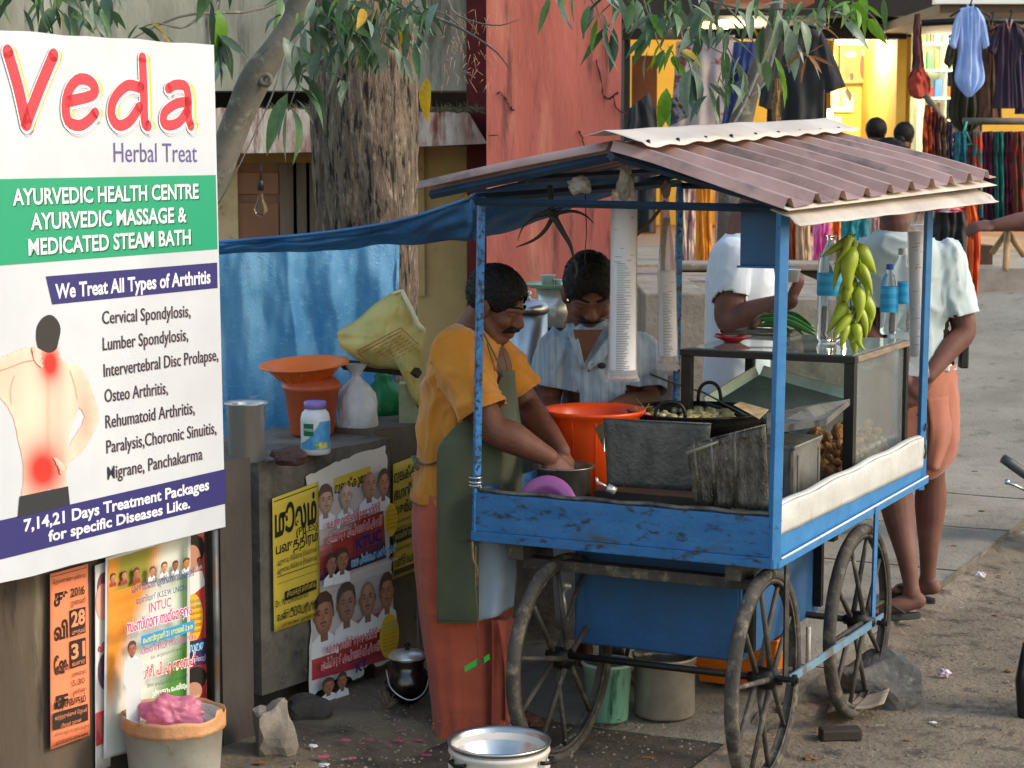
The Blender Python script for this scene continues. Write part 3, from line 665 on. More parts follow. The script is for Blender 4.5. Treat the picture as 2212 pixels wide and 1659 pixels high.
# blue tin panel hung at the near right corner
a, b_ = L(1600, 425, y=-.80), L(1690, 575, y=-.80)
lb('hanging_panel', (a.x, -.80, b_.z), (.49, -.79, 1.71), mat('panel_blue', '#1d5079', '#1a4469', sc=4, rough=.55, bump=.1)); lb('panel_ledge', (a.x, -.83, b_.z-.006), (.515, -.78, b_.z), BLUE_CLEAN)
a = L(1700, 578, y=-.8); lb('panel_hook', (a.x-.02, -.86, a.z-.004), (a.x+.02, -.84, a.z+.005), BLUE_SUNLIT)

# ---------------------------------------------------------------- glass showcase on the cart
case = thing('glass_showcase', 'black framed glass showcase with fried snacks inside, on the cart', 'showcase', (CX, CY, .69), -CT)
X0, X1, Y0_, Y1_ = -.155, .462, .03, .72; ZT = 1.178; CZ = .70
MW[case.name] = Matrix.Translation(Vector((CX, CY, .69))) @ Matrix.Rotation(-CT, 4, 'Z')
def cl(name, a, b, m, bevel=.0015, par=case, **k):
    q = MB(); q.box((a[0], a[1], a[2]-.69), (b[0], b[1], b[2]-.69)); return q.build(name, m, par, local=True, bevel=bevel, **k)
GLASS = mat('case_glass', '#e8f4f0', rough=.08, trans=1, ior=1.1, spots=None)
def post2(x0, y0, x1, y1): cl('frame_post', (x0, y0, CZ), (x1, y1, ZT-.02), BLACKP)
post2(X0, Y0_, X0+.035, Y0_+.035); post2(X1-.036, Y0_, X1, Y0_+.036); post2(X1-.032, Y1_-.032, X1, Y1_); post2(X0, Y1_-.032, X0+.032, Y1_)
for (a, b_) in (((X0-.004, Y0_-.004, ZT-.019), (X1+.003, Y0_+.034, ZT+.003)), ((X1-.03, Y0_+.036, ZT-.018), (X1+.003, Y1_, ZT+.002)), ((X0, Y1_-.03, ZT-.018), (X1-.031, Y1_+.003, ZT+.002)), ((X0-.003, Y0_+.036, ZT-.018), (X0+.03, Y1_-.031, ZT+.002))):
    cl('frame_rail', a, b_, BLACKP if a[0] < X1-.05 else mat('bleached_rail', '#8d7a68', '#6d5c4e', sc=9, rough=.7, st=(5, 1, 5)))
cl('frame_rail', (X0+.036, Y0_+.004, CZ), (X1-.037, Y0_+.03, CZ+.03), BLACKP); cl('frame_rail', (X1-.028, Y0_+.037, CZ), (X1-.003, Y1_-.033, CZ+.035), mat('grey_rail', '#77706a', '#5a544e', sc=9, rough=.6))
cl('glass_top', (X0+.02, Y0_+.02, ZT+.0035), (X1-.012, Y1_-.012, ZT+.0075), mat('smoked_glass', '#9fb0ae', rough=.06, trans=.55, ior=1.3), 0)
cl('glass_pane', (X1-.016, Y0_+.037, CZ+.036), (X1-.012, Y1_-.033, ZT-.02), mat('dusty_hazy_glass', '#e6ecea', '#cdd6d4', sc=3, rough=.07, trans=.9, ior=1.2), 0)  # right pane: milky tint carries dust and a hazy reflection together
cl('glass_pane', (X0+.036, Y1_-.016, CZ+.01), (X1-.033, Y1_-.012, ZT-.02), GLASS, 0)
cl('shelf_board', (X0+.036, Y0_+.04, CZ+.037), (X1-.034, Y1_-.035, CZ+.045), TIN)
cl('glass_lip', (X1-.036, Y0_+.05, CZ+.037), (X1-.030, Y1_-.05, CZ+.085), mat('thick_glass', '#c9e2dc', rough=.1, trans=.7, ior=1.3), 0)
sn = MB()
for i in range(230):
    x, y = X1-.038-.44*random.random()**1.4, random.uniform(Y0_+.10, Y1_-.07); z = CZ+.055-.69+random.uniform(0, .12)*sstep(0, .12, x-X0-.05)
    sn.ell((x, y, z), (random.uniform(.014, .028), random.uniform(.012, .024), random.uniform(.008, .016)), Euler((random.random()*3, random.random()*3, 0)).to_matrix(), 7, 5)
snk = sn.build('fried_snacks', mat('fried_batter', '#c08a52', '#8a5426', sc=30, rough=.75, bump=1, bs=90, spots=('#e2cda4', 22, .55, .66)), case, local=True); snk['kind'] = 'stuff'
# slanted tin tray leaning inside the case
a = MB(); m4 = [L(1530, 880, y=.16), L(1640, 812, y=.42), L(1840, 868, y=.44), L(1720, 950, y=.12)]
ww = [toW(*p) for p in m4]; cc = sum(ww, Vector())/4; nrm = (ww[1]-ww[0]).cross(ww[2]-ww[0]).normalized(); nrm = nrm if nrm.z > 0 else -nrm
a.hexa(ww, [p+nrm*.004 for p in ww])
for i in range(4):
    p, q_ = ww[i], ww[(i+1) % 4]; o_ = ((p+q_)/2-cc).normalized()*.02; a.hexa([p, q_, q_+nrm*.003, p+nrm*.003], [p+nrm*.035+o_, q_+nrm*.035+o_, q_+nrm*.035+o_*1.15, p+nrm*.035+o_*1.15])
tt = a.build('tin_tray', mat('pale_tin', '#9aa8a6', '#7c8a88', sc=6, rough=.35, metal=.6)); tag(tt, 'square pale tin tray tilted behind the showcase glass', 'tray')
# ================================================================ the big clinic board
SU = plane_dir(31.1); SN = Vector((SU.y, -SU.x, 0)); SP = W(487, 1138, 5.92)
def sq(px, py): return hit(px, py, SP, SN)
sign = thing('clinic_board', 'tall white board reading Veda Herbal Treat with red lettering', 'signboard', SP-Vector((0, 0, SP.z)))
tl, tr, br_, bl = sq(-60, 61), sq(462, 97), sq(487, 1138), sq(-60, 1276)
bd = MB(); vs = []
N_ = 24
def edge(a, b, t, amp, sd): return lerp(a, b, t)+Vector((0, 0, amp*noise.noise(Vector((t*7, sd, 0)))))
bd.grid(lambda u, v: lerp(edge(bl, br_, u, .004, 1), edge(tl, tr, u, .006, 2), v)+SN*(.0), 24, 24)
bd.grid(lambda u, v: lerp(edge(bl, br_, u, .004, 1), edge(tl, tr, u, .006, 2), v)-SN*.018, 24, 24)
for a, b_, sd, amp in ((bl, br_, 1, .004), (tl, tr, 2, .006)): bd.grid(lambda u, v: edge(a, b_, u, amp, sd)-SN*.018*v, 24, 2)
bd.grid(lambda u, v: lerp(br_, tr, u)-SN*.018*v, 8, 2); bd.grid(lambda u, v: lerp(bl, tl, u)-SN*.018*v, 8, 2)
bd.build('board', mat('white_flex', '#c6cad1', '#bbbfc7', sc=3, rough=.42, spots=('#b9b4ad', 7, .66, .85)), sign)
fr = MB()
for (p, q_) in ((tl, bl), (tr, br_)): fr.tube([p-SN*.03, q_-SN*.03], .011, 4, smooth=False)
fr.build('frame_bar', IRON, sign); 
lg = MB(); lg.tube([tr-SN*.03+SU*-.03, Vector((tr.x, tr.y, 0))-SN*.03-SU*.03], .013, 6); lg.build('leg', IRON, sign)
lg = MB(); lg.tube([tl-SN*.03+SU*.03, Vector((tl.x, tl.y, 0))-SN*.03+SU*.03], .013, 6); lg.build('leg', IRON, sign)
P = lambda: Print(SP+SN*.001, SU)
pr = P()
GRN, NAVY, RED = '#16926a', '#2a2668', '#dd3542'
for pts_, c_ in (([(-60, 388), (466, 378), (470, 538), (-60, 578)], GRN), ([(99, 597), (469, 567), (470, 622), (113, 658)], NAVY), ([(-60, 1138), (487, 1013), (487, 1088), (-60, 1224)], NAVY)):
    pr = P(); pr.shape(pts_, c_, px=True); pr.build('colour_band', sign)
# brush lettering: Veda.  shadow, white halo, yellow offset, red
def brush(strokes, w):
    for (dx, dy, col, ew, k) in ((6, 11, '#b9bcc4', 3, 0), (12, 1, '#e8b64c', -6, 0), (8, 1, '#f4d94e', -4, 0), (1, 2, '#f2f3f6', 7, 0), (0, 0, RED, 0, 0)):
        pp_ = P(); pp_.k = {'#b9bcc4': 1, '#e8b64c': 3, '#f4d94e': 5, '#f2f3f6': 7, RED: 9}[col]
        for s_ in strokes:
            pp_.stroke([(x+dx, y+dy) for x, y in s_], (w+ew)*5.9/FPX/math.cos(0), col, px=True, n=30)
            pp_.k -= 1
        LAY.append(pp_)
LAY = []
brush([[(15, 111), (38, 191), (55, 268)], [(114, 119), (84, 191), (56, 264)]], 27)
brush([[(147, 219), (195, 207), (204, 192), (191, 174), (167, 172), (147, 195), (140, 232), (147, 263), (171, 271), (191, 259), (204, 244)]], 23)
brush([[(306, 125), (309, 200), (311, 262), (318, 272)], [(302, 189), (273, 185), (246, 212), (239, 246), (253, 270), (277, 263), (299, 232)]], 23)
brush([[(362, 191), (379, 183), (399, 187), (405, 212), (406, 253), (411, 272)], [(404, 220), (379, 224), (355, 242), (352, 263), (364, 271), (386, 263), (402, 241)]], 22)
al = MB()
for l_ in sorted(LAY, key=lambda a: a.k):
    n0 = len(al.v); al.v += l_.mb.v; al.f += [[i+n0 for i in f] for f in l_.mb.f]; al.c += l_.mb.c; al.sm += l_.mb.sm
al.build('brush_lettering', PRINT, sign, normals=False)
pr = P(); pr.text('Herbal Treat', (246, 350), (426, 350), 44, '#5b4f86', .0); pr.build('subtitle', sign)
for t, a, b_, h_ in (('AYURVEDIC HEALTH CENTRE', (27, 443), (428, 428), 36), ('AYURVEDIC MASSAGE &', (66, 496), (402, 479), 36), ('MEDICATED STEAM BATH', (61, 551), (411, 527), 36)):
    pr = P(); pr.k = 4; pr.text(t, (a[0]+3, a[1]+3), (b_[0]+3, b_[1]+3), h_, '#0d5a40', .018); pr.text(t, a, b_, h_, '#dfe4e6', .02); pr.build('lettering_line', sign)
for t, a, b_, h_ in (('We Treat All Types of Arthritis', (119, 645), (454, 611), 32), ('7,14,21 Days Treatment Packages', (51, 1148), (451, 1057), 26), ('for specific Diseases Like.', (104, 1170), (410, 1097), 24)):
    pr = P(); pr.k = 4; pr.text(t, a, b_, h_, '#dfdfe6', .026); pr.build('lettering_line', sign)
for t, a, b_ in (('Cervical Spondylosis,', (221, 700), (411, 684)), ('Lumber Spondylosis,', (222, 757), (406, 735)), ('Intervertebral Disc Prolapse,', (224, 814), (471, 778)),
                 ('Osteo Arthritis,', (226, 869), (362, 850)), ('Rehumatoid Arthritis,', (228, 925), (420, 893)), ('Paralysis,Choronic Sinuitis,', (230, 979), (467, 936)), ('Migrane, Panchakarma', (232, 1036), (437, 992))):
    pr = P(); pr.text(t, (a[0]+2, a[1]+1), (b_[0]+2, b_[1]+1), 29, '#a79ba2', .0); pr.text(t, a, b_, 29, '#2b2732', .006); pr.build('lettering_line', sign)
# printed figure: man seen from behind with red glow on neck and lower back (one shaded flat print)
def inside(poly, x, y):
    r = False; j = len(poly)-1
    for i in range(len(poly)):
        xi, yi = poly[i]; xj, yj = poly[j]
        if (yi > y) != (yj > y) and x < (xj-xi)*(y-yi)/(yj-yi)+xi: r = not r
        j = i
    return r
def smooth_poly(pts, k=4):
    c = catmull([(x, y, 0) for x, y in pts+[pts[0]]], len(pts)*k+1)[:-1]; return [(p.x, p.y) for p in c]
figure = smooth_poly([(78, 762), (66, 748), (40, 756), (0, 772), (-40, 790), (-40, 850), (-10, 856), (10, 872), (28, 905), (38, 950), (48, 1000), (50, 1040), (48, 1072), (110, 1056), (142, 1052), (140, 1020), (150, 998), (180, 970), (208, 920), (212, 890), (200, 850), (184, 812), (165, 790), (140, 783), (128, 770), (122, 745), (100, 740), (82, 750)])
gap = smooth_poly([(170, 880), (180, 895), (176, 915), (158, 945), (146, 965), (150, 925)], 3)
pr = P(); pr.k = 2; a0 = [sq(x, y) for x, y in figure]
ctr = (105, 900)
def fcol(x, y):
    b = lin('#e6b6a4'); f = 1.0+.22*math.exp(-((x-70)/30)**2-((y-880)/120)**2)-.30*math.exp(-((x-103)/5)**2)*(800 < y < 1040)*.6+.18*math.exp(-((x-150)/14)**2)-.22*math.exp(-((x-185)/14)**2-((y-900)/60)**2)
    e = min((abs(x-px_)**2+abs(y-py_)**2)**.5 for px_, py_ in figure[::3]); f *= 1+.22*math.exp(-e/12)
    c = [min(1, k*f) for k in b]
    g_ = max(math.exp(-((x-108)/22)**2-((y-785)/38)**2), .95*math.exp(-((x-92)/42)**2-((y-1015)/55)**2)); g_ = min(1, g_*1.25)
    r = lin('#ea2a22'); return tuple(c[i]*(1-g_)+r[i]*g_ for i in range(3))
step = 4; cells = MB()
ys = range(736, 1078, step)
for y in ys:
    xs = []; row = [x for x in range(-40, 216, 2) if inside(figure, x, y+step/2) and not inside(gap, x, y+step/2)]
    run = []
    for x in row:
        cells.add([pr.pt(*pr.q(*p)) for p in ((x, y+step), (x+2, y+step), (x+2, y), (x, y))], [(0, 1, 2, 3)], col=fcol(x+1, y+2))
cells.build('printed_figure', PRINT, sign, normals=False)
pr = P(); pr.k = 5
pr.shape(smooth_poly([(82, 752), (78, 730), (80, 705), (92, 686), (108, 680), (122, 690), (130, 710), (126, 735), (120, 755), (104, 762)]), '#2c2a2b', px=True)
pr.shape([(42, 1072), (146, 1050), (150, 1090), (38, 1118)], '#26282c', px=True)
pr.k = 8
pr.stroke([(0, 800), (24, 792), (50, 782), (74, 778)], .003, '#c98f80', px=True); pr.stroke([(150, 800), (160, 830), (166, 862)], .002, '#d8a898', px=True); pr.stroke([(30, 812), (22, 840), (24, 872)], .002, '#d8a898', px=True)
for k in range(4): pr.stroke([(88-k*2, 790-k*10), (76-k*2, 778-k*9), (70, 760)], .0095, '#edc4b4', px=True); pr.stroke([(116+k*5, 990+k*10), (128, 1000+k*6), (140, 1010)], .009, '#e9b7a8', px=True)
pr.build('printed_figure_detail', sign)

# ================================================================ posters
def poster(name, label, P0, U, N, pts, col, off=.010, th=.0006, curl=.004, par_cols=None):
    t = thing(name, label, 'poster', hit(*pts[0], P0+N*off, N))
    n_ = 10; cs = [hit(*p, P0+N*off, N) for p in pts]                # tl tr br bl
    q = MB(); q.grid(lambda u, v: lerp(lerp(cs[3], cs[2], u), lerp(cs[0], cs[1], u), v)+N*(curl*.3*noise.noise(Vector((u*3, v*4, pts[0][0])))), 10, 14)
    q.build('paper', mat('paper_'+name+col[1:], col, sc=5, rough=.75, spots=('#8f8474', 6, .66, .9)), t, solid=.0008)
    return t, Print(P0+N*(off+curl*.3+.0008), U)
# orange notice on the left wall
t, pr = poster('orange_notice', 'narrow orange notice in black Tamil lettering with the dates 28 and 31', PA, WU, WN, [(108, 1240), (190, 1218), (194, 1588), (109, 1620)], '#e8845c', .022)
BK = '#2a1d18'
pr.stroke([(112, 1246), (187, 1226)], .0015, BK, px=True); pr.stroke([(115, 1612), (190, 1584)], .0015, BK, px=True)
for i, ch in enumerate('சு வி ஷே ச'.split()): pr.text(ch, (117, 1310+i*74), (147, 1302+i*74), 34, BK, .03)
pr.text('தேவனுக்கு மகிமை', (114, 1262), (184, 1246), 9, BK)
pr.text('2016', (152, 1290), (182, 1282), 19, BK, .02); pr.text('ஜனவரி', (152, 1308), (184, 1300), 11, BK)
pr.shape([(150, 1318), (183, 1310), (183, 1366), (151, 1376)], BK, px=True); pr.shape([(150, 1385), (183, 1376), (184, 1434), (151, 1444)], BK, px=True)
pr.text('28', (152, 1354), (182, 1345), 32, '#ee9068', .03); pr.text('31', (152, 1424), (182, 1414), 32, '#ee9068', .03)
pr.text('முதல்', (153, 1371), (181, 1363), 9, '#ee9068'); pr.text('வரை', (153, 1439), (181, 1430), 9, '#ee9068')
pr.text('மாலை', (154, 1462), (184, 1453), 10, BK); pr.text('5.30', (154, 1482), (180, 1474), 13, BK); pr.text('மணிக்கு', (154, 1500), (184, 1491), 9, BK)
pr.text('பிரசங்கம்', (114, 1532), (182, 1514), 18, BK, .02)
pr.shape([(112, 1540), (186, 1519), (187, 1555), (113, 1577)], BK, px=True); pr.text('கர்த்தருக்குள் ஜெபம்', (115, 1555), (184, 1535), 8, '#ee9068'); pr.text('பிரதர் ஜான்', (128, 1571), (172, 1557), 7, '#ee9068')
pr.text('மாலை வழிபாடு நடைபெறும்', (114, 1590), (188, 1569), 7, BK); pr.text('அனைவரும் வருக வருக', (116, 1607), (186, 1586), 7, BK)
pr.build('lettering', t)
# red poster half hidden behind the union poster
t, pr = poster('red_poster', 'red portrait poster peeling at its right edge behind the union poster', PA, WU, WN, [(384, 1172), (446, 1150), (452, 1512), (392, 1530)], '#c23a38', .016)
pr.ell((420, 1188), 22, 32, '#241a1a', px=True); pr.ell((414, 1215), 20, 38, '#c08a72', px=True); pr.shape([(410, 1240), (436, 1232), (444, 1262), (410, 1290)], '#e9e4e2', px=True)
pr.ell((416, 1335), 22, 52, '#e8b62e', px=True)
for k in range(6): pr.text('പ്രതിഷേധ യോഗം', (402, 1306+k*13), (434, 1298+k*13), 8, '#2f6fa0' if k < 2 else '#a8442a')
pr.shape([(395, 1388), (448, 1376), (448, 1432), (395, 1442)], '#33275a', px=True); pr.text('സമര', (402, 1410), (440, 1400), 18, '#8fd0e8', .04); pr.text('തൊഴിലാളി', (402, 1432), (442, 1424), 10, '#d8c9e8')
pr.ell((418, 1468), 26, 28, '#1e1818', px=True); pr.ell((412, 1496), 22, 22, '#c08a72', px=True); pr.build('print', t)
t, pr = poster('pale_poster', 'pale pink portrait poster showing left of the union poster', PA, WU, WN, [(205, 1222), (240, 1210), (240, 1655), (206, 1668)], '#d9d6d4', .013)
pr.ell((224, 1270), 14, 34, '#7d4c52', px=True); pr.ell((222, 1300), 15, 40, '#d9a292', px=True); pr.text('എ', (212, 1408), (228, 1404), 22, '#c02c50', .03); pr.ell((226, 1450), 14, 40, '#5a3c58', px=True)
pr.shape([(207, 1540), (238, 1530), (238, 1600), (207, 1612)], '#c83a44', px=True); pr.ell((224, 1568), 13, 28, '#a86a56', px=True); pr.build('print', t)
# union poster: orange to white to green
t, pr = poster('union_poster', 'orange white and green union poster with small portraits along its top', PA, WU, WN, [(228, 1205), (412, 1152), (408, 1592), (224, 1640)], '#e6e4e0', .03, curl=.006)
ca, cb, cc, cd = [pr.q(*p) for p in ((234, 1210), (406, 1158), (402, 1588), (230, 1634))]
nn = 30; gm = MB()
for i in range(nn):
    for j in range(nn*2):
        u, v = (i+.5)/nn, (j+.5)/(nn*2); d = u*.9+(v-.5)*.75+.12*noise.noise(Vector((u*3, v*3, 1)))
        o_, w_, g_ = lin('#e2902e'), lin('#dfe2d8'), lin('#4a8a34')
        a_ = sstep(.06, .34, d); b_ = sstep(.56, .88, d+.10*math.sin(v*9)+.25*max(0, .5-v)); c_ = [lerp(lerp(o_[k], w_[k], a_), g_[k], b_) for k in range(3)]
        if v < .25: q_ = sstep(.3, .12, abs(u-.33+v*.2-.0)); c_ = [lerp(c_[k], g_[k], .7*q_*(v < .17)) for k in range(3)]
        e = lambda a, b: (lerp(lerp(ca[0], cb[0], a), lerp(cd[0], cc[0], a), b), lerp(lerp(ca[1], cb[1], a), lerp(cd[1], cc[1], a), b))
        gm.add([pr.pt(*e(i/nn, (j+1)/nn/2)), pr.pt(*e((i+1)/nn, (j+1)/nn/2)), pr.pt(*e((i+1)/nn, j/nn/2)), pr.pt(*e(i/nn, j/nn/2))], [(0, 1, 2, 3)], col=tuple(c_))
gm.build('colour_field', PRINT, t, normals=False); pr.k = 3
for (x, y, w_, sk) in ((243, 1248, 12, '#c98f74'), (263, 1242, 12, '#c98f74'), (286, 1236, 14, '#b87a60'), (316, 1232, 13, '#c98f74'), (338, 1222, 14, '#d3a183'), (358, 1218, 13, '#a8684e'), (378, 1212, 14, '#c98a4a'), (402, 1208, 11, '#a8785e')):
    pr.face((x, y), w_, w_*1.6, sk, shirt='#e9e6e6' if x > 300 else '#a03044')
pr.text('കേരള സ്റ്റേറ്റ് എസ്റ്റേറ്റ് വർക്കേഴ്‌സ്', (252, 1276), (388, 1238), 17, '#2c3f86', .02)
pr.text('യൂണിയൻ (K.S.E.W. UNION)', (262, 1300), (372, 1268), 13, '#2c3f86', .01)
pr.text('INTUC', (290, 1318), (338, 1304), 21, '#d83a86', .01)
pr.text('സംസ്ഥാന സമ്മേളനം', (240, 1362), (382, 1322), 24, '#f0e6ee', .07); pr.text('സംസ്ഥാന സമ്മേളനം', (240, 1362), (382, 1322), 24, '#c42a78', .02)
pr.shape([(272, 1368), (388, 1334), (388, 1356), (272, 1390)], '#2a93c8', px=True); pr.text('ഫെബ്രുവരി 21 ഞായർ 2 p.m', (276, 1384), (384, 1351), 12, '#e8d83a', .02)
pr.text('പ്രതിനിധി സമ്മേളനം', (270, 1408), (390, 1374), 14, '#a8559a', .01)
pr.text('കെ. കരുണാകരൻ നഗർ', (292, 1418), (360, 1398), 8, '#3a3050')
pr.text('ശ്രീ. പി. എ ജോസഫ്', (276, 1460), (390, 1428), 23, '#f3e9e9', .07); pr.text('ശ്രീ. പി. എ ജോസഫ്', (276, 1460), (390, 1428), 23, '#cf2440', .02)
pr.text('NPWF അഖിലേന്ത്യാ പ്രസിഡന്റ്', (284, 1480), (372, 1458), 9, '#2b3050'); pr.text('ഉദ്ഘാടനം ചെയ്യും', (294, 1498), (370, 1478), 12, '#e9efe6', .02)
pr.face((250, 1395), 20, 34, '#a86a52'); pr.shape([(232, 1420), (250, 1412), (270, 1420), (274, 1470), (266, 1478), (265, 1540), (262, 1600), (236, 1606), (234, 1480), (228, 1466)], '#c4c9cc', px=True)
for k, y in enumerate((1500, 1512, 1524)): pr.text('സംസ്ഥാന കമ്മിറ്റി തൊഴിലാളി', (330, y+14), (392, y), 8, '#c8e0a8')
pr.build('print', t)

# ---- posters on the block
YL = '#d3b840'
t, pr = poster('yellow_notice', 'yellow notice in black Tamil lettering reading PILES on the poster block', PB, WU, WN, [(588, 1077), (688, 1040), (692, 1330), (592, 1366)], YL, .018)
BK = '#24211a'
pr.stroke([(592, 1084), (684, 1050)], .003, BK, px=True)
pr.text('மூலம்', (594, 1160), (684, 1126), 58, BK, .035); pr.text('(PILES)', (640, 1158), (686, 1141), 17, BK)
pr.text('பவுத்திரம்', (596, 1198), (686, 1166), 22, BK, .015)
for k, (a_, b_) in enumerate(((1222, 1190), (1240, 1208))): pr.text('அறுவை சிகிச்சை இல்லாமல்', (598, a_), (684, b_), 11, BK)
pr.stroke([(596, 1248), (688, 1216)], .001, BK, px=True)
for y in (1246, 1262): pr.stroke([(598, y), (684, y-30)], .0012, BK, px=True)
pr.shape([(614, 1278), (682, 1252), (682, 1272), (614, 1298)], BK, px=True); pr.text('சிவசக்தி கிளினிக்', (618, 1290), (680, 1266), 12, YL)
pr.text('Dr. N. பிஸ்வாஸ்', (594, 1312), (664, 1288), 15, BK); pr.text('S.C. ஸ்ரீராம் நகர் 48508', (612, 1326), (684, 1302), 9, BK)
pr.text('வண்டிப்பெரியார்', (597, 1342), (686, 1312), 17, BK, .015); pr.text('பஸ் ஸ்டாண்ட் அருகில் 48508', (606, 1354), (686, 1328), 7, BK); pr.build('lettering', t)
def red_field(pr, pts, name, t, c0='#cfc3bf', c1='#b8453e', c2='#453258'):
    cs = [pr.q(*p) for p in pts]; gm = MB(); nn = 16
    for i in range(nn):
        for j in range(nn):
            u, v = (i+.5)/nn, (j+.5)/nn; d = v*1.0+.35*(u-.5)+.1*noise.noise(Vector((u*4, v*4, 3))); A_, B_, C_ = lin(c0), lin(c1), lin(c2)
            a_ = sstep(.38, .62, d); b_ = sstep(.84, 1.0, v+.12*u); c_ = [lerp(lerp(A_[k], B_[k], a_), C_[k], b_) for k in range(3)]
            e = lambda a, b: (lerp(lerp(cs[0][0], cs[1][0], a), lerp(cs[3][0], cs[2][0], a), b), lerp(lerp(cs[0][1], cs[1][1], a), lerp(cs[3][1], cs[2][1], a), b))
            gm.add([pr.pt(*e(i/nn, (j+1)/nn)), pr.pt(*e((i+1)/nn, (j+1)/nn)), pr.pt(*e((i+1)/nn, j/nn)), pr.pt(*e(i/nn, j/nn))], [(0, 1, 2, 3)], col=tuple(c_))
    gm.build(name, PRINT, t, normals=False); pr.k += 2
def torn(P0, N, off, pts, col, name, t, th=.0006):
    vs = []
    for i, p in enumerate(pts):
        q_ = pts[(i+1) % len(pts)]
        for k in range(6):
            f = k/6; j = 2.4 if k else 0; vs.append((lerp(p[0], q_[0], f)+random.uniform(-j, j), lerp(p[1], q_[1], f)+random.uniform(-j, j)))
    w_ = [hit(*p, P0+N*off, N) for p in vs]; c = sum(w_, Vector())/len(w_); q = MB(); n_ = len(w_)
    q.add(w_+[c], [(i, (i+1) % n_, n_) for i in range(n_)]); return q.build(name, mat('torn_paper_'+col[1:], col, sc=9, rough=.8, spots=('#9a8f82', 8, .6, .8)), t, solid=.0008)
ptu = [(686, 1018), (828, 975), (838, 1212), (690, 1262)]
t = thing('union_portrait_poster', 'upper torn red poster with several portraits and the letters KTUC', 'poster', bp(686, 1018)); 
torn(PB, WN, .013, [(660, 1030), (720, 1000), (760, 985), (832, 962), (836, 1010), (824, 1040), (838, 1090), (842, 1200), (838, 1225), (690, 1270)], '#d8d2c8', 'paper', t)
pr = Print(PB+WN*.0155, WU); red_field(pr, [(688, 1050), (822, 1004), (834, 1205), (690, 1256)], 'colour_field', t)
pr.shape([(720, 1034), (800, 1006), (800, 1040), (722, 1060)], YL, px=True); pr.text('മൂലക്കുരു', (722, 1066), (790, 1040), 20, BK, .03)
pr.face((702, 1080), 36, 62, '#c9a08c'); pr.face((742, 1070), 30, 60, '#d2b2a2', hair='#b8aaa2', bald=1); pr.face((790, 1045), 32, 62, '#b98a76', bald=1); pr.face((817, 1042), 24, 60, '#b4806a')
pr.text('കേരള വാട്ടർ അതോറിറ്റി', (692, 1142), (806, 1102), 18, '#ecdfe0', .06); pr.text('കേരള വാട്ടർ അതോറിറ്റി', (692, 1142), (806, 1102), 18, '#cf2c3c', .015)
pr.text('എച്ച് ആർ എംപ്ലോയീസ് ഫ്രണ്ട്', (692, 1172), (812, 1130), 18, '#ecdfe0', .06); pr.text('എച്ച് ആർ എംപ്ലോയീസ് ഫ്രണ്ട്', (692, 1172), (812, 1130), 18, '#cf2c3c', .015)
pr.text('KTUC', (754, 1186), (810, 1164), 24, '#2c2a7a', .04)
pr.face((700, 1216), 24, 46, '#a87460'); pr.face((720, 1206), 26, 50, '#a87a5e')
pr.text('സമര പ്രഖ്യാപന കൺവൻഷൻ', (736, 1222), (834, 1186), 17, '#cfe6f0', .06); pr.text('സമര പ്രഖ്യാപന കൺവൻഷൻ', (736, 1222), (834, 1186), 17, '#4aa8cf', .015)
pr.text('ജൂലൈ 5 വ്യാഴാഴ്ച രാവിലെ', (736, 1242), (836, 1206), 9, '#efd6dc'); pr.ell((822, 1120), 14, 36, '#e3bd2a', px=True)
for k in range(5): pr.text('ഉദ്ഘാടനം', (812, 1106+k*9), (834, 1099+k*9), 5, '#9a6a20')
pr.build('print', t)
t = thing('union_portrait_poster', 'lower torn red poster with a row of large portraits and a yellow seal', 'poster', bp(670, 1280))
torn(PB, WN, .014, [(672, 1290), (690, 1264), (780, 1232), (846, 1210), (850, 1320), (850, 1425), (812, 1440), (806, 1420), (780, 1462), (762, 1470), (740, 1450), (710, 1480), (668, 1508)], '#dbd5d0', 'paper', t)
pr = Print(PB+WN*.0165, WU); red_field(pr, [(676, 1290), (842, 1232), (846, 1422), (674, 1470)], 'colour_field', t, c2='#b23a4a')
pr.face((698, 1326), 46, 92, '#b07c64'); pr.face((744, 1302), 42, 84, '#a8806c', hair='#3a3836'); pr.face((786, 1290), 38, 82, '#b88a70', bald=1); pr.face((824, 1275), 34, 78, '#c08a66')
pr.text('കേരള വാട്ടർ അതോറിറ്റി', (690, 1410), (800, 1372), 18, '#ecdfe0', .06); pr.text('കേരള വാട്ടർ അതോറിറ്റി', (690, 1410), (800, 1372), 18, '#cf2c3c', .015)
pr.text('എച്ച് ആർ എംപ്ലോയീസ് ഫ്രണ്ട്', (678, 1444), (808, 1400), 18, '#ecdfe0', .06); pr.text('എച്ച് ആർ എംപ്ലോയീസ് ഫ്രണ്ട്', (678, 1444), (808, 1400), 18, '#cf2c3c', .015)
pr.text('KT', (754, 1450), (778, 1440), 22, '#2c2a7a', .04); pr.ell((826, 1372), 21, 48, '#e3bd2a', px=True)
for k in range(8): pr.text('സ്വാഗതം അധ്യക്ഷൻ', (811, 1350+k*8), (843, 1340+k*8), 5, '#9a6a20' if k > 2 else '#3c8aa0')
pr.face((692, 1478), 26, 34, '#a8745c'); pr.face((718, 1466), 24, 36, '#a8745c'); pr.build('print', t)
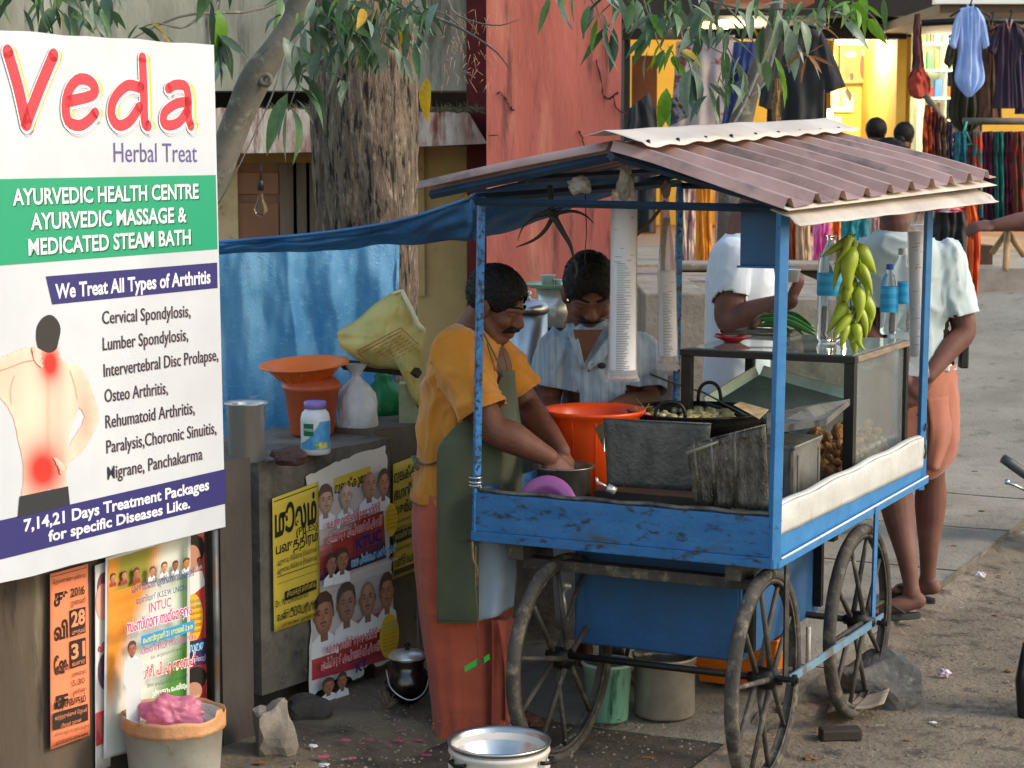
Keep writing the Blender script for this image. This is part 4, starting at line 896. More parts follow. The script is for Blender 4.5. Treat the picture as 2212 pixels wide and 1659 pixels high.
# yellow posters on the wall behind the vendor
for (lab, pts) in (('yellow notice in black Malayalam lettering just left of the vendor', [(849, 1003), (916, 978), (914, 1226), (849, 1252)]), ('yellow notice edge showing behind the vendor above the purple lid', [(1096, 965), (1142, 948), (1142, 1100), (1096, 1116)])):
    t, pr = poster('yellow_notice', lab, PC, WU, WN, pts, '#cdb03a', .012)
    x0, x1 = pts[0][0]+2, pts[1][0]-2; y = pts[0][1]
    for s_, dy, h_ in (('മൂലക്കുരു', 40, 24), ('ഭഗന്ദരം', 78, 24), ('അർശസ്', 112, 24), ('ഓപ്പറേഷൻ കൂടാതെ', 130, 8), ('ചികിത്സ നൽകുന്നു', 146, 8)):
        if y+dy < pts[3][1]: pr.text(s_, (x0, y+dy), (x1, y+dy-24), h_, BK, .02 if h_ > 10 else 0)
    if x0 < 900:
        pr.shape([(850, 1150), (914, 1126), (914, 1150), (850, 1176)], BK, px=True); pr.text('ഡോക്ടർ ബിശ്വാസ്', (853, 1166), (911, 1143), 13, '#cdb03a', .01)
        pr.text('വണ്ടി പെരിയാർ', (852, 1226), (912, 1202), 20, BK, .02); pr.shape([(850, 1232), (914, 1208), (914, 1220), (850, 1244)], BK, px=True)
        pr.text('സമയം 9 മുതൽ 1 വരെ', (853, 1192), (911, 1170), 9, BK)
    pr.build('lettering', t)
# ================================================================ blue tarpaulin
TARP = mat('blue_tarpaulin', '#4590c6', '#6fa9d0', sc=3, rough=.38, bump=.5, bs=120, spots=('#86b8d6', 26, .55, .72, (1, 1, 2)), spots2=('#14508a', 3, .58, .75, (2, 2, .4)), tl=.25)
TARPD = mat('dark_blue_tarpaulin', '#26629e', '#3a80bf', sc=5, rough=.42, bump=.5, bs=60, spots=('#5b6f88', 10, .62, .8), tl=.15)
tarp = thing('blue_tarpaulin', 'blue plastic tarpaulin hung behind the poster block and stretched up to the cart roof', 'tarpaulin', W(680, 960, 7.75))
q = MB()
def hang(u, v):
    px = lerp(440, 862, u); top = lerp(520, 516, u); bot = lerp(975, 930, u) if u < .98 else 700
    p = W(px, lerp(top, bot, v), 7.62+.25*u)
    fold = .035*math.sin(u*31+1.5*math.sin(v*3+u*4))*(.25+v*.75)+.03*noise.noise(Vector((u*7, v*3, 2)))+.012*noise.noise(Vector((u*22, v*7, 5)))+.02*math.exp(-((u-.42-.12*v)/.02)**2)
    return p+Vector((0, -fold, 0))
q.grid(hang, 130, 70); q.build('hanging_sheet', TARP, tarp)
top = catmull([W(455, 527, 7.55), W(560, 518, 7.5), (W(700, 505, 7.3)), W(860, 480, 7.05), W(1000, 436, 6.7), W(1030, 422, 6.5), W(1130, 398, 6.6), W(1230, 385, 6.9), W(1345, 372, 7.2)], 90)
bot = catmull([W(455, 548, 7.62), W(560, 545, 7.6), W(700, 541, 7.45), W(860, 528, 7.25), W(1000, 520, 7.0), W(1040, 516, 6.95), W(1130, 490, 7.0), W(1230, 452, 7.2), W(1345, 415, 7.4)], 90)
q = MB()
def strip(u, v):
    i = u*89; k = min(int(i), 88); f = i-k; a = top[k].lerp(top[k+1], f); b = bot[k].lerp(bot[k+1], f); w = v*(1-v)
    return a.lerp(b, v)+Vector((0, -.10*w+.03*noise.noise(Vector((u*10, v*5, 1)))*w*4-.008*math.sin(u*60+v*9)*w*4, .012*noise.noise(Vector((u*16, v*3, 7)))))
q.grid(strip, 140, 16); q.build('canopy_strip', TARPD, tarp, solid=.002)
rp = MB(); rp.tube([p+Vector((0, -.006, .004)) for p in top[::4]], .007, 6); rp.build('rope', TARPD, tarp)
yp = MB(); a = W(985, 402, 6.2); yp.tube([W(955, 425, 6.25), a, W(1000, 408, 6.2), W(1010, 430, 6.2)], .005, 5); tag(yp.build('yellow_tie', mat('yellow_string', '#b98e1f', rough=.7)), 'yellow string knotted under the left end of the cart roof', 'string')

# ================================================================ things on the poster block
TOPZ = .845
def on_top(px, py): return Gz(px, py, TOPZ)
def lathe_thing(name, label, cat, c, prof, m, seg=40, part='body', **k):
    t = thing(name, label, cat, c); q = MB(); q.lathe(c, prof, seg); q.build(part, m, t, **k); return t
# steel pot, partly behind the board
c = Gz(522, 1012, .838)+Vector((0, .13, 0))
t = lathe_thing('steel_pot', 'tall stainless steel pot with rolled rim, half hidden by the clinic board', 'pot', c, [(0, .003), (.055, .003), (.06, .01), (.062, .19), (.073, .197), (.072, .201), (.061, .196), (.058, .192), (.056, .02), (0, .015)], STEEL)
q = MB(); q.lathe(c+Vector((0, 0, .17)), [(0, 0), (.057, 0)], 32); q.build('milk', mat('grey_liquid', '#77736c', rough=.1), t)
# terracotta coloured bucket with orange basin on it
c = Gz(656, 948, TOPZ)+Vector((.02, .1, 0))
t = lathe_thing('brown_bucket', 'terracotta coloured plastic bucket under the orange basin', 'bucket', c, [(0, .002), (.072, .002), (.078, .01), (.098, .165), (.107, .168), (.108, .18), (.104, .186), (.088, .205), (.082, .21), (0, .21)], BRICKP, 44)
b0 = c+Vector((-.022, 0, .192))
t = thing('orange_basin', 'wide orange plastic basin tilted on top of the brown bucket', 'basin', b0); q = MB()
M = Matrix.Rotation(math.radians(-3), 3, 'Y') @ Matrix.Rotation(math.radians(4), 3, 'X')
q.lathe(b0, [(0, .004), (.075, .004), (.088, .012), (.125, .05), (.15, .062), (.162, .064), (.163, .070), (.150, .070), (.123, .058), (.085, .02), (0, .012)], 56, M=M); q.build('body', ORANGE2, t)
for k in range(16):
    a_ = k*math.pi/8; q = MB(); q.tube([b0+M @ Vector((math.cos(a_)*r_, math.sin(a_)*r_, z_)) for r_, z_ in ((.090, .0125), (.128, .049))], .0015, 4); q.build('rib', ORANGE2, t)
# jar with purple lid
c = Gz(682, 980, TOPZ); 
t = lathe_thing('plastic_jar', 'white plastic jar with purple lid and green and blue label', 'jar', c, [(0, .0), (.045, .0), (.05, .006), (.05, .035), (.0485, .05), (.0495, .065), (.05, .12), (.045, .14), (.034, .152), (.033, .155)], WHITE, 40)
q = MB(); q.lathe(c, [(.034, .154), (.038, .155), (.038, .176), (.035, .179), (0, .179)], 40); q.build('lid', mat('purple_lid', '#8a78b8', '#7a68a8', rough=.45), t)
def wrap(c, r, a0, a1, z0, z1, m, name, par, n=14, fn=None):
    q = MB(); q.grid(lambda u, v: c+Vector((r*math.cos(lerp(a0, a1, u)), r*math.sin(lerp(a0, a1, u)), lerp(z0 if fn is None else fn(u), z1, v))), n, 4); return q.build(name, m, par)
wrap(c, .0508, -2.75, -.2, .02, .115, mat('label_blue', '#3a86c4', '#5aa6d0', sc=30, rough=.4), 'label', t)
wrap(c, .0512, -2.75, -1.2, .112, .118, WHITE, 'label', t, fn=lambda u: lerp(.04, .112, u*u))
wrap(c, .0516, -2.35, -1.6, .066, .108, mat('label_green', '#1f6a48', rough=.4), 'label_badge', t)
wrap(c, .0512, -1.5, -.5, .024, .045, mat('label_yellow', '#d8c86a', '#4a9a4a', sc=60, rough=.4, lo=.45, hi=.55), 'label', t)
lp = Print(c+Vector((-.0265, -.0445, 0)), (math.cos(-.42), math.sin(-.42), 0)); 
vs, fs = text_mesh('VICKS', .03); lm = MB(); x0, x1 = min(v[0] for v in vs), max(v[0] for v in vs)
lm.add([c+Vector((.0520*math.cos(lerp(-2.3, -1.65, (x-x0)/(x1-x0))), .0520*math.sin(lerp(-2.3, -1.65, (x-x0)/(x1-x0))), .083+y*.012)) for x, y in vs], fs); lm.build('lettering', WHITE, t)
# brick-like stone
rock('loose_stone', 'reddish brown stone on the block in front of the jar', Gz(624, 1004, TOPZ)+Vector((0, .02, .026)), (.067, .045, .034), mat('brown_stone', '#5b3f38', '#43302b', sc=9, rough=.9, bump=.7, spots=('#7c6a5e', 20, .6, .72)), 14, cat='stone')
# bag of white flour, knotted
def bag(name, label, cat, c, prof, m, seed, wob=.12, squash=.8, lean=(0, 0)):
    t = thing(name, label, cat, c); q = MB(); seg = 44; vs = []
    for j, (r, z) in enumerate(prof):
        for k in range(seg):
            a_ = 2*math.pi*k/seg; rr = r*(1+wob*noise.noise(Vector((math.cos(a_)*1.8+seed, math.sin(a_)*1.8, z*12)))+.06*noise.noise(Vector((math.cos(a_)*6, math.sin(a_)*6, z*30+seed)))*(1+z*10))
            vs.append(c+Vector((rr*math.cos(a_)+lean[0]*z, squash*rr*math.sin(a_)+lean[1]*z, z)))
    q.add(vs, [(j*seg+k, j*seg+(k+1) % seg, (j+1)*seg+(k+1) % seg, (j+1)*seg+k) for j in range(len(prof)-1) for k in range(seg)]+[tuple(range(seg))], True)
    q.build('body', m, t); return t
CLEARB = mat('milky_polythene', '#eceaec', '#d2d0d4', sc=14, rough=.25, trans=.3, ior=1.15, bump=.8, bs=30)
c = Gz(765, 938, TOPZ)+Vector((.005, .05, 0))
t = bag('flour_bag', 'clear polythene bag half full of white flour, knotted on top', 'bag', c, [(.05, .0), (.070, .006), (.076, .03), (.075, .07), (.073, .11), (.064, .14), (.048, .165), (.030, .185), (.016, .20), (.013, .208), (.024, .225), (.034, .24), (.040, .25)], CLEARB, 3, wob=.28, squash=.75)
q = MB(); q.lathe(c, [(0, .006), (.058, .006), (.066, .02), (.068, .09), (.06, .112), (.03, .118), (0, .12)], 36, sy=.73, wob=.1); q.build('flour', mat('white_flour', '#e2dcde', '#d2ccd0', sc=20, rough=.9), t)
# green bag of bananas
GREENB = mat('green_polythene', '#1a8a4c', '#0f6a38', sc=10, rough=.25, bump=.6, bs=30, tl=.3, spots=('#63c48a', 24, .66, .74))
c = Gz(848, 912, TOPZ)+Vector((.0, .1, 0))
bag('green_bag', 'crumpled green polythene bag holding plantains beside the vendor', 'bag', c, [(.05, 0), (.085, .01), (.095, .04), (.09, .08), (.07, .11), (.045, .135), (.03, .15), (.035, .165), (.02, .175)], GREENB, 9, wob=.3, squash=.7, lean=(-.25, 0))
# plank and yellow sack
plank = MB(); a, b = W(742, 788, 7.3), W(905, 806, 7.15); plank.tube([a, lerp(a, b, .5)+Vector((0, 0, .004)), b], .024, 4, smooth=False, sq=.8)
tag(plank.build('plank', WOODD), 'rough dark wooden plank lying across under the yellow sack', 'plank')
SACK = mat('yellow_woven_sack', '#d6c67c', '#b9b06a', sc=6, rough=.6, bump=.4, bs=120, spots=('#7f8a4a', 5, .56, .74), spots2=('#d9d0a6', 14, .64, .76), tl=.15)
t = thing('yellow_sack', 'crumpled yellow woven plastic sack printed in red, leaning by the tree trunk', 'sack', W(830, 800, 7.2))
ol = [(728, 720), (745, 706), (775, 688), (812, 655), (848, 632), (866, 627), (882, 655), (900, 695), (918, 712), (914, 760), (908, 830), (905, 880), (893, 860), (890, 808), (850, 800), (800, 792), (760, 768), (735, 745)]
sp_ = smooth_poly(ol, 5); cx = (835, 735); rings = 9
q = MB(); vs = []
for j in range(rings+1):
    f = j/rings
    for (x, y) in sp_:
        px, py = lerp(cx[0], x, f), lerp(cx[1], y, f); bul = math.sqrt(max(0, 1-f*f))*.07
        d = .03*noise.noise(Vector((px*.022, py*.022, 1)))+.02*abs(noise.noise(Vector((px*.05, py*.03, 4))))
        vs.append(W(px, py, 7.2-bul-d*(1 if f > 0 else 1)))
k = len(sp_); q.add(vs, [(j*k+i, j*k+(i+1) % k, (j+1)*k+(i+1) % k, (j+1)*k+i) for j in range(rings) for i in range(k)], True)
q.build('front', SACK, t, solid=.003)
q = MB(); q.add([W(x, y, 7.28) for x, y in sp_]+[W(cx[0], cx[1], 7.33)], [(i, (i+1) % k, k) for i in range(k)]); q.build('back', SACK, t)
q = MB(); q.tube([W(850, 634, 7.17), W(868, 628, 7.16), W(884, 660, 7.15), W(903, 700, 7.15), W(917, 716, 7.15)], .008, 6); q.build('hem', mat('pale_plastic_hem', '#d8d0b4', rough=.5), t)
def Wd(px, py):                                            # a point on the sack's bulging front
    f = 0
    for s_ in range(1, 20):
        g_ = s_/20
        if inside([(lerp(cx[0], x, g_), lerp(cx[1], y, g_)) for x, y in sp_], px, py): f = g_; break
    f = f or 1; return W(px, py, 7.2-math.sqrt(max(0, 1-f*f))*.07-.045)
def sline(a, b, w=.0022, m=None, par=None, name='printed_line'):
    q = MB(); q.tube([Wd(lerp(a[0], b[0], k/6), lerp(a[1], b[1], k/6)) for k in range(7)], w, 4); return q
REDINK = mat('red_ink', '#a8452a', rough=.6)
pl = MB()
for a_, b_ in (((772, 758), (866, 708)), ((866, 708), (905, 745)), ((772, 762), (800, 786)), ((776, 765), (868, 714))):
    o_ = sline(a_, b_, .0014); n0 = len(pl.v); pl.v += o_.v; pl.f += [[i+n0 for i in f] for f in o_.f]; pl.c += o_.c; pl.sm += o_.sm
for r_ in range(7):
    x = 800+r_*7
    for k in range(5): 
        o_ = sline((x+k*13, 752-r_*-5-k*7), (x+k*13+9, 752-r_*-5-k*7-5), .0011); n0 = len(pl.v); pl.v += o_.v; pl.f += [[i+n0 for i in f] for f in o_.f]; pl.c += o_.c; pl.sm += o_.sm
o = pl.build('printed_text', REDINK, t); o['kind'] = 'stuff'
t = thing('pale_carton', 'pale printed carton standing behind the green bag', 'carton', W(885, 900, 7.3))
q = MB(); a, b = W(862, 925, 7.3), W(912, 830, 7.3); q.box((a.x, 7.3, a.z), (b.x, 7.4, b.z)); q.build('body', mat('carton_print', '#a5a184', '#8f9a7c', sc=30, rough=.8), t)

# ================================================================ foreground left: paint bucket with orange tape and pink bag
c = Gz(371, 1720, 0)+Vector((0, .06, 0)); c.z = -.01
zt = W(371, 1562, c.y-.12).z
t = thing('paint_bucket', 'dirty white plastic bucket with torn orange tape round its rim', 'bucket', c)
DIRTW = mat('dirty_white_plastic', '#c8c5bf', '#a9a49c', sc=5, rough=.55, bump=.1, spots=('#6e665c', 9, .58, .75), spots2=('#57504a', 60, .66, .72))
q = MB(); q.lathe(c, [(0, 0), (.122, 0), (.127, .01), (.142, zt-.03), (.146, zt-.03), (.146, zt), (.139, zt), (.136, zt-.04), (.12, .02), (0, .02)], 56); q.build('body', DIRTW, t)
q = MB(); q.grid(lambda u, v: c+Vector(((.149+.003*noise.noise(Vector((u*40, v, 0))))*math.cos(u*2*math.pi), (.149+.003*noise.noise(Vector((u*40, v, 0))))*math.sin(u*2*math.pi), zt-.034+v*(.046+.012*noise.noise(Vector((u*12, 3, 0)))+(.02 if .93 < u < .97 else 0)))), 90, 5)
q.build('tape_band', mat('orange_tape', '#d2a070', '#b9825a', sc=9, rough=.6, bump=.3, spots=('#7b4a2a', 30, .62, .7)), t, solid=.002)
q = MB(); q.grid(lambda u, v: c+Vector((.138*v*math.cos(u*6.2832), .138*v*math.sin(u*6.2832), zt-.03+.012*noise.noise(Vector((v*4*math.cos(u*6.28), v*4*math.sin(u*6.28), 1))))), 40, 8); q.build('plastic_lining', mat('pale_lining', '#c9bfb8', '#a89e98', sc=14, rough=.4), t)
pk = crumple('pink_bag', c+Vector((-.005, -.02, zt+.005)), (.085, .05, .055), mat('pink_polythene', '#ea9ab2', '#d6779a', sc=8, rough=.3, bump=.4, bs=20, tl=.45, spots=('#efa2bb', 20, .6, .7)), None, 21, sub=5, amp=.55)
tag(pk, 'crumpled pink polythene bag lying in the bucket with orange tape', 'plastic bag')
# foreground pot on white tub
c = Gz(1078, 1745, 0)+Vector((0, .1, 0)); c.z = -.07
zr = W(1078, 1603, c.y).z-c.z
t = thing('white_tub', 'white enamelled tub with chipped lugs, under the aluminium vessel', 'tub', c); R_ = .155*.93
q = MB(); q.lathe(c, [(0, 0), (R_-.014, 0), (R_-.008, .01), (R_, zr-.075), (R_+.004, zr-.07), (R_+.004, zr-.06), (R_-.004, zr-.055), (R_-.002, zr-.03), (R_+.004, zr-.022), (R_+.002, zr-.012), (R_-.012, zr-.012), (R_-.02, .02), (0, .02)], 60)
q.build('body', mat('chipped_enamel', '#cfc9c2', '#b5aea6', sc=5, rough=.4, spots=('#5b4a3e', 13, .64, .7), spots2=('#9a7f74', 4, .6, .8)), t)
for a_ in (math.radians(218), math.radians(-25)):
    q = MB(); n_ = Vector((math.cos(a_), math.sin(a_), 0)); s_ = Vector((-n_.y, n_.x, 0)); b_ = c+n_*(R_+.0)+Vector((0, 0, zr-.035))
    q.tube([b_-s_*.03, b_-s_*.028+n_*.012, b_+n_*.016+Vector((0, 0, -.006)), b_+s_*.028+n_*.012, b_+s_*.03], .006, 8); q.build('handle', IRON, t)
t = thing('aluminium_vessel', 'open shiny aluminium vessel set in the white tub in the foreground', 'vessel', c+Vector((0, 0, zr-.06)))
q = MB(); q.lathe(c, [(0, zr-.12), (.05, zr-.118), (.1, zr-.09), (R_-.012, zr-.03), (R_-.006, zr-.002), (R_+.002, zr+.008), (R_+.006, zr+.006), (R_+.004, zr-.002), (R_-.003, zr-.011), (R_-.014, zr-.045)], 60); q.build('body', ALU, t)
# round dark steel pot behind the vendor's feet
c = Gz(880, 1520, 0)+Vector((0, .02, 0)); r_ = .078
t = thing('round_pot', 'round bellied blackened steel pot with lid and wire bail by the wall', 'pot', c)
pf = [(0, .0), (.035, .002)]+[(r_*math.sin(math.pi*k/20+.0)*1.0, .07-r_*.9*math.cos(math.pi*k/20)) for k in range(5, 16)]+[(.058, .142), (.062, .150), (.062, .156), (.05, .158)]
q = MB(); q.lathe(c, pf, 44); q.build('body', mat('blackened_steel', '#5c5854', '#3a3734', sc=7, rough=.22, metal=.9, spots=('#1c1a19', 3, .48, .6)), t)
q = MB(); q.lathe(c+Vector((0, 0, .156)), [(.064, 0), (.066, .006), (.058, .012), (.05, .02), (.02, .026), (0, .027)], 44); q.build('lid', STEEL, t)
q = MB(); q.lathe(c+Vector((0, 0, .18)), [(.008, 0), (.006, .012), (.014, .018), (.010, .026), (0, .028)], 16); q.build('knob', IRON, q and t)
q = MB(); q.tube(catmull([c+Vector((-.07, -.03, .12)), c+Vector((-.05, -.085, .07)), c+Vector((.01, -.10, .035)), c+Vector((.06, -.075, .055)), c+Vector((.078, -.03, .11))], 20), .0025, 6); q.build('bail', STEEL, t)
q = MB(); q.tube(catmull([W(905, 1240, 6.75), W(903, 1330, 6.72), W(905, 1400, 6.66), W(908, 1440, 6.62)], 14), .006, 6); tag(q.build('cord', mat('grey_cord', '#57524b', rough=.8)), 'grey cord hanging down behind the vendor onto the round pot', 'cord')
# dry roots by the block
q = MB()
for k in range(50):
    p = Gz(838+random.uniform(-8, 8), 1520+random.uniform(-10, 14)); d = Vector((random.gauss(0, .03), random.gauss(0, .02), random.uniform(.01, .06))); q.tube([p, p+d*.5+Vector((random.gauss(0, .006), 0, 0)), p+d], .0012, 4)
tag(q.build('dry_grass', mat('dry_grass', '#7a6a52', rough=.9)), 'tuft of dry roots at the corner of the poster block', kind='stuff')
# ================================================================ trees
BARK = mat('rough_bark', '#7d6c5c', '#54473c', sc=9, rough=.95, bump=2.4, bs=30, st=(2.4, 2.4, .8), spots=('#a3927f', 9, .55, .66, (4, 4, .9)), spots2=('#1d1815', 7, .54, .61, (5.5, 5.5, .9)), lo=.35, hi=.65)
BARK2 = mat('smooth_grey_bark', '#6d675c', '#4c483f', sc=4, rough=.85, bump=.5, bs=30, spots=('#8f8a7a', 12, .58, .72), spots2=('#34322c', 5, .58, .72))
LEAFM = [mat('leaf_green', '#46683a', '#587848', sc=12, rough=.38, tl=.3), mat('leaf_dark', '#384f36', '#465e42', sc=12, rough=.4, tl=.22), mat('leaf_grey', '#7c8c78', '#667a66', sc=12, rough=.4, tl=.2),
         mat('leaf_bright', '#5c8a22', '#6f9a2c', sc=12, rough=.4, tl=.45), mat('leaf_yellow', '#c9a21c', '#b08a1a', sc=12, rough=.45, tl=.4), mat('leaf_brown', '#8a5a30', '#a06a3a', sc=12, rough=.5, tl=.3)]
def leaf_mesh(i, Lg, wd, curve):
    q = MB(); n = 7
    for k in range(n):
        f = k/(n-1); w_ = wd*math.sin(math.pi*min(1, f**.8))*(1 if 0 < k < n-1 else 0)+.0004; z = -curve*f*f*Lg; x = Lg*f
        q.v += [Vector((x, -w_, z+.35*w_)), Vector((x, 0, z)), Vector((x, w_, z+.35*w_))]
    q.f = [[k*3+j, k*3+j+1, k*3+j+4, k*3+j+3] for k in range(n-1) for j in range(2)]; q.sm = [True]*len(q.f); q.c = [None]*len(q.f)
    return q.mesh('leaf')
LMESH = []
for mi, mm in enumerate(LEAFM):
    for v_ in range(4):
        me = leaf_mesh(mi, 1, .10+.025*v_, .05+.14*v_); me.materials.append(mm); LMESH.append(me)
def leaf(par, p, d, size, mi, roll=None, Mi=None):
    me = LMESH[mi*4+random.randrange(4)]; o = link(bpy.data.objects.new('leaf', me)); o.parent = par
    q = Vector(d).to_track_quat('X', 'Z').to_matrix().to_4x4() @ Matrix.Rotation(roll if roll is not None else random.uniform(-.9, .9), 4, 'X')
    M = Matrix.Translation(p) @ q @ Matrix.Diagonal((size, size, size, 1)); o.matrix_basis = (Mi or mat_of(par).inverted()) @ M; return o
def twig(par, pts, r0, r1, m, n=12, name='twig'):
    c_ = catmull(pts, n); q = MB(); q.tube(c_, [lerp(r0, r1, k/(n-1)) for k in range(n)], 6); q.build(name, m, par); return c_
def cluster(par, anchor, n, spread, mats, size=(.10, .17), down=.7, fan=.62):
    for k in range(int(n*.85)):
        p = anchor+Vector((random.gauss(0, spread), random.gauss(0, spread), random.gauss(0, spread*.6)))
        d = Vector((random.gauss(0, fan), random.gauss(0, fan), -down+random.gauss(0, .3))); leaf(par, p, d.normalized(), random.uniform(*size), random.choice(mats))
def trunk(name, par, pts, rad, m, seg=40, n=40, rough=.12, ridge=9):
    c_ = catmull(pts, n); rr = catmull([(r, 0, 0) for r in rad], n); q = MB(); vs = []
    for i, p in enumerate(c_):
        for k in range(seg):
            a_ = 2*math.pi*k/seg; r = rr[i].x*(1+rough*noise.noise(Vector((math.cos(a_)*2.2, math.sin(a_)*2.2, p.z*1.3)))+rough*.7*abs(noise.noise(Vector((math.cos(a_)*ridge, math.sin(a_)*ridge, p.z*2.1))))+rough*.45*noise.noise(Vector((math.cos(a_)*22, math.sin(a_)*22, p.z*9)))+rough*.3*abs(noise.noise(Vector((math.cos(a_)*34, math.sin(a_)*34, p.z*22)))))
            vs.append(p+Vector((r*math.cos(a_), r*math.sin(a_), 0)))
    q.add(vs, [(i*seg+k, i*seg+(k+1) % seg, (i+1)*seg+(k+1) % seg, (i+1)*seg+k) for i in range(n-1) for k in range(seg)], True); return q.build(name, m, par)
# big trunk
TY = 9.0
t1 = thing('street_tree', 'thick rough barked tree trunk behind the blue tarpaulin', 'tree', Vector((W(800, 700, TY).x, TY, 0)))
b0 = W(812, 690, TY); trunk('trunk', t1, [(b0.x+.03, TY, -.1), (W(820, 700, TY).x, TY, W(0, 700, TY).z), (W(800, 400, TY).x, TY, W(0, 400, TY).z), (W(796, 100, TY).x, TY, W(0, 100, TY).z), (W(790, -300, TY).x, TY+.1, W(0, -300, TY).z), (W(780, -900, TY).x, TY+.2, 5.5)], [.185, .18, .195, .20, .185, .12], BARK, 140, 220, .10, 9)
trunk('bole', t1, [(W(735, 700, TY).x, TY+.15, -.1), (W(735, 500, TY).x, TY+.12, W(0, 500, TY).z), (W(728, 100, TY).x, TY+.12, W(0, 100, TY).z), (W(700, -600, TY).x, TY+.2, 4.8)], [.15, .12, .13, .1], BARK, 60, 60, .16)
# leaning branch tree
t2 = thing('leaning_tree', 'slender grey leaning tree between the clinic board and the big trunk', 'tree', W(420, 900, 8.0)); t2.location.z = 0; MW[t2.name] = Matrix.Translation(t2.location)
trunk('trunk', t2, [W(330, 900, 8.1), W(430, 480, 8.0), W(470, 370, 8.0), W(520, 240, 8.0), (W(562, 150, 8.0)), W(625, 60, 8.0), W(668, -60, 8.0), W(740, -400, 8.1)], [.065, .062, .06, .06, .068, .058, .056, .05], BARK2, 30, 60, .08, 5)
knot = MB(); knot.lathe(W(573, 172, 7.94), [(.03, -.006), (.027, .004), (.018, .006), (.01, .0)], 18, M=Matrix.Rotation(math.pi/2, 3, 'X')); knot.build('knot', BARK2, t2)
MI = mat_of(t2).inverted()
tw = [twig(t2, [W(660, -30, 7.6), W(560, 20, 7.5), W(470, 28, 7.3), W(400, 33, 7.2), W(330, 60, 7.1), W(280, 88, 7.0)], .008, .003, BARK2),
      twig(t2, [W(620, 100, 7.9), W(590, 200, 7.6), W(545, 300, 7.4), W(500, 390, 7.3), W(472, 440, 7.3)], .004, .002, BARK2),
      twig(t2, [W(640, 40, 7.9), W(660, 120, 7.4), W(640, 190, 7.2), W(622, 240, 7.2)], .005, .002, BARK2),
      twig(t2, [W(440, 30, 7.2), W(395, 60, 7.1), W(340, 50, 7.0), W(300, 62, 7.0)], .005, .002, BARK2), twig(t2, [W(480, -20, 7.2), W(465, 60, 7.1), W(455, 100, 7.0)], .004, .002, BARK2)]
def lf(par, px, py, Y, dx, dy, L_, mi, dyy=None):      # a leaf from photo point, pointing dx,dy (photo pixels)
    p = W(px, py, Y); q_ = W(px+dx, py+dy, Y+(random.uniform(-.05, .05) if dyy is None else dyy)); d = q_-p; leaf(par, p, d.normalized(), d.length if L_ is None else L_, mi)
for a in ((455, 15, 7.0, 8, 105, 1), (470, 20, 7.0, 25, 110, 3), (300, 52, 6.9, -55, 62, 1), (325, 48, 6.9, 62, 40, 4), (300, 60, 6.9, 60, 28, 1), (330, 55, 6.9, 55, 42, 1), (468, 85, 7.0, 55, 70, 1), (462, 95, 7.0, 40, 82, 2), (465, 98, 7.0, 25, 100, 2), (460, 70, 7.0, 60, 60, 1), (470, 75, 7.0, 70, 45, 1), (470, 95, 7.0, 12, 100, 1),
          (612, 80, 7.3, 52, 95, 2), (628, 92, 7.3, 30, 80, 1), (655, 62, 7.2, 45, 35, 1), (640, 100, 7.2, 50, 62, 2), (622, 200, 7.1, -58, 130, 0), (618, 235, 7.1, -28, 68, 2), (620, 238, 7.1, -8, 112, 2), (628, 232, 7.1, 48, 100, 0), (640, 215, 7.1, 45, 45, 2), (650, 190, 7.1, 75, 62, 0), (650, 160, 7.1, 82, 85, 1), (640, 180, 7.1, 60, 50, 0),
          (50, 20, 6.8, 35, 70, 1), (75, -10, 6.8, 10, 70, 0), (100, 30, 6.8, 25, 60, 1), (130, 28, 6.8, 12, 46, 4), (165, -10, 6.9, 28, 66, 1), (200, 0, 6.9, -5, 72, 2), (215, 20, 6.9, 28, 60, 0), (95, -5, 6.8, -12, 90, 1), (20, -10, 6.8, -25, 55, 1), (185, 42, 6.9, -25, 35, 1), (235, 10, 6.9, 14, 55, 1)):
    lf(t2, a[0], a[1], a[2], a[3], a[4], None, a[5])
for (px, py, n, sp, mt) in ((40, -30, 12, .06, [0, 1, 1, 2]), (120, -20, 12, .06, [0, 1, 1]), (200, -20, 10, .05, [0, 1, 1, 2]), (150, 30, 12, .05, [1, 1, 0]), (230, 20, 6, .03, [1, 0]), (470, -40, 6, .04, [1, 0]), (690, 30, 12, .06, [0, 1, 2]), (720, 60, 16, .06, [0, 1, 2]), (700, 140, 10, .06, [0, 1, 2])):
    cluster(t2, W(px, py, random.uniform(6.9, 7.4)), n, sp, mt, (.08, .14))
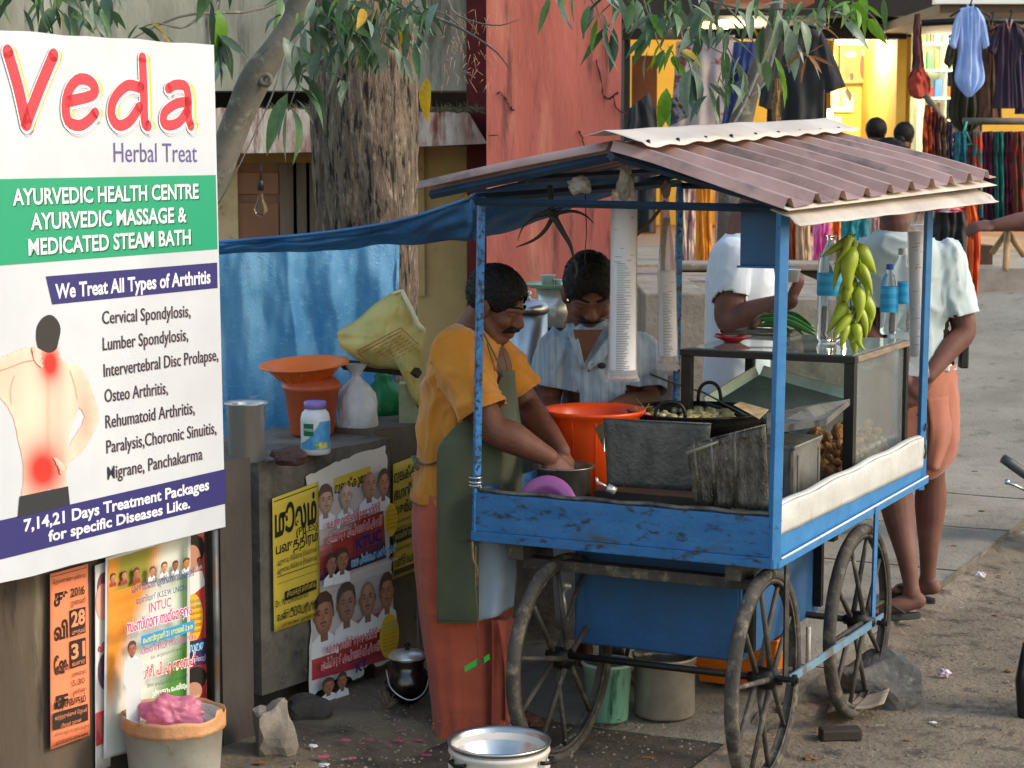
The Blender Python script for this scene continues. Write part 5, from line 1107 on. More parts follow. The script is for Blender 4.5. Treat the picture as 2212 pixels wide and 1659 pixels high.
# foliage hanging in front of the big trunk
MI = None
tw = [twig(t1, [W(700, -40, 7.6), W(880, 20, 7.4), W(960, 45, 7.3), W(1010, 70, 7.2), W(1070, 110, 7.1), W(1098, 145, 7.1)], .009, .002, BARK2), twig(t1, [W(960, -30, 7.4), W(985, 30, 7.3), W(1068, 55, 7.2), W(1130, 40, 7.2)], .004, .0015, BARK2),
      twig(t1, [W(800, -60, 7.3), W(850, 40, 7.2), W(880, 110, 7.1)], .006, .002, BARK2), twig(t1, [W(1000, 62, 7.25), W(960, 30, 7.25), W(900, 15, 7.25)], .004, .002, BARK2), twig(t1, [W(915, 90, 7.1), W(918, 130, 7.1), W(925, 168, 7.1)], .002, .001, BARK2)]
for a in ((925, 168, 7.05, -20, 85, 4), (830, 100, 7.1, -8, 52, 2), (850, 100, 7.1, 32, 62, 2), (872, 120, 7.1, 22, 62, 2), (790, 95, 7.1, -38, 42, 0), (860, 60, 7.1, 18, 52, 4), (765, 80, 7.1, 22, 62, 4), (895, 90, 7.1, 10, 85, 0), (900, 60, 7.1, 35, 60, 2), (878, 55, 7.1, -4, 80, 1), (840, 50, 7.1, -25, 58, 1), (800, 60, 7.1, 20, 70, 0), (745, 100, 7.1, -20, 70, 0), (730, 110, 7.1, 45, 60, 1), (712, 90, 7.1, 40, 110, 0)):
    lf(t1, a[0], a[1], a[2], a[3], a[4], None, a[5])
for (px, py, n, sp, mt) in ((730, 10, 24, .07, [0, 1, 1, 2]), (790, 20, 28, .07, [0, 1, 1, 2, 4]), (840, 10, 26, .07, [0, 1, 1, 2]), (880, 50, 20, .05, [0, 1, 2]), (760, 90, 18, .06, [0, 1, 1]), (910, 10, 12, .04, [0, 1, 2]), (700, 100, 14, .06, [0, 1, 1]), (770, 40, 16, .06, [1, 1, 0])):
    cluster(t1, W(px, py, random.uniform(7.0, 7.5)), n, sp, mt, (.07, .13))
q = MB()
for k in range(90):
    p = W(random.uniform(955, 1062), random.uniform(20, 190), 9.5); q.tube([p, p+Vector((random.gauss(0, .02), 0, -random.uniform(.01, .07)))], .0012, 3)
q.build('dry_twigs', mat('dry_twig', '#b08a76', rough=.9), t1)['kind'] = 'stuff'
# right-hand tree
t3 = thing('forked_tree', 'slim grey tree rising out of the planter behind the cart roof', 'tree', Vector((W(1590, 300, 11).x, 11, 0)))
trunk('trunk', t3, [Vector((W(1575, 900, 11).x, 11, 0)), W(1583, 500, 11), W(1588, 340, 11), W(1606, 240, 11), W(1640, 140, 11), W(1668, 60, 11), W(1690, -60, 11)], [.10, .085, .075, .06, .045, .035, .03], BARK2, 24, 50, .08, 5)
twig(t3, [W(1598, 300, 11), W(1560, 330, 10.9), W(1548, 345, 10.8)], .014, .006, BARK2, name='limb') if False else None
twig(t3, [W(1640, 150, 10.9), W(1600, 240, 10.4), W(1545, 330, 10.2)], .010, .006, BARK2, name='limb')
twig(t3, [W(1690, -60, 11), W(1680, 60, 10.5), W(1655, 170, 10.2), W(1620, 210, 10)], .018, .006, BARK2, name='limb')
for pts in ([(1420, -40), (1560, 10), (1660, 30), (1720, 42), (1800, 20), (1880, 45)], [(1650, 20), (1760, 20), (1830, 22), (1880, 30), (1920, 90)], [(1500, -30), (1545, 50), (1580, 120), (1600, 170)], [(1460, -20), (1470, 60), (1480, 110), (1492, 150)],
            [(1250, -40), (1290, 20), (1300, 60)], [(1380, -40), (1400, 30), (1420, 60)], [(1560, 5), (1610, 60), (1640, 115)], [(1700, 40), (1715, 100), (1760, 130)], [(1460, 20), (1520, 90), (1570, 120)], [(1400, 10), (1420, 90), (1440, 120)]):
    twig(t3, [W(x, y, 7.9-.1*k) for k, (x, y) in enumerate(pts)], .005, .0015, BARK2)
for a in ((1190, -10, 7, -30, 85, 0), (1215, -15, 7, -8, 75, 1), (1275, 10, 7, -30, 70, 0), (1290, 30, 7, -38, 55, 0), (1300, 25, 7, 30, 62, 2), (1312, 35, 7, -12, 120, 2), (1320, 50, 7, -70, 90, 0), (1325, 60, 7, 0, 100, 1), (1300, 45, 7, 45, 62, 2), (1335, -10, 7, 22, 62, 2), (1290, 40, 7, -15, 75, 3),
          (1492, 148, 7, -35, 90, 2), (1496, 150, 7, 42, 85, 2), (1490, 155, 7, 6, 90, 1), (1530, 178, 7, 52, 45, 2), (1528, 180, 7, 30, 100, 2), (1440, 190, 7, -10, 90, 3), (1432, 200, 7, 12, 70, 3), (1430, 90, 7, -35, 60, 3), (1440, 95, 7, 40, 60, 3), (1400, 110, 7, -20, 60, 0), (1470, 110, 7, 60, 18, 4), (1415, 60, 7, -55, 60, 0), (1395, 80, 7, -48, 40, 0), (1460, 0, 7, -40, 70, 0), (1530, -10, 7, -28, 90, 0), (1480, -20, 7, 30, 80, 2),
          (1580, 130, 7, -12, 110, 2), (1585, 60, 7, -50, 65, 1), (1600, 120, 7, -40, 70, 2), (1570, 140, 7, 8, 100, 0), (1605, 150, 7, 12, 90, 2), (1590, 130, 7, 30, 85, 2), (1560, 150, 7, -18, 62, 3), (1620, 50, 7, 42, 82, 4), (1650, 55, 7, -20, 110, 1), (1680, 20, 7, 8, 118, 2), (1705, 60, 7, 10, 90, 2), (1690, 40, 7, 28, 70, 2), (1730, 45, 7, 32, 62, 2), (1745, 30, 7, 60, 22, 2), (1760, 50, 7, 68, 30, 5), (1720, 90, 7, 18, 48, 2), (1715, 100, 7, 4, 70, 2), (1655, 130, 7, 5, 55, 0), (1672, 120, 7, 42, 110, 3), (1680, 150, 7, 30, 60, 3),
          (1850, 20, 7, 16, 40, 3), (1865, 35, 7, 4, 45, 3), (1870, 10, 7, 38, 30, 3), (1840, 5, 7, 35, 30, 3), (1800, 25, 7, 70, 20, 2), (1820, 45, 7, 66, 48, 2), (1780, 15, 7, -12, 60, 2), (1745, 112, 7, -52, 30, 5), (1748, 115, 7, 40, -25, 5), (1748, 120, 7, 55, 22, 5), (1742, 125, 7, -14, 55, 5), (1750, 122, 7, 24, 50, 2), (1745, 118, 7, 32, 40, 5)):
    lf(t3, a[0], a[1], a[2], a[3], a[4], None, a[5])
for (px, py, n, sp, mt) in ((1200, -25, 6, .03, [0, 1]), (1300, -10, 14, .045, [0, 1, 2]), (1350, 0, 8, .04, [0, 2]), (1430, 20, 22, .06, [0, 1, 2, 3]), (1500, 10, 18, .06, [0, 1, 2]), (1440, 110, 16, .045, [0, 3, 3, 1]), (1560, 70, 12, .05, [0, 2, 1]), (1600, 20, 10, .05, [0, 2]), (1700, 10, 14, .05, [2, 0, 1]), (1790, 0, 10, .05, [2, 0, 3]), (1850, 0, 16, .04, [3, 3, 0]), (1580, 180, 12, .04, [0, 2, 1])):
    cluster(t3, W(px, py, random.uniform(6.9, 7.5)), n, sp, mt, (.07, .125))
# ================================================================ garment shops across the forecourt
SY = 26.0; FZ = far_rise(SY)
shop = thing('garment_shop', 'row of brightly lit open fronted garment shops across the forecourt', 'shop', Vector((4, SY, FZ)))
def sb(px0, py0, px1, py1, Y, dy, name, m, par=shop, **k): return fbox(px0, py0, px1, py1, Y, dy, name, m, par, **k)
SHD = mat('shop_dark_timber', '#2b2420', '#1a1512', sc=2, rough=.8)
YEL = mat('glow_shop_yellow_wall', '#d9b04a', '#c79c3c', sc=2, rough=.8, emit='#e8b04a', es=.06)  # faint glow in the material stands in for tube light on the walls
TUBE = mat('fluorescent_tube', '#ffffff', emit='#fff3cf', es=9)
gx = W(1350, 0, SY).x
q = MB(); q.box((gx, SY-3, FZ-.4), (12, SY+5, FZ)); q.build('shop_floor', mat('shop_floor_stone', '#8f6f60', '#7a6255', sc=3, rough=.7), shop)
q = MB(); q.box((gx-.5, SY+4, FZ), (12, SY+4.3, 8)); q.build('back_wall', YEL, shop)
for x0, x1, nm in ((1345, 1362, 'party_wall'), (1772, 1788, 'party_wall'), (1925, 1960, 'party_wall'), (2110, 2122, 'party_wall')):
    a, b = W(x0, 700, SY), W(x1, 60, SY); q = MB(); q.box((a.x, SY, FZ), (b.x, SY+4, 7)); q.build(nm, YEL if x0 == 1925 else SHD, shop)
sb(1340, -260, 2500, 34, SY-.6, 5, 'fascia', SHD); sb(1345, 62, 1790, 84, SY-.2, .2, 'lintel', SHD); sb(1790, 30, 1960, 84, SY-.1, .3, 'lintel', SHD)
sb(2020, -8, 2500, 8, SY-4, .15, 'awning_edge', mat('awning_white', '#e8e6e0', rough=.5)); sb(2030, 8, 2500, 28, SY-3.9, 3.9, 'awning_soffit', mat('awning_brown', '#5c4a3e', rough=.7))
sb(1560, -30, 1760, 6, SY-2, 1, 'roof_tiles', mat('roof_tile_red', '#8a4a30', rough=.8))
# coloured room panels
sb(1362, 120, 1420, 720, SY+.6, .1, 'display_panel', mat('brown_orange_board', '#9a5426', '#7c4220', sc=3, rough=.6)); sb(1555, 300, 1700, 720, SY+2.5, .1, 'display_panel', mat('glow_gold_panel', '#d6a23a', '#b8862c', sc=5, rough=.5, emit='#d8a040', es=.1))  # gold board emits a little, imitating shop light falling on it
o = sb(1790, 84, 1926, 720, SY+2.6, .1, 'room_wall', mat('glow_lit_yellow_wall', '#e3bd58', '#d8ad48', sc=1.4, rough=.7, emit='#e6b64e', es=.12))  # wall glows by itself; lamp light put into its material
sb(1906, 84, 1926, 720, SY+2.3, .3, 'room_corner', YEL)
sb(1963, 30, 2110, 470, SY+2.2, .1, 'room_wall', mat('glow_pale_green_wall', '#b9c7ae', '#a4b49c', sc=2, rough=.7, emit='#c5d6b8', es=.1))  # slight self-glow imitates lamplight on the green wall
# tubes
def tube_lamp(label, a, b, Y, r=.035):
    t = thing('tube_light', label, 'tube light', W(*a, Y)); q = MB(); q.tube([W(*a, Y), W(*b, Y)], r, 12); q.build('tube', TUBE, t)
    q = MB(); p, s_ = W(*a, Y+.08), W(*b, Y+.08); q.tube([p, s_], r*1.1, 4, smooth=False); q.build('fitting', mat('lamp_fitting', '#c9b68a', rough=.5), t)
tube_lamp('lit horizontal tube light above the framed picture in the yellow shop', (1806, 90), (1892, 90), SY+2.3, .045)
tube_lamp('lit upright tube light on the right wall of the yellow shop', (1915, 150), (1913, 330), SY+2.0, .06)
tube_lamp('lit upright tube light beside the black kurta', (1793, 235), (1793, 330), SY+1.5, .035)
tube_lamp('lit tube light glimpsed through leaves above the garments on the left', (1415, 56), (1470, 57), SY-.3, .022)
ld = bpy.data.lights.new('shop_lamp', 'POINT'); ld.energy = 170; ld.color = (1, .82, .5); ld.shadow_soft_size = .3
for (x, y, Y) in ((1850, 110, SY+1.2), (1600, 100, SY+1.5), (2040, 70, SY+.8), (2200, 60, SY+1.0)):
    o = link(bpy.data.objects.new('shop_lamp', ld)); o.location = W(x, y, Y)
t = thing('round_lamp', 'glowing yellow dome lamp behind the leaves in the garment shop', 'lamp', W(1530, 68, SY+.4))
q = MB(); q.ell(W(1525, 70, SY+.5), (.26, .1, .14)); q.build('shade', mat('lamp_dome', '#f2d98a', emit='#ffd27a', es=2.2), t); q = MB(); q.ell(W(1562, 56, SY+.3), (.07, .07, .09)); q.build('bulb', TUBE, t)
# framed picture
t = thing('framed_picture', 'framed multi figure picture on the yellow shop wall under the tube light', 'picture', W(1845, 140, SY+2.5))
a, b = W(1812, 182, SY+2.5), W(1893, 96, SY+2.5); q = MB(); q.box((a.x, SY+2.46, a.z), (b.x, SY+2.55, b.z)); q.build('frame', mat('dark_frame', '#4a3a1e', rough=.5), t)
pr = Print((0, SY+2.45, 0), (1, 0, 0)); pr.shape([(815, 0)] and [pr.q(1815, 179), pr.q(1890, 179), pr.q(1890, 99), pr.q(1815, 99)], '#7a7a3a')
pr.shape([(1819, 172), (1885, 172), (1885, 103), (1819, 103)], '#b9852e', px=True)
for x, y, w_, h_, c_ in ((1830, 145, 8, 26, '#c25a22'), (1848, 140, 9, 30, '#d8902c'), (1866, 142, 9, 30, '#7a3028'), (1878, 146, 6, 24, '#3c3a46'), (1838, 118, 12, 6, '#d8d0b0'), (1870, 114, 7, 8, '#cfd4c8'), (1840, 165, 5, 9, '#3a2a3a')): pr.ell((x, y), w_, h_, c_, px=True)
pr.build('print', t)
t = thing('wall_papers', 'small pale papers pinned below the framed picture in the yellow shop', 'notices', W(1820, 230, SY+2.5))
pr = Print((0, SY+2.55, 0), (1, 0, 0))
for x, y, w_, h_, c_ in ((1805, 215, 10, 22, '#e8d8a8'), (1826, 212, 8, 20, '#cfc8a0'), (1815, 236, 14, 6, '#f0e6c4'), (1808, 268, 10, 16, '#cfd2c4'), (1836, 222, 8, 20, '#efe4bc')): pr.shape([(x-w_, y+h_), (x+w_, y+h_), (x+w_, y-h_), (x-w_, y-h_)], c_, px=True)
for k in range(6): pr.stroke([(1826+k*2, 200+k*4), (1830+k*2, 190+k*3)], .02, '#4a4030', px=True)
pr.build('print', t)
# shelves with small goods
sh = thing('shop_shelf', 'white and green shelf unit with small goods in the third shop', 'shelf', W(2040, 300, SY+1.6))
WSH = mat('glow_white_shelf', '#cfd8d0', rough=.5, emit='#d8e2d8', es=.15)  # shelf gives off light of its own so it looks lit
for (a_, b_, c_, d_) in ((1995, 34, 2002, 330), (2042, 34, 2049, 330), (2098, 34, 2104, 330)): sb(a_, b_, c_, d_, SY+1.5, .5, 'upright', WSH, sh)
for y in (92, 98+52, 98+112, 98+160, 300): sb(1995, y, 2104, y+4, SY+1.5, .5, 'shelf_board', WSH, sh)
GC = (('bright green', '#2a9a46'), ('dark green', '#1f6a3a'), ('red', '#c23a2e'), ('blue', '#3a6ab8'), ('cream', '#d8c9a8'), ('dark grey', '#44403a'), ('orange brown', '#b86a3a'), ('pale green', '#8fb0a0'))
goods = [mat('goods_%d' % i, c[1], rough=.5) for i, c in enumerate(GC)]; RN_ = {92: 'top', 150: 'second', 210: 'third', 258: 'fourth', 300: 'lowest'}
k = 0
for y in (92, 150, 210, 258, 300):
    x = 2004
    while x < 2096:
        w_ = random.choice((7, 9, 12, 16)); h_ = random.uniform(14, 42)
        if not (2036 < x+w_ < 2052):
            gi = random.randrange(8); tag(sb(x, y-h_, x+w_-2, y, SY+1.55+random.random()*.2, .15, 'goods_packet', goods[gi], None), ('tall ' if h_ > 28 else 'short ')+('wide ' if w_ > 10 else 'narrow ')+GC[gi][0]+' packet, '+RN_[y]+' white shelf board, '+('far left' if x < 2020 else 'left middle' if x < 2045 else 'right middle' if x < 2074 else 'far right')+(', near back' if k % 3 == 0 else ', at front' if k % 3 == 1 else ''), 'packet', 'small goods on the shop shelf'); k += 1
        x += w_
# clothes ---------------------------------------------------------
def cloth_grid(name, m, par, Lp, Rp, Y, nv=26, nu=16, fold=.05, seed=0, thick=.03, nf=5):
    """hanging cloth between a left and a right outline (photo points, top to bottom), with vertical folds"""
    Lc = catmull([(x, y, 0) for x, y in Lp], nv); Rc = catmull([(x, y, 0) for x, y in Rp], nv); q = MB()
    def fn(u, v):
        j = min(int(v*(nv-1)), nv-1); a, b = Lc[j], Rc[j]; p = W(lerp(a.x, b.x, u), lerp(a.y, b.y, u), Y)
        s_ = 1-abs(2*u-1)**3
        return p+Vector((0, -thick*s_-fold*1.7*s_*noise.noise(Vector((u*nf*1.6+.6*noise.noise(Vector((v*2, seed, 1))), v*1.1, seed)))*(.4+.7*v)+fold*.6*noise.noise(Vector((u*5, v*6, seed))), 0))
    q.grid(fn, nu*2, nv); q.grid(lambda u, v: fn(u, v)+Vector((0, .06+thick*2*(1-abs(2*u-1)**2), 0)), nu, nv); return q.build(name, m, par)
def hanger(par, px, py, Y, w=.4):
    p = W(px, py, Y); q = MB(); q.tube(catmull([p+Vector((0, 0, .10)), p+Vector((.03, 0, .12)), p+Vector((.0, 0, .02))], 8), .008, 5); q.tube([p+Vector((-w/2, 0, -.10)), p+Vector((0, 0, .02)), p+Vector((w/2, 0, -.10))], .01, 5); q.build('hanger', IRON, par)
def kurta(label, m, cx_, top_, w, h_, Y, sleeve=None, neck=.16, cat='garment', flare=1.15, sl=.35, point=False, par_g=None, hang=True, trim=None, nm='kurta'):
    t = thing(nm, label, cat, W(cx_, top_, Y), group=par_g); s_ = w/2
    Lp = [(cx_-s_*neck*1.5, top_), (cx_-s_*.8, top_+h_*.05), (cx_-s_*.86, top_+h_*.3), (cx_-s_*.86, top_+h_*.55), (cx_-s_*flare*.95, top_+h_*(.82 if point else .98))]
    Rp = [(2*cx_-x, y) for x, y in Lp]
    if point: Lp += [(cx_-s_*.2, top_+h_)]; Rp += [(cx_+s_*.1, top_+h_)]
    cloth_grid('body', m, t, Lp, Rp, Y, seed=cx_*.1)
    for sg in (-1, 1):
        a = [(cx_+sg*s_*.72, top_+h_*.04), (cx_+sg*s_*1.15, top_+h_*.16), (cx_+sg*s_*(1.3+sl), top_+h_*(.22+sl))]; b_ = [(cx_+sg*s_*.75, top_+h_*.16), (cx_+sg*s_*.85, top_+h_*.3), (cx_+sg*s_*(.92+sl), top_+h_*(.27+sl))]
        cloth_grid('sleeve', m, t, a if sg < 0 else b_, b_ if sg < 0 else a, Y-.04, nv=10, nu=7, fold=.02, seed=sg, nf=2)
    q = MB(); ctr_ = W(cx_, top_+h_*.03, Y-.14); r_ = W(cx_+s_*neck*1.6, 0, Y-.14).x-ctr_.x
    q.tube([ctr_+Vector((-r_, 0, .05)), ctr_+Vector((0, -.0, -r_*2.4)), ctr_+Vector((r_, 0, .05))], r_*.28, 6); q.build('neckband', trim or m, t)
    if hang: hanger(t, cx_, top_, Y)
    return t
BLK = mat('black_cloth', '#121416', '#1c1f22', sc=8, rough=.85, sheen=.2); 
cm = lambda n, a, b, sc=9, **k: mat(n, a, b, sc=sc, rough=.85, **k)
OC = 23.5
t = thing('kurta', 'large black kurta with brocade placket hanging left of the yellow shop', 'garment', W(1725, 52, 19))
cloth_grid('body', BLK, t, [(1702, 55), (1668, 110), (1660, 200), (1655, 350)], [(1770, 60), (1784, 110), (1780, 200), (1776, 350)], 19, nf=3)
cloth_grid('sleeve', BLK, t, [(1768, 70), (1776, 140), (1784, 202)], [(1776, 68), (1803, 125), (1827, 187)], 18.95, nv=12, nf=1, fold=.02); cloth_grid('sleeve', BLK, t, [(1680, 72), (1652, 150), (1640, 228)], [(1692, 90), (1684, 170), (1672, 240)], 18.95, nv=12, nf=1, fold=.02)
q = MB(); q.tube([W(1690, 68, 18.8), W(1730, 50, 18.8), W(1775, 62, 18.8)], .02, 6); q.build('hanger', IRON, t)
cloth_grid('brocade_strip', cm('brocade', '#8a6a3a', '#3a2a18', 40), t, [(1672, 170), (1668, 240), (1664, 345)], [(1690, 170), (1688, 240), (1686, 345)], 18.75, nf=1)
PAIS = mat('paisley_cloth', '#a8998f', '#8f8290', sc=3, rough=.85, spots=('#7a3a2c', 3.4, .56, .60), spots2=('#4c5860', 3.9, .60, .64))
t = thing('patterned_cloth', 'long beige cloth with red and grey paisley spots behind the leaves', 'cloth', W(1500, 80, 20)); cloth_grid('cloth', PAIS, t, [(1462, 90), (1455, 200), (1440, 345)], [(1588, 75), (1570, 200), (1545, 345)], 20, nf=3)
t = thing('blue_cloth', 'deep blue cloth hanging behind the forked tree', 'cloth', W(1570, 120, 20.5)); cloth_grid('cloth', cm('royal_cloth', '#2c3f78', '#22305e', 3), t, [(1585, 90), (1565, 200), (1535, 345)], [(1640, 90), (1625, 200), (1600, 345)], 20.5, nf=3)
t = thing('black_cloth', 'ragged black cloth hanging at the edge of the red wall', 'cloth', W(1385, 210, 18)); cloth_grid('cloth', BLK, t, [(1360, 235), (1354, 300), (1352, 410), (1350, 505)], [(1402, 200), (1420, 260), (1418, 400), (1412, 500)], 18, nf=2)
t = thing('dark_bag', 'small dark embroidered cloth bag hanging beside the paisley cloth', 'bag', W(1460, 260, 17)); cloth_grid('cloth', cm('dark_embroidery', '#2c2c38', '#44444e', 14), t, [(1440, 215), (1437, 240), (1448, 272)], [(1478, 205), (1485, 232), (1488, 252)], 17, nf=1)
# tall colour columns seen under the roof
for (x0, x1, y0, y1, c1, c2, lab, Y) in ((1425, 1440, 400, 560, '#d88a1a', '#a8660f', 'narrow golden cloth hanging behind the white cup tube', 19), (1460, 1505, 395, 570, '#d8c4b0', '#7a4a5c', 'white and plum printed cloth below the cart roof', 20), (1503, 1540, 395, 572, '#d88418', '#b86a10', 'tall orange cloth panel below the cart roof', 19.5),
        (1545, 1580, 400, 572, '#cfa09a', '#8a5450', 'pinkish printed cloth right of the tall orange panel', 20), (1720, 1752, 450, 578, '#c9a888', '#a88a6c', 'beige cloth panel right of the blue tin panel', 20), (1700, 1722, 450, 578, '#a8522a', '#8a4020', 'rust coloured cloth strip beside the blue tin panel', 20.1),
        (1757, 1795, 470, 574, '#d83a8a', '#e88ab8', 'bright pink striped cloth beneath the cart roof', 19), (1800, 1815, 465, 570, '#e0581c', '#c8481a', 'narrow orange cloth right of the pink cloth', 19.2), (1818, 1880, 455, 540, '#2a8a96', '#1f6a78', 'teal crinkled cloth behind the green chillies', 18.5),
        (1880, 1902, 455, 520, '#d87a8a', '#b8c0a0', 'pale pink patterned cloth beside the teal cloth', 18.7), (1905, 1990, 445, 500, '#3c2220', '#281818', 'dark brown cloth behind the customer in pale shirt', 18.7)):
    t = thing('hanging_cloth', lab, 'cloth', W(x0, y0, Y)); cloth_grid('cloth', mat('cloth_'+c1[1:], c1, c2, sc=7, rough=.85, st=(4, 1, .6), lo=.42, hi=.58), t, [(x0, y0), (x0+1, (y0+y1)/2), (x0, y1)], [(x1, y0), (x1-2, (y0+y1)/2), (x1+2, y1)], Y, nf=4, fold=.03)
# right side racks
kurta('pale blue and white draped blouse hanging highest at the right', mat('glow_pale_blue_cloth', '#a9bfe6', '#6f8cc8', sc=2.5, rough=.8, st=(3, 1, .7), lo=.4, hi=.6, emit='#a9bfe6', es=.05), 2096, 14, 56, 195, 20, sl=.2, point=True, nm='blouse')  # small emission in the cloth makes the blouse look lit
kurta('dark olive kurta behind the pale blue blouse', cm('olive_cloth', '#33321c', '#24240f', 4), 2090, 60, 70, 232, 21, sl=.1, point=True)
kurta('brown patterned kurta on the right hand rail', cm('brown_print', '#6b4a34', '#4a3022', 9), 2140, 52, 46, 215, 20.5, sl=.15)
kurta('dark plum jacket with red and white collar on the rail', cm('plum_cloth', '#2c2238', '#3a2434', 5), 2180, 48, 60, 190, 20, sl=.1, trim=cm('red_white_trim', '#c8c0c0', '#a8483c', 20), nm='jacket')
kurta('purple kurta at the far right edge of the rail', cm('purple_cloth', '#3c2a5a', '#2a1e40', 5), 2222, 60, 50, 190, 20.5, sl=.1)
q = MB(); q.tube([W(1990, 50, 21), W(2100, 44, 21), W(2230, 46, 21)], .035, 8); tag(q.build('garment_rail', IRON), 'black overhead rail carrying the garments at upper right', 'rail')
t = thing('cloth_bag', 'rust red cloth shoulder bag hanging by a long strap', 'bag', W(1983, 100, 20)); cloth_grid('bag', cm('rust_cloth', '#a83c28', '#8a2e20', 6), t, [(1972, 150), (1964, 175), (1968, 205), (1985, 214)], [(1996, 145), (2010, 175), (2008, 205), (1992, 214)], 20, nf=1)
cloth_grid('strap', cm('dark_red_cloth', '#5a2220', '#481a1a', 6), t, [(1978, 30), (1974, 90), (1973, 155)], [(1988, 30), (1992, 90), (1997, 155)], 20, nf=1)
# scarves on a slanting bamboo
q = MB(); q.tube([W(1998, 205, 18.5), W(2060, 290, 18.5)], .03, 8); tag(q.build('bamboo_pole', mat('bamboo', '#6b6250', '#4a4438', sc=6, rough=.7)), 'slanting bamboo pole carrying the bright scarves', 'pole')
for i, (x, y, w_, h_, c1, c2, lab) in enumerate(((2006, 226, 18, 122, '#d85a1a', '#6a1f14', 'orange and maroon striped scarf'), (2022, 240, 20, 118, '#7a2c2a', '#3a1a24', 'maroon scarf'), (2036, 250, 22, 112, '#8a6a4a', '#3a3020', 'beige and brown spotted scarf'), (2052, 262, 16, 95, '#3c2c48', '#5a4a5a', 'dark violet scarf'))):
    t = thing('scarf', lab+' draped on the slanting bamboo pole', 'scarf', W(x, y, 18.5)); cloth_grid('cloth', mat('scarf_%d' % i, c1, c2, sc=8, rough=.85, st=(3, 1, 1.2), lo=.45, hi=.55), t, [(x-w_*.3, y), (x-w_*.6, y+h_*.5), (x-w_*.6, y+h_)], [(x+w_*.4, y+6), (x+w_*.5, y+h_*.5), (x+w_*.6, y+h_)], 18.4, nf=2)
q = MB(); q.tube([W(2080, 262, 17.5), W(2240, 262, 17.5)], .03, 8); q2 = q.build('rack_rail', mat('bamboo'), None); tag(q2, 'bamboo cross rail over the row of hanging shawls', 'rail')
q = MB(); q.tube([W(2088, 262, 17.4), W(2082, 285, 17.4), W(2060, 312, 17.4), W(2100, 312, 17.4), W(2086, 285, 17.4)], .012, 5); tag(q.build('coat_hanger', mat('teal_plastic', '#2c8a7a', rough=.4)), 'teal wire hanger hooked on the bamboo cross rail', 'hanger')
for i, (x, w_, c1, c2, lab, y1) in enumerate(((2076, 28, '#1f6a78', '#154a58', 'teal blue shawl', 400), (2098, 20, '#8a4a4a', '#5a2a30', 'brick red checked shawl', 430), (2112, 22, '#c8441f', '#1f7a7a', 'orange, teal and violet striped shawl', 470), (2133, 28, '#5a1c3a', '#44142c', 'dark magenta shawl', 500), (2158, 22, '#14655a', '#0f4a44', 'deep green shawl', 500), (2178, 22, '#7a2a44', '#3c1a2a', 'wine red shawl', 480), (2200, 26, '#5a3a24', '#8a2a20', 'brown and red tartan shawl', 500), (2224, 24, '#3a2230', '#6a3428', 'dark patterned shawl at the picture edge', 500))):
    t = thing('shawl', lab+' on the bamboo cross rail', 'shawl', W(x, 285, 17.5)); cloth_grid('cloth', mat('shawl_%d' % i, c1, c2, sc=6, rough=.85, st=(2, 1, 1.4), lo=.46, hi=.54), t, [(x-w_*.45, 285), (x-w_*.5, 360), (x-w_*.45, y1)], [(x+w_*.45, 283), (x+w_*.5, 360), (x+w_*.5, y1)], 17.4+.05*(i % 2), nf=2)
# mannequin skirt group in front: black skirt with red belt, orange cloth
t = thing('black_skirt', 'black skirt with red patterned waistband displayed beside an orange shawl', 'skirt', W(2055, 440, 15)); cloth_grid('skirt', BLK, t, [(2022, 455), (2016, 530), (2030, 640)], [(2085, 455), (2092, 530), (2090, 640)], 15, nf=4)
cloth_grid('waistband', cm('red_band', '#b8283c', '#c8c0c8', 12), t, [(2020, 432), (2020, 445), (2021, 458)], [(2088, 430), (2090, 445), (2090, 458)], 14.9, nf=1)
t = thing('orange_shawl', 'bright orange shawl hanging in front of the black skirt', 'shawl', W(2100, 430, 14.8)); cloth_grid('cloth', cm('bright_orange_cloth', '#e0641a', '#b8381a', 4), t, [(2082, 430), (2092, 500), (2090, 640)], [(2104, 432), (2118, 520), (2110, 640)], 14.6, nf=2)
# tripod stand
t = thing('display_stand', 'wooden tripod stand foot below the shawls at the right', 'stand', W(2172, 560, 17.6))
for (x, y, dY) in ((2142, 548, 0), (2212, 552, .1), (2172, 585, -.4)):
    q = MB(); q.tube([W(2176, 500, 17.6), W(x, y, 17.6+dY)], .028, 6); q.build('leg', mat('pale_wood', '#a8865a', '#7a6040', sc=6, rough=.7), t)
q = MB(); q.tube([W(2176, 500, 17.6), W(2176, 400, 17.6)], .03, 6); q.build('column', mat('pale_wood'), t)
q = MB(); a, b = W(2108, 575, 17.8), W(2145, 530, 17.8); q.box((a.x, 17.8, a.z), (b.x, 18.2, b.z)); tag(q.build('brown_box', mat('brown_box', '#5c4038', '#48322c', rough=.8)), 'low brown box on the floor left of the tripod stand', 'box')
q = MB(); a, b = W(2108, 580, 17.2), W(2600, 574, 17.2); q.box((a.x, 17.2, far_rise(17.2)-.2), (b.x, 19, a.z)); tag(q.build('shop_plinth', mat('white_line_stone', '#9a8f86', '#7f756c', sc=5, rough=.8)), 'low stone plinth in front of the shawl racks', 'plinth')
# ================================================================ things standing on and hanging from the cart
TZ = .69
def onc(px, py, z=TZ): return toW(*L(px, py, z=z))
def cw(px, py, **k): return toW(*L(px, py, **k))
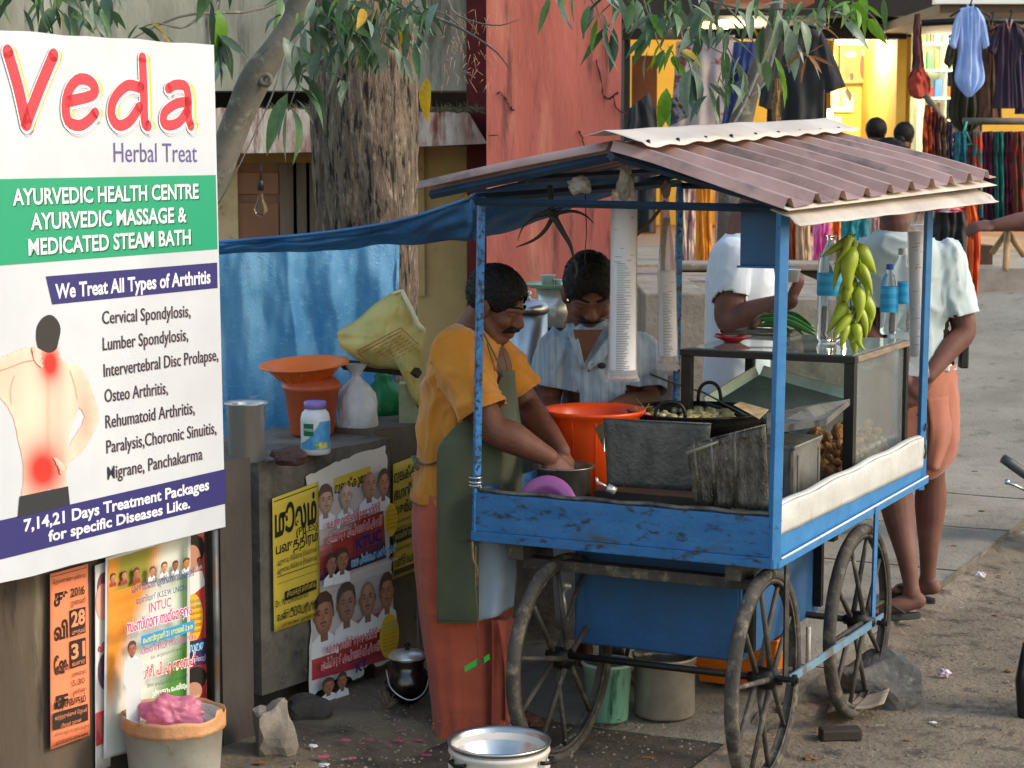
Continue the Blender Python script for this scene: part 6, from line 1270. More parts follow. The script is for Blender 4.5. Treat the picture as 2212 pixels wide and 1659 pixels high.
# orange tub behind the vendor's hands
c = toW(-.33, -.18, TZ); rimp = W(1275, 895, c.y); print('tub', c, rimp)
def fit_center(pxc, Y): p = W(pxc, 900, Y); return Vector((p.x, Y, 0))
Yt = 6.62; c = fit_center(1283, Yt); zr = W(1283, 885, Yt).z; rr = 113/FPX*Yt
t = thing('orange_tub', 'big bright orange plastic tub between the vendor and the frying pan', 'tub', Vector((c.x, c.y, TZ)))
q = MB(); q.lathe(Vector((c.x, c.y, 0)), [(0, TZ), (rr*.68, TZ), (rr*.72, TZ+.01), (rr*.87, zr-.055), (rr*.90, zr-.022), (rr*.97, zr-.012), (rr, zr-.004), (rr*1.0, zr+.003), (rr*.97, zr+.004), (rr*.88, zr-.008), (rr*.84, zr-.05), (rr*.68, TZ+.02), (0, TZ+.015)], 64)
q.build('body', ORANGE, t)
for k in range(12):
    a_ = k*math.pi/6; q = MB(); q.tube([Vector((c.x+math.cos(a_)*r_, c.y+math.sin(a_)*r_, z_)) for r_, z_ in ((rr*.735, TZ+.03), (rr*.873, zr-.055), (rr*.903, zr-.02))], .0018, 4); q.build('rib', ORANGE, t)
# steel mixing pot with the vendor's hands, purple lid
Yp = 6.27; c = fit_center(1218, Yp); zr = W(1218, 1006, Yp).z; rp_ = 63/FPX*Yp; POTC = Vector((c.x, c.y, zr)); POTR = rp_
t = thing('mixing_pot', 'steel mixing pot holding batter under the vendor\'s hands', 'pot', Vector((c.x, c.y, TZ)))
q = MB(); q.lathe(Vector((c.x, c.y, 0)), [(0, TZ), (rp_*.88, TZ), (rp_*.92, TZ+.01), (rp_*.94, zr-.012), (rp_*1.08, zr-.002), (rp_*1.07, zr+.003), (rp_*.93, zr-.004), (rp_*.88, zr-.02), (rp_*.87, TZ+.02), (0, TZ+.02)], 48); q.build('body', STEEL_DULL, t)
q = MB(); q.lathe(Vector((c.x, c.y, zr-.035)), [(0, 0), (rp_*.88, 0)], 32); q.build('batter', mat('yellow_batter', '#b8924a', '#a07c3a', sc=20, rough=.4), t)
t = thing('purple_lid', 'round purple plastic lid leaning against the mixing pot', 'lid', cw(1185, 1062, y=-.84)); c = cw(1180, 1100, y=-.832)
M = Matrix.Rotation(-CT, 3, 'Z') @ Matrix.Rotation(math.radians(80), 3, 'X') @ Matrix.Rotation(math.radians(0), 3, 'Y')
q = MB(); q.lathe(c, [(0, .004), (.062, .004), (.066, .010), (.080, .010), (.090, .006), (.104, .002), (.106, -.004), (.103, -.006), (.09, .0), (0, -.002)], 48, M=M); q.build('body', mat('purple_plastic', '#9a5590', '#8a477f', sc=6, rough=.4), t)
# stove body, shields
lbx = lambda name, a, b, m, par, bev=.002: (lambda q: (q.box(a, b), setattr(q, 'v', [toW(*v) for v in q.v]), q.build(name, m, par, bevel=bev))[-1])(MB())
st = thing('gas_stove', 'low dark gas stove on the cart under the frying pan, brass valve in front', 'stove', toW(0, -.45, TZ))
lbx('body', (-.16, -.70, TZ), (.30, -.22, .80), mat('stove_rust', '#3b302a', '#2a221e', sc=7, rough=.7, metal=.3), st)
k = MB(); a, b = cw(1330, 1062, y=-.78), cw(1290, 1040, y=-.80); k.tube([a, lerp(a, b, .45)], .013, 12); k.tube([lerp(a, b, .4), b], .004, 8); k.tube([b+Vector((-.002, 0, .012)), b+Vector((.002, 0, -.01))], .005, 6); k.build('knob', STEEL, st)
k = MB(); p = cw(1555, 1012, y=-.70); p = cw(1558, 1180, y=-.78); p = cw(1556, 1178, y=-.8)
k = MB(); p = cw(1555, 1172, y=-.79)
BRASS = mat('brass', '#b8934a', '#8a6c34', sc=20, rough=.3, metal=1)
p = cw(1558, 1181, y=-.79) if False else cw(1556, 1008, y=-.735); 
def plate(name, label, cat, pts, m, yy, tilt=0, fold=True, noise_amp=.004):
    """sheet metal plate; photo corner points tl,tr,br,bl on a cart-parallel plane y=yy (top leaning back by tilt)"""
    w_ = [cw(*pts[0], y=yy+tilt), cw(*pts[1], y=yy+tilt), cw(*pts[2], y=yy), cw(*pts[3], y=yy)]; t = thing(name, label, cat, w_[3]); q = MB()
    nrm = (w_[1]-w_[0]).cross(w_[3]-w_[0]).normalized()
    q.grid(lambda u, v: lerp(lerp(w_[3], w_[2], u), lerp(w_[0], w_[1], u), v)+nrm*noise_amp*noise.noise(Vector((u*4, v*4, pts[0][0]))), 16, 12); q.build('sheet', m, t, solid=.0025)
    e = MB(); e.tube([w_[0], w_[1]], .0035, 6); e.build('rolled_edge', m, t); return t, w_
plate('wind_shield', 'square sooty grey metal sheet standing as a wind shield before the pan', 'metal sheet', [(1303, 905), (1536, 916), (1520, 1062), (1312, 1050)], SOOT, -.72, .0)
t, w_ = plate('oily_sheet', 'ribbed oily metal sheet leaning at the near right corner of the cart', 'metal sheet', [(1482, 962), (1654, 918), (1662, 1106), (1500, 1088)], mat('oily_iron', '#756e65', '#3d3833', sc=16, rough=.25, metal=.45, bump=1.2, bs=60, st=(1.6, 1, .5), spots=('#a8a296', 60, .62, .7)), -.80, .0)
for f in (.10, .32, .62):
    q = MB(); q.tube([lerp(w_[0], w_[1], f)+Vector((0, -.002, 0)), lerp(w_[3], w_[2], f*.9)], [.006, .009], 6); q.build('pressed_rib', mat('oily_iron'), t)
q = MB(); a, b = lerp(w_[0], w_[3], .14), lerp(w_[1], w_[2], -.02); q.tube([a, lerp(a, b, .4)+Vector((0, -.006, 0))], [.008, .004], 8); q.build('oil_drip', mat('grease', '#8a8474', rough=.2), t)
q = MB(); p = cw(1556, 1046, y=-.735); q.tube([p+Vector((0, 0, -.02)), p+Vector((0, 0, .012))], .008, 10); q.tube([p+Vector((-.018, 0, 0)), p+Vector((.018, 0, 0))], .005, 8); tag(q.build('brass_valve', BRASS), 'small brass gas valve at the foot of the sooty shield', 'valve')
q = MB(); p = [cw(1284, 925, y=-.60), cw(1305, 910, y=-.62), cw(1306, 975, y=-.66), cw(1298, 955, y=-.64)]; q.add(p, [(0, 1, 2, 3)]); tag(q.build('foil_scrap', ALU, None, solid=.002), 'crumpled foil corner poking out left of the wind shield', 'foil')
# frying pan (kadai)
Yk = 6.72; pxk = 1502; c = fit_center(pxk, Yk); zr = W(pxk, 888, Yk).z; rk = 148/FPX*Yk
t = thing('frying_pan', 'wide black iron frying pan full of bubbling oil and fritters, two loop handles', 'pan', Vector((c.x, c.y, zr-.11)))
q = MB(); pf = [(rk*math.sin(a_*math.pi/2), zr-.115*math.cos(a_*math.pi/2)**.9) for a_ in [i/12 for i in range(13)]]
inn = [(r_*.965, z+.006) for r_, z in reversed(pf)]
q.lathe(Vector((c.x, c.y, 0)), pf+[(rk*1.02, zr+.004), (rk*.985, zr+.007)]+inn[1:], 64); q.build('bowl', IRON, t)
q = MB(); q.lathe(Vector((c.x, c.y, zr-.03)), [(0, 0), (rk*.92, 0)], 40); q.build('oil', mat('hot_oil', '#4a3a1e', rough=.06, spec=.8), t)
fr_ = MB()
for i in range(70):
    a_ = random.uniform(0, 6.28); r_ = rk*.8*math.sqrt(random.random()); fr_.ell(Vector((c.x+r_*math.cos(a_), c.y+r_*math.sin(a_), zr-.024+random.uniform(0, .012))), (random.uniform(.012, .024), random.uniform(.012, .022), .012), None, 8, 6)
fr_.build('fritters', mat('pale_fritters', '#b8ac7e', '#8c7f52', sc=50, rough=.6, bump=1, bs=100, spots=('#d8d2b4', 40, .55, .66)), t)['kind'] = 'stuff'
def ring(px0, px1, pyt, pyb, Y, name='handle'):
    q = MB(); n = 22; pts = []
    for i in range(n):
        a_ = math.pi*i/(n-1); x = lerp(px0, px1, .5-.5*math.cos(a_)); y = pyb-(pyb-pyt)*math.sin(a_)**.6; pts.append(W(x, y, Y))
    q.tube(pts, .0062, 8); return q.build(name, IRON, t)
ring(1415, 1480, 868, 908, Yk-.20); ring(1508, 1557, 826, 872, Yk+.18)
q = MB(); q.tube([W(1405, 808, 7.0), W(1455, 828, 6.95), W(1520, 848, 6.9), W(1640, 912, 6.75)], .0035, 6); q.lathe(W(1648, 914, 6.74), [(0, -.004), (.03, 0), (.045, .008)], 18); tag(q.build('ladle', STEEL_DULL), 'long thin metal skimmer laid across the frying pan', 'skimmer')
q = MB(); 
for i in range(26): p = W(random.uniform(1375, 1410), random.uniform(878, 900), 6.6); q.tube([p, p+Vector((random.gauss(0, .012), random.gauss(0, .01), random.gauss(0, .012)))], .0012, 3)
tag(q.build('scouring_fibre', mat('gold_fibre', '#a88a3a', rough=.5)), 'tuft of golden scouring fibre at the left rim of the frying pan', kind='stuff')
q = MB(); q.add([cw(1640, 905, y=-.35), cw(1660, 885, y=-.2), cw(1600, 868, y=0), cw(1585, 875, y=-.1)], [(0, 1, 2, 3)]); tag(q.build('fried_sheet', mat('newspaper', '#cbb890', '#a8865a', sc=14, rough=.8), None, solid=.002), 'oily paper scrap beside the far rim of the frying pan', 'paper')
# big oil tin with an angled tin lid
def quadbox(pts_b, pts_t, name, m, par, bevel=.004): q = MB(); q.hexa(pts_b, pts_t); return q.build(name, m, par, bevel=bevel)
xa, xb, ya, yb = .205, .425, -.48, -.20
a = L(1680, 925, x=xb); ztin = .945
t = thing('oil_tin', 'large square dented tin can behind the right hand post', 'tin', toW(.3, -.3, TZ))
def bxw(a_, b_, name, m, par, bevel=.004):
    q = MB(); q.box(a_, b_); q.v = [toW(*v) for v in q.v]; return q.build(name, m, par, bevel=bevel)
TINM = mat('brushed_tin', '#a5a39e', '#706e69', sc=4, rough=.3, metal=.6, bump=.15, bs=14, spots=('#3a3733', 6, .56, .72, (3, 3, .5)), rv=.12)
bxw((xa, ya, TZ), (xb, yb, ztin), 'body', TINM, t, .012)
for (u_, v_) in ((.12, .88),):
    bxw((xb, ya+.03, TZ+.03), (xb+.004, ya+.04, ztin-.03), 'pressed_seam', TINM, t, .001); bxw((xb, yb-.04, TZ+.03), (xb+.004, yb-.03, ztin-.03), 'pressed_seam', TINM, t, .001)
    bxw((xb-.05, ya-.004, TZ+.03), (xb-.04, ya, ztin-.03), 'pressed_seam', TINM, t, .001); bxw((xa+.04, ya-.004, TZ+.03), (xa+.05, ya, ztin-.03), 'pressed_seam', TINM, t, .001)
bxw((xa-.003, ya-.003, ztin-.012), (xb+.003, yb+.003, ztin+.002), 'rim', TINM, t, .003)
w_ = [cw(1655, 905, y=-.55), cw(1640, 880, y=-.42), cw(1835, 858, y=-.12), cw(1800, 892, y=-.40)]
t = thing('metal_cover', 'bent triangular dark tin cover lying on the square oil tin', 'cover', w_[0])
q = MB(); m_ = [cw(1657, 925, y=-.56), cw(1785, 905, y=-.50), cw(1836, 862, y=-.12), cw(1740, 876, y=-.1), cw(1655, 893, y=-.25)]
q.add(m_+[p+Vector((0, 0, -.02)) for p in m_], [(0, 1, 2, 3, 4), (9, 8, 7, 6, 5)]+[(i, i+5, (i+1) % 5+5, (i+1) % 5) for i in range(5)]); q.build('sheet', TINM, t)
q = MB(); q.add([cw(1742, 880, y=-.40), cw(1836, 862, y=-.14), cw(1768, 912, y=-.46), cw(1700, 905, y=-.5)], [(0, 1, 2, 3)]); q.build('bent_flap', TINM, t, solid=.002)
# on top of the showcase
GT = 1.187
def og(px, py): return cw(px, py, z=GT)
c = og(1582, 738); t = lathe_thing('red_plate', 'small red plastic plate on the left of the showcase top', 'plate', c, [(0, .0), (.03, .0), (.034, .004), (.066, .018), (.068, .021), (.064, .02), (.03, .008), (0, .006)], mat('red_plastic', '#c81e1e', '#b01818', sc=5, rough=.3), 40)
c = og(1660, 722); t = thing('steel_tray', 'flat rectangular steel tray on the showcase top behind the red plate', 'tray', c)
q = MB(); M = Matrix.Rotation(-CT-.05, 4, 'Z'); q.box((-.11, -.04, 0), (.10, .07, .004), Matrix.Translation(c) @ M); q.box((-.112, -.042, 0), (-.108, .072, .016), Matrix.Translation(c) @ M); q.box((.098, -.042, 0), (.102, .072, .016), Matrix.Translation(c) @ M); q.box((-.112, -.044, 0), (.102, -.04, .016), Matrix.Translation(c) @ M); q.box((-.112, .07, 0), (.102, .074, .016), Matrix.Translation(c) @ M); q.build('body', STEEL_DULL, t)
q = MB(); a = og(1545, 735)+Vector((0, 0, .022)); q.tube([a, og(1700, 735)+Vector((0, 0, .024))], .0035, 6); tag(q.build('spoon', STEEL_DULL), 'thin steel spoon laid along the tray edge', 'spoon')
# green plantains
PLANT = mat('plantain_green', '#3a7a2a', '#2c5c20', sc=7, rough=.4, spots=('#7a9a3a', 10, .62, .74), bump=.1)
t = thing('plantain_bunch', 'bunch of dark green plantains on the showcase top behind the tray', 'plantains', og(1690, 715))
for i, (x0, y0, x1, y1, r_) in enumerate(((1640, 690, 1760, 722, .013), (1650, 680, 1762, 716, .012), (1665, 672, 1735, 722, .012), (1632, 704, 1712, 718, .012), (1680, 674, 1757, 708, .011), (1625, 700, 1670, 684, .011))):
    a, b = W(x0, y0, 7.05+.03*i), W(x1, y1, 6.95+.03*i); a.z = max(a.z, GT+.02); b.z = max(b.z, GT+.014); mid = (a+b)/2+Vector((0, 0, .016)); cc = catmull([a, mid, b], 12)
    q = MB(); q.tube(cc, [r_*math.sin(math.pi*min(.97, max(.06, k/11)))**.45 for k in range(12)], 7); q.build('plantain', PLANT, t)
q = MB(); q.tube([W(1625, 706, 7.0), W(1640, 692, 7.05)], .012, 8); q.build('stalk', mat('brown_stalk', '#4a2e1e', rough=.8), t)
# water bottles
PET = mat('clear_pet', '#eef6fa', rough=.05, trans=.93, ior=1.18)
WAT = mat('bottle_water', '#f4fbff', rough=.0, trans=1, ior=1.1)
def bottle(px, pyb, hpx, label, cap=True, lab=True, capc='#2a4fb0', low=.50, high=.72):
    c = og(px, pyb); h = hpx/FPX*c.y; s_ = h/.30; t = thing('water_bottle', label, 'bottle', c); q = MB(); pf = [(0, .002), (.03, .0), (.036, .008)]
    for k in range(9): z = .02+k*.016; pf += [(.0365, z), (.0345, z+.008)]
    pf += [(.0365, .17), (.037, .2), (.034, .225), (.024, .25), (.0135, .268), (.0135, .283), (.0150, .284), (.0150, .288)]
    q.lathe(c, [(r*s_, z*s_) for r, z in pf], 36); q.build('body', PET, t)
    if cap: q = MB(); q.lathe(c, [(.0155*s_, .277*s_), (.0160*s_, .279*s_), (.0160*s_, .297*s_), (.014*s_, .300*s_), (0, .300*s_)], 24); q.build('cap', mat('cap_'+capc[1:], capc, rough=.4), t)
    if lab: q = MB(); q.lathe(c, [(.0378*s_, h*low), (.0382*s_, h*(low+.02)), (.0382*s_, h*(high-.01)), (.0378*s_, h*high)], 36); q.build('label', mat('cyan_label', '#1f9fdc', '#38b4e8', sc=14, rough=.35, tl=.25, wave=(9, 1.5, 'Z'), lo=.35, hi=.5), t)
    return t
bottle(1793, 738, 240, 'water bottle behind the green chillies, partly hidden by them', cap=False, low=.42, high=.62)
bottle(1919, 722, 152, 'water bottle with blue cap and bright cyan label', low=.32, high=.68)
bottle(1946, 716, 180, 'water bottle with clear top just behind the one with the blue cap', capc='#b0b4c0', low=.34, high=.6)
# green chillies hanging in a bunch
CHI = mat('pale_green_chilli', '#aab83a', '#93a62e', sc=6, rough=.42, spots=('#c6cc5a', 6, .55, .75), spots2=('#6f8f1e', 9, .6, .8), tl=.08)
t = thing('chilli_bunch', 'bunch of fat pale green chillies hanging from the roof edge', 'chillies', cw(1835, 520, y=.0, ) if False else W(1835, 520, 6.72)); CYY = 6.72
q = MB(); q.tube([W(1838, 432, CYY), W(1836, 520, CYY), W(1835, 600, CYY), W(1840, 700, CYY)], .0022, 5); q.build('string', mat('green_string'), t)
for i, (x0, y0, x1, y1, w_) in enumerate(((1842, 512, 1772, 556, 17), (1830, 512, 1800, 572, 17), (1838, 515, 1852, 560, 15), (1835, 530, 1800, 630, 19), (1842, 535, 1838, 650, 24), (1850, 530, 1892, 592, 22), (1846, 575, 1872, 650, 18), (1858, 570, 1884, 640, 17), (1830, 600, 1822, 690, 19), (1848, 610, 1862, 690, 20), (1855, 620, 1850, 700, 17), (1862, 640, 1878, 705, 17),
                                       (1826, 655, 1785, 722, 19), (1840, 680, 1800, 735, 17), (1838, 670, 1812, 720, 18), (1852, 660, 1870, 735, 18), (1846, 700, 1835, 742, 17), (1842, 700, 1848, 774, 19), (1858, 710, 1870, 758, 12), (1832, 700, 1818, 760, 14), (1864, 665, 1876, 720, 14), (1828, 560, 1806, 640, 16), (1838, 615, 1828, 660, 16), (1850, 545, 1870, 600, 16))):
    Y = CYY-.02-.035*math.sin(i*2.1); a, b = W(x0, y0, Y), W(x1, y1, Y-.01); n = 12; bend = Vector((.017*math.sin(i*1.3), -.010, .006*math.sin(i*2.3))); pts = [lerp(a, b, k/(n-1))+bend*math.sin(math.pi*k/(n-1)) for k in range(n)]; r0 = w_*(.68+.16*math.sin(i*5.3))/FPX*Y
    q = MB(); q.tube(pts, [r0*v for v in (.45, .85, 1.0, .98, .9, .8, .69, .57, .45, .33, .2, .05)], 12); o = q.build('chilli', CHI, t)
    s_ = MB(); d = (a-b).normalized(); s_.tube([a-d*.004, a+d*.006, a+d*.014+Vector((.003, 0, .004))], [r0*.5, r0*.32, r0*.14], 7); s_.build('stem', mat('chilli_stem', '#5a7a22', rough=.5), o)
# tubes of stacked paper cups in polythene
CUPM = mat('paper_cups', '#e6e3e6', '#f0eef0', sc=5, rough=.6)
PSLV = mat('clear_sleeve', '#f0ecee', rough=.22, trans=.8, ior=1.06, bump=.3, bs=60)
CUPD = mat('cup_print_dark', '#3c3a44', rough=.7); CUPR = mat('cup_print_red', '#8a3a4a', rough=.7); CUPG = mat('cup_print_green', '#6f9a78', rough=.7)
def cup_sleeve(label, x, pyt, pys, pyc, pyb, w0, w1, Y, dxt=0, print_from=.3):
    t = thing('cup_sleeve', label, 'cup stack', W(x, pyb, Y)); q = MB(); top_ = W(x+dxt, pyt, Y); s0 = W(x+dxt*.5, pys, Y); s1 = W(x, pyc, Y); bt = W(x, pyb, Y); ra, rb = w0/2/FPX*Y, w1/2/FPX*Y; n = 150
    pts = [lerp(s0, s1, k/n) for k in range(n+1)]; st_ = MB(); nn = int((s0-s1).length/.0052)
    prof_pts = []; rad = []
    for k in range(nn):
        p = lerp(s0, s1, k/nn); prof_pts += [p, lerp(s0, s1, (k+.72)/nn)]; r = lerp(ra*.9, rb*.88, k/nn); rad += [r, r*.945]
    st_.tube(prof_pts, rad, 20); st_.build('stacked_cups', CUPM, t)
    for k in range(int(nn*1.0)):
        f = k/nn; a0 = random.uniform(-2.6, -1.0); ln = random.uniform(.2, .7) if f < print_from else random.uniform(.6, 1.2)
        if f < print_from and random.random() > .22: continue
        p = lerp(s0, s1, (k+.1)/nn); r = lerp(ra*.9, rb*.88, f)*1.012; m = MB(); 
        if f >= print_from: a0 = -2.2
        for i in range(5):
            u = a0+ln*i/4; m.v += [p+Vector((r*math.cos(u), r*math.sin(u), dz_)) for dz_ in (-.0008, .0008)]
        m.f = [[2*i, 2*i+2, 2*i+3, 2*i+1] for i in range(4)]; m.c = [None]*4; m.sm = [False]*4
        PRN[0 if f < print_from else (1 if f < print_from+.18 and print_from < .6 else 0)].append(m)
    for j, mm_ in enumerate((CUPD, CUPG)):
        al_ = MB()
        for m in PRN[j]: n0 = len(al_.v); al_.v += m.v; al_.f += [[i+n0 for i in f] for f in m.f]; al_.c += m.c; al_.sm += m.sm
        PRN[j].clear()
        if al_.v: al_.build('cup_print', mm_, t)['kind'] = 'stuff'
    # sleeve: knotted top, ragged flattened bottom
    sl_ = MB(); cc = [top_, lerp(top_, s0, .35), lerp(top_, s0, .8), s0, lerp(s0, s1, .5), s1, lerp(s1, bt, .5), bt]; rr_ = [.010, ra*.45, ra*.85, ra, (ra+rb)/2, rb*1.02, rb*1.1, rb*1.22]; fl = [1, 1, .95, 1, 1, .95, .5, .12]
    cp_ = catmull(cc, 40); rc = catmull([(r, f, 0) for r, f in zip(rr_, fl)], 40); seg = 30; vs = []
    for i, p in enumerate(cp_):
        for k in range(seg):
            a_ = 2*math.pi*k/seg; r = rc[i].x*(1+.05*noise.noise(Vector((math.cos(a_)*3, math.sin(a_)*3, i*.3))))
            vs.append(p+Vector((r*math.cos(a_), r*math.sin(a_)*rc[i].y, (.014*noise.noise(Vector((math.cos(a_)*4+x, 1, 1))) if i == 39 else 0))))
    sl_.add(vs, [(i*seg+k, i*seg+(k+1) % seg, (i+1)*seg+(k+1) % seg, (i+1)*seg+k) for i in range(39) for k in range(seg)], True); sl_.build('polythene_sleeve', PSLV, t)
    k_ = crumple('knot', top_+Vector((0, 0, .012)), (.016, .013, .03), DIRTYPL, t, x, local=False)
PRN = [[], []]
cup_sleeve('longest polythene tube of stacked paper cups hanging in front of the second man', 1345, 372, 425, 800, 825, 56, 62, 6.18, 8, .38)
cup_sleeve('shorter white tube of paper cups hanging left of the showcase', 1443, 418, 585, 770, 800, 40, 44, 6.85, -5, .25)
cup_sleeve('tube of paper cups hanging beside the far right post', 1984, 448, 500, 770, 812, 44, 40, 7.35, -2, 1.1)
# rope from the second sleeve
q = MB(); q.tube(catmull([W(1437, 435, 6.85), W(1412, 470, 6.9), W(1375, 508, 7.0)], 12), .006, 6); tag(q.build('rope', mat('coir_rope', '#8a7048', '#6a5434', sc=60, rough=.9, bump=1)), 'piece of coir rope slanting down behind the long cup tube', 'rope')
q = MB(); q.tube(catmull([W(1440, 470, 6.9), W(1434, 560, 6.9), W(1437, 610, 6.9)], 12), .006, 6); tag(q.build('rope', mat('coir_rope')), 'coir rope hanging straight down beside the shorter cup tube', 'rope')
# dark aloe-like charm hanging under the roof
t = thing('hanging_aloe', 'dark dried aloe plant hung upside down under the cart roof', 'plant', W(1190, 400, 6.3)); AL = mat('dark_aloe', '#1f2a24', '#2c2420', sc=9, rough=.6)
for i, (pts, r_) in enumerate((([(1188, 400), (1190, 430), (1195, 470)], .009), ([(1195, 462), (1155, 470), (1130, 490), (1118, 520)], .005), ([(1195, 468), (1175, 500), (1150, 520), (1115, 534)], .008), ([(1200, 462), (1235, 456), (1262, 464), (1283, 482)], .006), ([(1195, 465), (1215, 500), (1232, 530), (1240, 560)], .011), ([(1240, 560), (1246, 585), (1242, 604)], .005),
                                    ([(1190, 455), (1170, 462), (1150, 466)], .009), ([(1200, 455), (1215, 448), (1222, 440)], .006), ([(1190, 450), (1180, 440), (1176, 430)], .005))):
    q = MB(); cc = catmull([W(x, y, 6.3-.02*i+.03*(i % 3)) for x, y in pts], 14); q.tube(cc, [r_*max(.15, (1-k/14)**.6) if i else r_ for k in range(14)], 8); q.build('leaf', AL, t)
q = MB(); q.ell(W(1195, 462, 6.3), (.020, .016, .016)); q.build('crown', AL, t)
q = MB(); q.tube([W(1264, 420, 6.35), W(1267, 500, 6.35), W(1263, 560, 6.35), W(1270, 600, 6.35)], .0016, 5); tag(q.build('string', IRON), 'thin dark string dangling right of the dried aloe', 'string')
# ================================================================ behind and under the cart
c = fit_center(1140, 7.65); zb = W(1140, 870, 7.65).z; zt = W(1140, 662, 7.65).z; r_ = 44/FPX*7.65
SHELF = thing('stone_ledge', 'stone ledge behind the vendor carrying steel vessels', 'ledge', Vector((c.x, 7.9, 0)))
q = MB(); q.box((c.x-.16, 7.5, -.05), (c.x+.42, 8.25, zb)); q.build('ledge', CONC, SHELF, bevel=.01)
t = thing('milk_can', 'tall slim aluminium milk can with domed lid behind the vendor\'s face', 'can', Vector((c.x, c.y, zb)))
q = MB(); q.lathe(Vector((c.x, c.y, 0)), [(0, zb), (r_, zb), (r_*1.02, zb+.005), (r_, zb+.02), (r_, zb+.08), (r_*1.03, zb+.084), (r_, zb+.09), (r_*.97, zt), (0, zt)], 40); q.build('body', ALU, t)
q = MB(); q.lathe(Vector((c.x, c.y, zt)), [(r_*1.04, -.02), (r_*1.08, -.018), (r_*1.06, 0), (r_*.95, .014), (r_*.5, .026), (.014, .03), (.010, .04), (.017, .05), (.012, .06), (0, .062)], 40); q.build('lid', ALU, t)
q = MB(); p = Vector((c.x+r_*.9, c.y-r_*.45, W(0, 778, 7.6).z)); q.tube([p+Vector((math.cos(a_)*.014, -.004, math.sin(a_)*.02)) for a_ in [i*.6 for i in range(11)]], .0035, 6); q.build('handle_lug', ALU, t)
c = fit_center(1200, 8.0); zb2 = W(1200, 715, 8.0).z; zt = W(1200, 622, 8.0).z; r_ = 42/FPX*8
q = MB(); q.box((c.x-.12, 7.86, zb), (c.x+.3, 8.3, zb2)); q.build('upper_step', CONC, SHELF, bevel=.01)
t = thing('steel_drum', 'steel boiler drum under the pale green tray', 'drum', Vector((c.x, c.y, zb2))); q = MB(); q.lathe(Vector((c.x, c.y, 0)), [(0, zb2), (r_, zb2), (r_, zt), (0, zt)], 40); q.build('body', STEEL, t)
q = MB(); q.lathe(Vector((c.x, c.y, 0)), [(r_*1.01, zb2-.0), (r_*1.02, zb2+.012), (r_*1.01, zb2+.02)], 40); q.build('base_band', IRON, t)
t = thing('green_tray', 'pale green round tray on the steel drum, carrying a steel cup', 'tray', Vector((c.x, c.y, zt+.001))); q = MB(); q.lathe(Vector((c.x-.01, c.y, zt)), [(0, .002), (.095, .002), (.118, .016), (.12, .02), (.094, .008), (0, .007)], 44); q.build('body', mat('pale_green_enamel', '#9fc8ae', '#8ab89c', sc=4, rough=.35), t)
for (px, w_, h_, lab) in ((1183, 17, 24, 'squat steel cup with flared rim on the green tray'), (1204, 9, 14, 'tiny steel measure right of the squat cup on the green tray')):
    r_ = w_/FPX*8; p = fit_center(px, 7.98); z = zt+.008; h2 = h_/FPX*8; lathe_thing('steel_cup', lab, 'cup', Vector((p.x, p.y, z)), [(0, 0), (r_*.78, 0), (r_*.8, h2*.92), (r_*1.05, h2), (r_*1.03, h2+.002), (r_*.74, h2*.9), (r_*.72, .004), (0, .004)], STEEL, 30)
# green bucket
def pot_g(name, label, cat, px, pyb, pyt, w0, w1, m, rim, Y=None, z0=0):
    g_ = Gz(px, pyb, z0); Y = Y or g_.y; c = Vector((W(px, pyb, Y).x, Y, z0)); h = W(px, pyt, Y).z-z0; r0, r1 = w0/2/FPX*Y, w1/2/FPX*Y
    return lathe_thing(name, label, cat, c, [(0, .0), (r0, 0), (r0*1.02, .008), (r1*.97, h-.03), (r1*1.0, h-.026), (r1*1.03, h-.01), (r1*1.05, h), (r1*.98, h), (r1*.92, h-.03), (r0*.95, .02), (0, .02)], m, 44), c, h, r1
GB = mat('green_bucket_plastic', '#8ab5a0', '#649a80', sc=3, rough=.4, tl=.15, spots=('#8fb8a4', 8, .58, .75), spots2=('#16583a', 4, .6, .66, (1.5, 1.5, .2)))
t, c, h, r_ = pot_g('green_bucket', 'cloudy green plastic bucket under the cart behind the left wheel', 'bucket', 1312, 1552, 1430, 90, 108, GB, 0, z0=-.038)
q = MB(); q.lathe(c, [(r_*1.0, h-.006), (r_*1.09, h-.004), (r_*1.09, h+.004), (r_*1.0, h+.005)], 40); q.build('rim', mat('pale_rim', '#b8c8c0', rough=.4), t)
t, c, h, r_ = pot_g('cooking_pot', 'tall dull steel cooking pot under the cart between the wheels', 'pot', 1435, 1540, 1412, 132, 138, mat('dirty_steel', '#b8afa5', '#8d847a', sc=5, rough=.32, metal=.5, spots=('#4a433b', 9, .6, .74)), 0, z0=-.035)
OC_ = mat('orange_crate_plastic', '#e07a14', '#c8660e', sc=5, rough=.5)
g_ = Gz(1600, 1488); c = g_+Vector((.03, .14, 0)); M = Matrix.Translation(c) @ Matrix.Rotation(-CT, 4, 'Z'); t = thing('orange_crate', 'orange plastic crate on the ground behind the front right wheel', 'crate', c, -CT)
def crate_pt(x, y, z): return M @ Vector((x, y, z))
q = MB(); w0, d0, w1, d1, hh = .13, .10, .155, .12, .18
for (s0_, s1_) in (((-1, -1), (1, -1)), ((1, -1), (1, 1)), ((1, 1), (-1, 1)), ((-1, 1), (-1, -1))):
    w_ = MB(); w_.add([crate_pt(s0_[0]*w0, s0_[1]*d0, 0), crate_pt(s1_[0]*w0, s1_[1]*d0, 0), crate_pt(s1_[0]*w1, s1_[1]*d1, hh), crate_pt(s0_[0]*w1, s0_[1]*d1, hh)], [(0, 1, 2, 3)]); w_.build('wall', OC_, t, solid=.006)
w_ = MB(); w_.box((-w0, -d0, 0), (w0, d0, .006), M); w_.build('base', OC_, t)
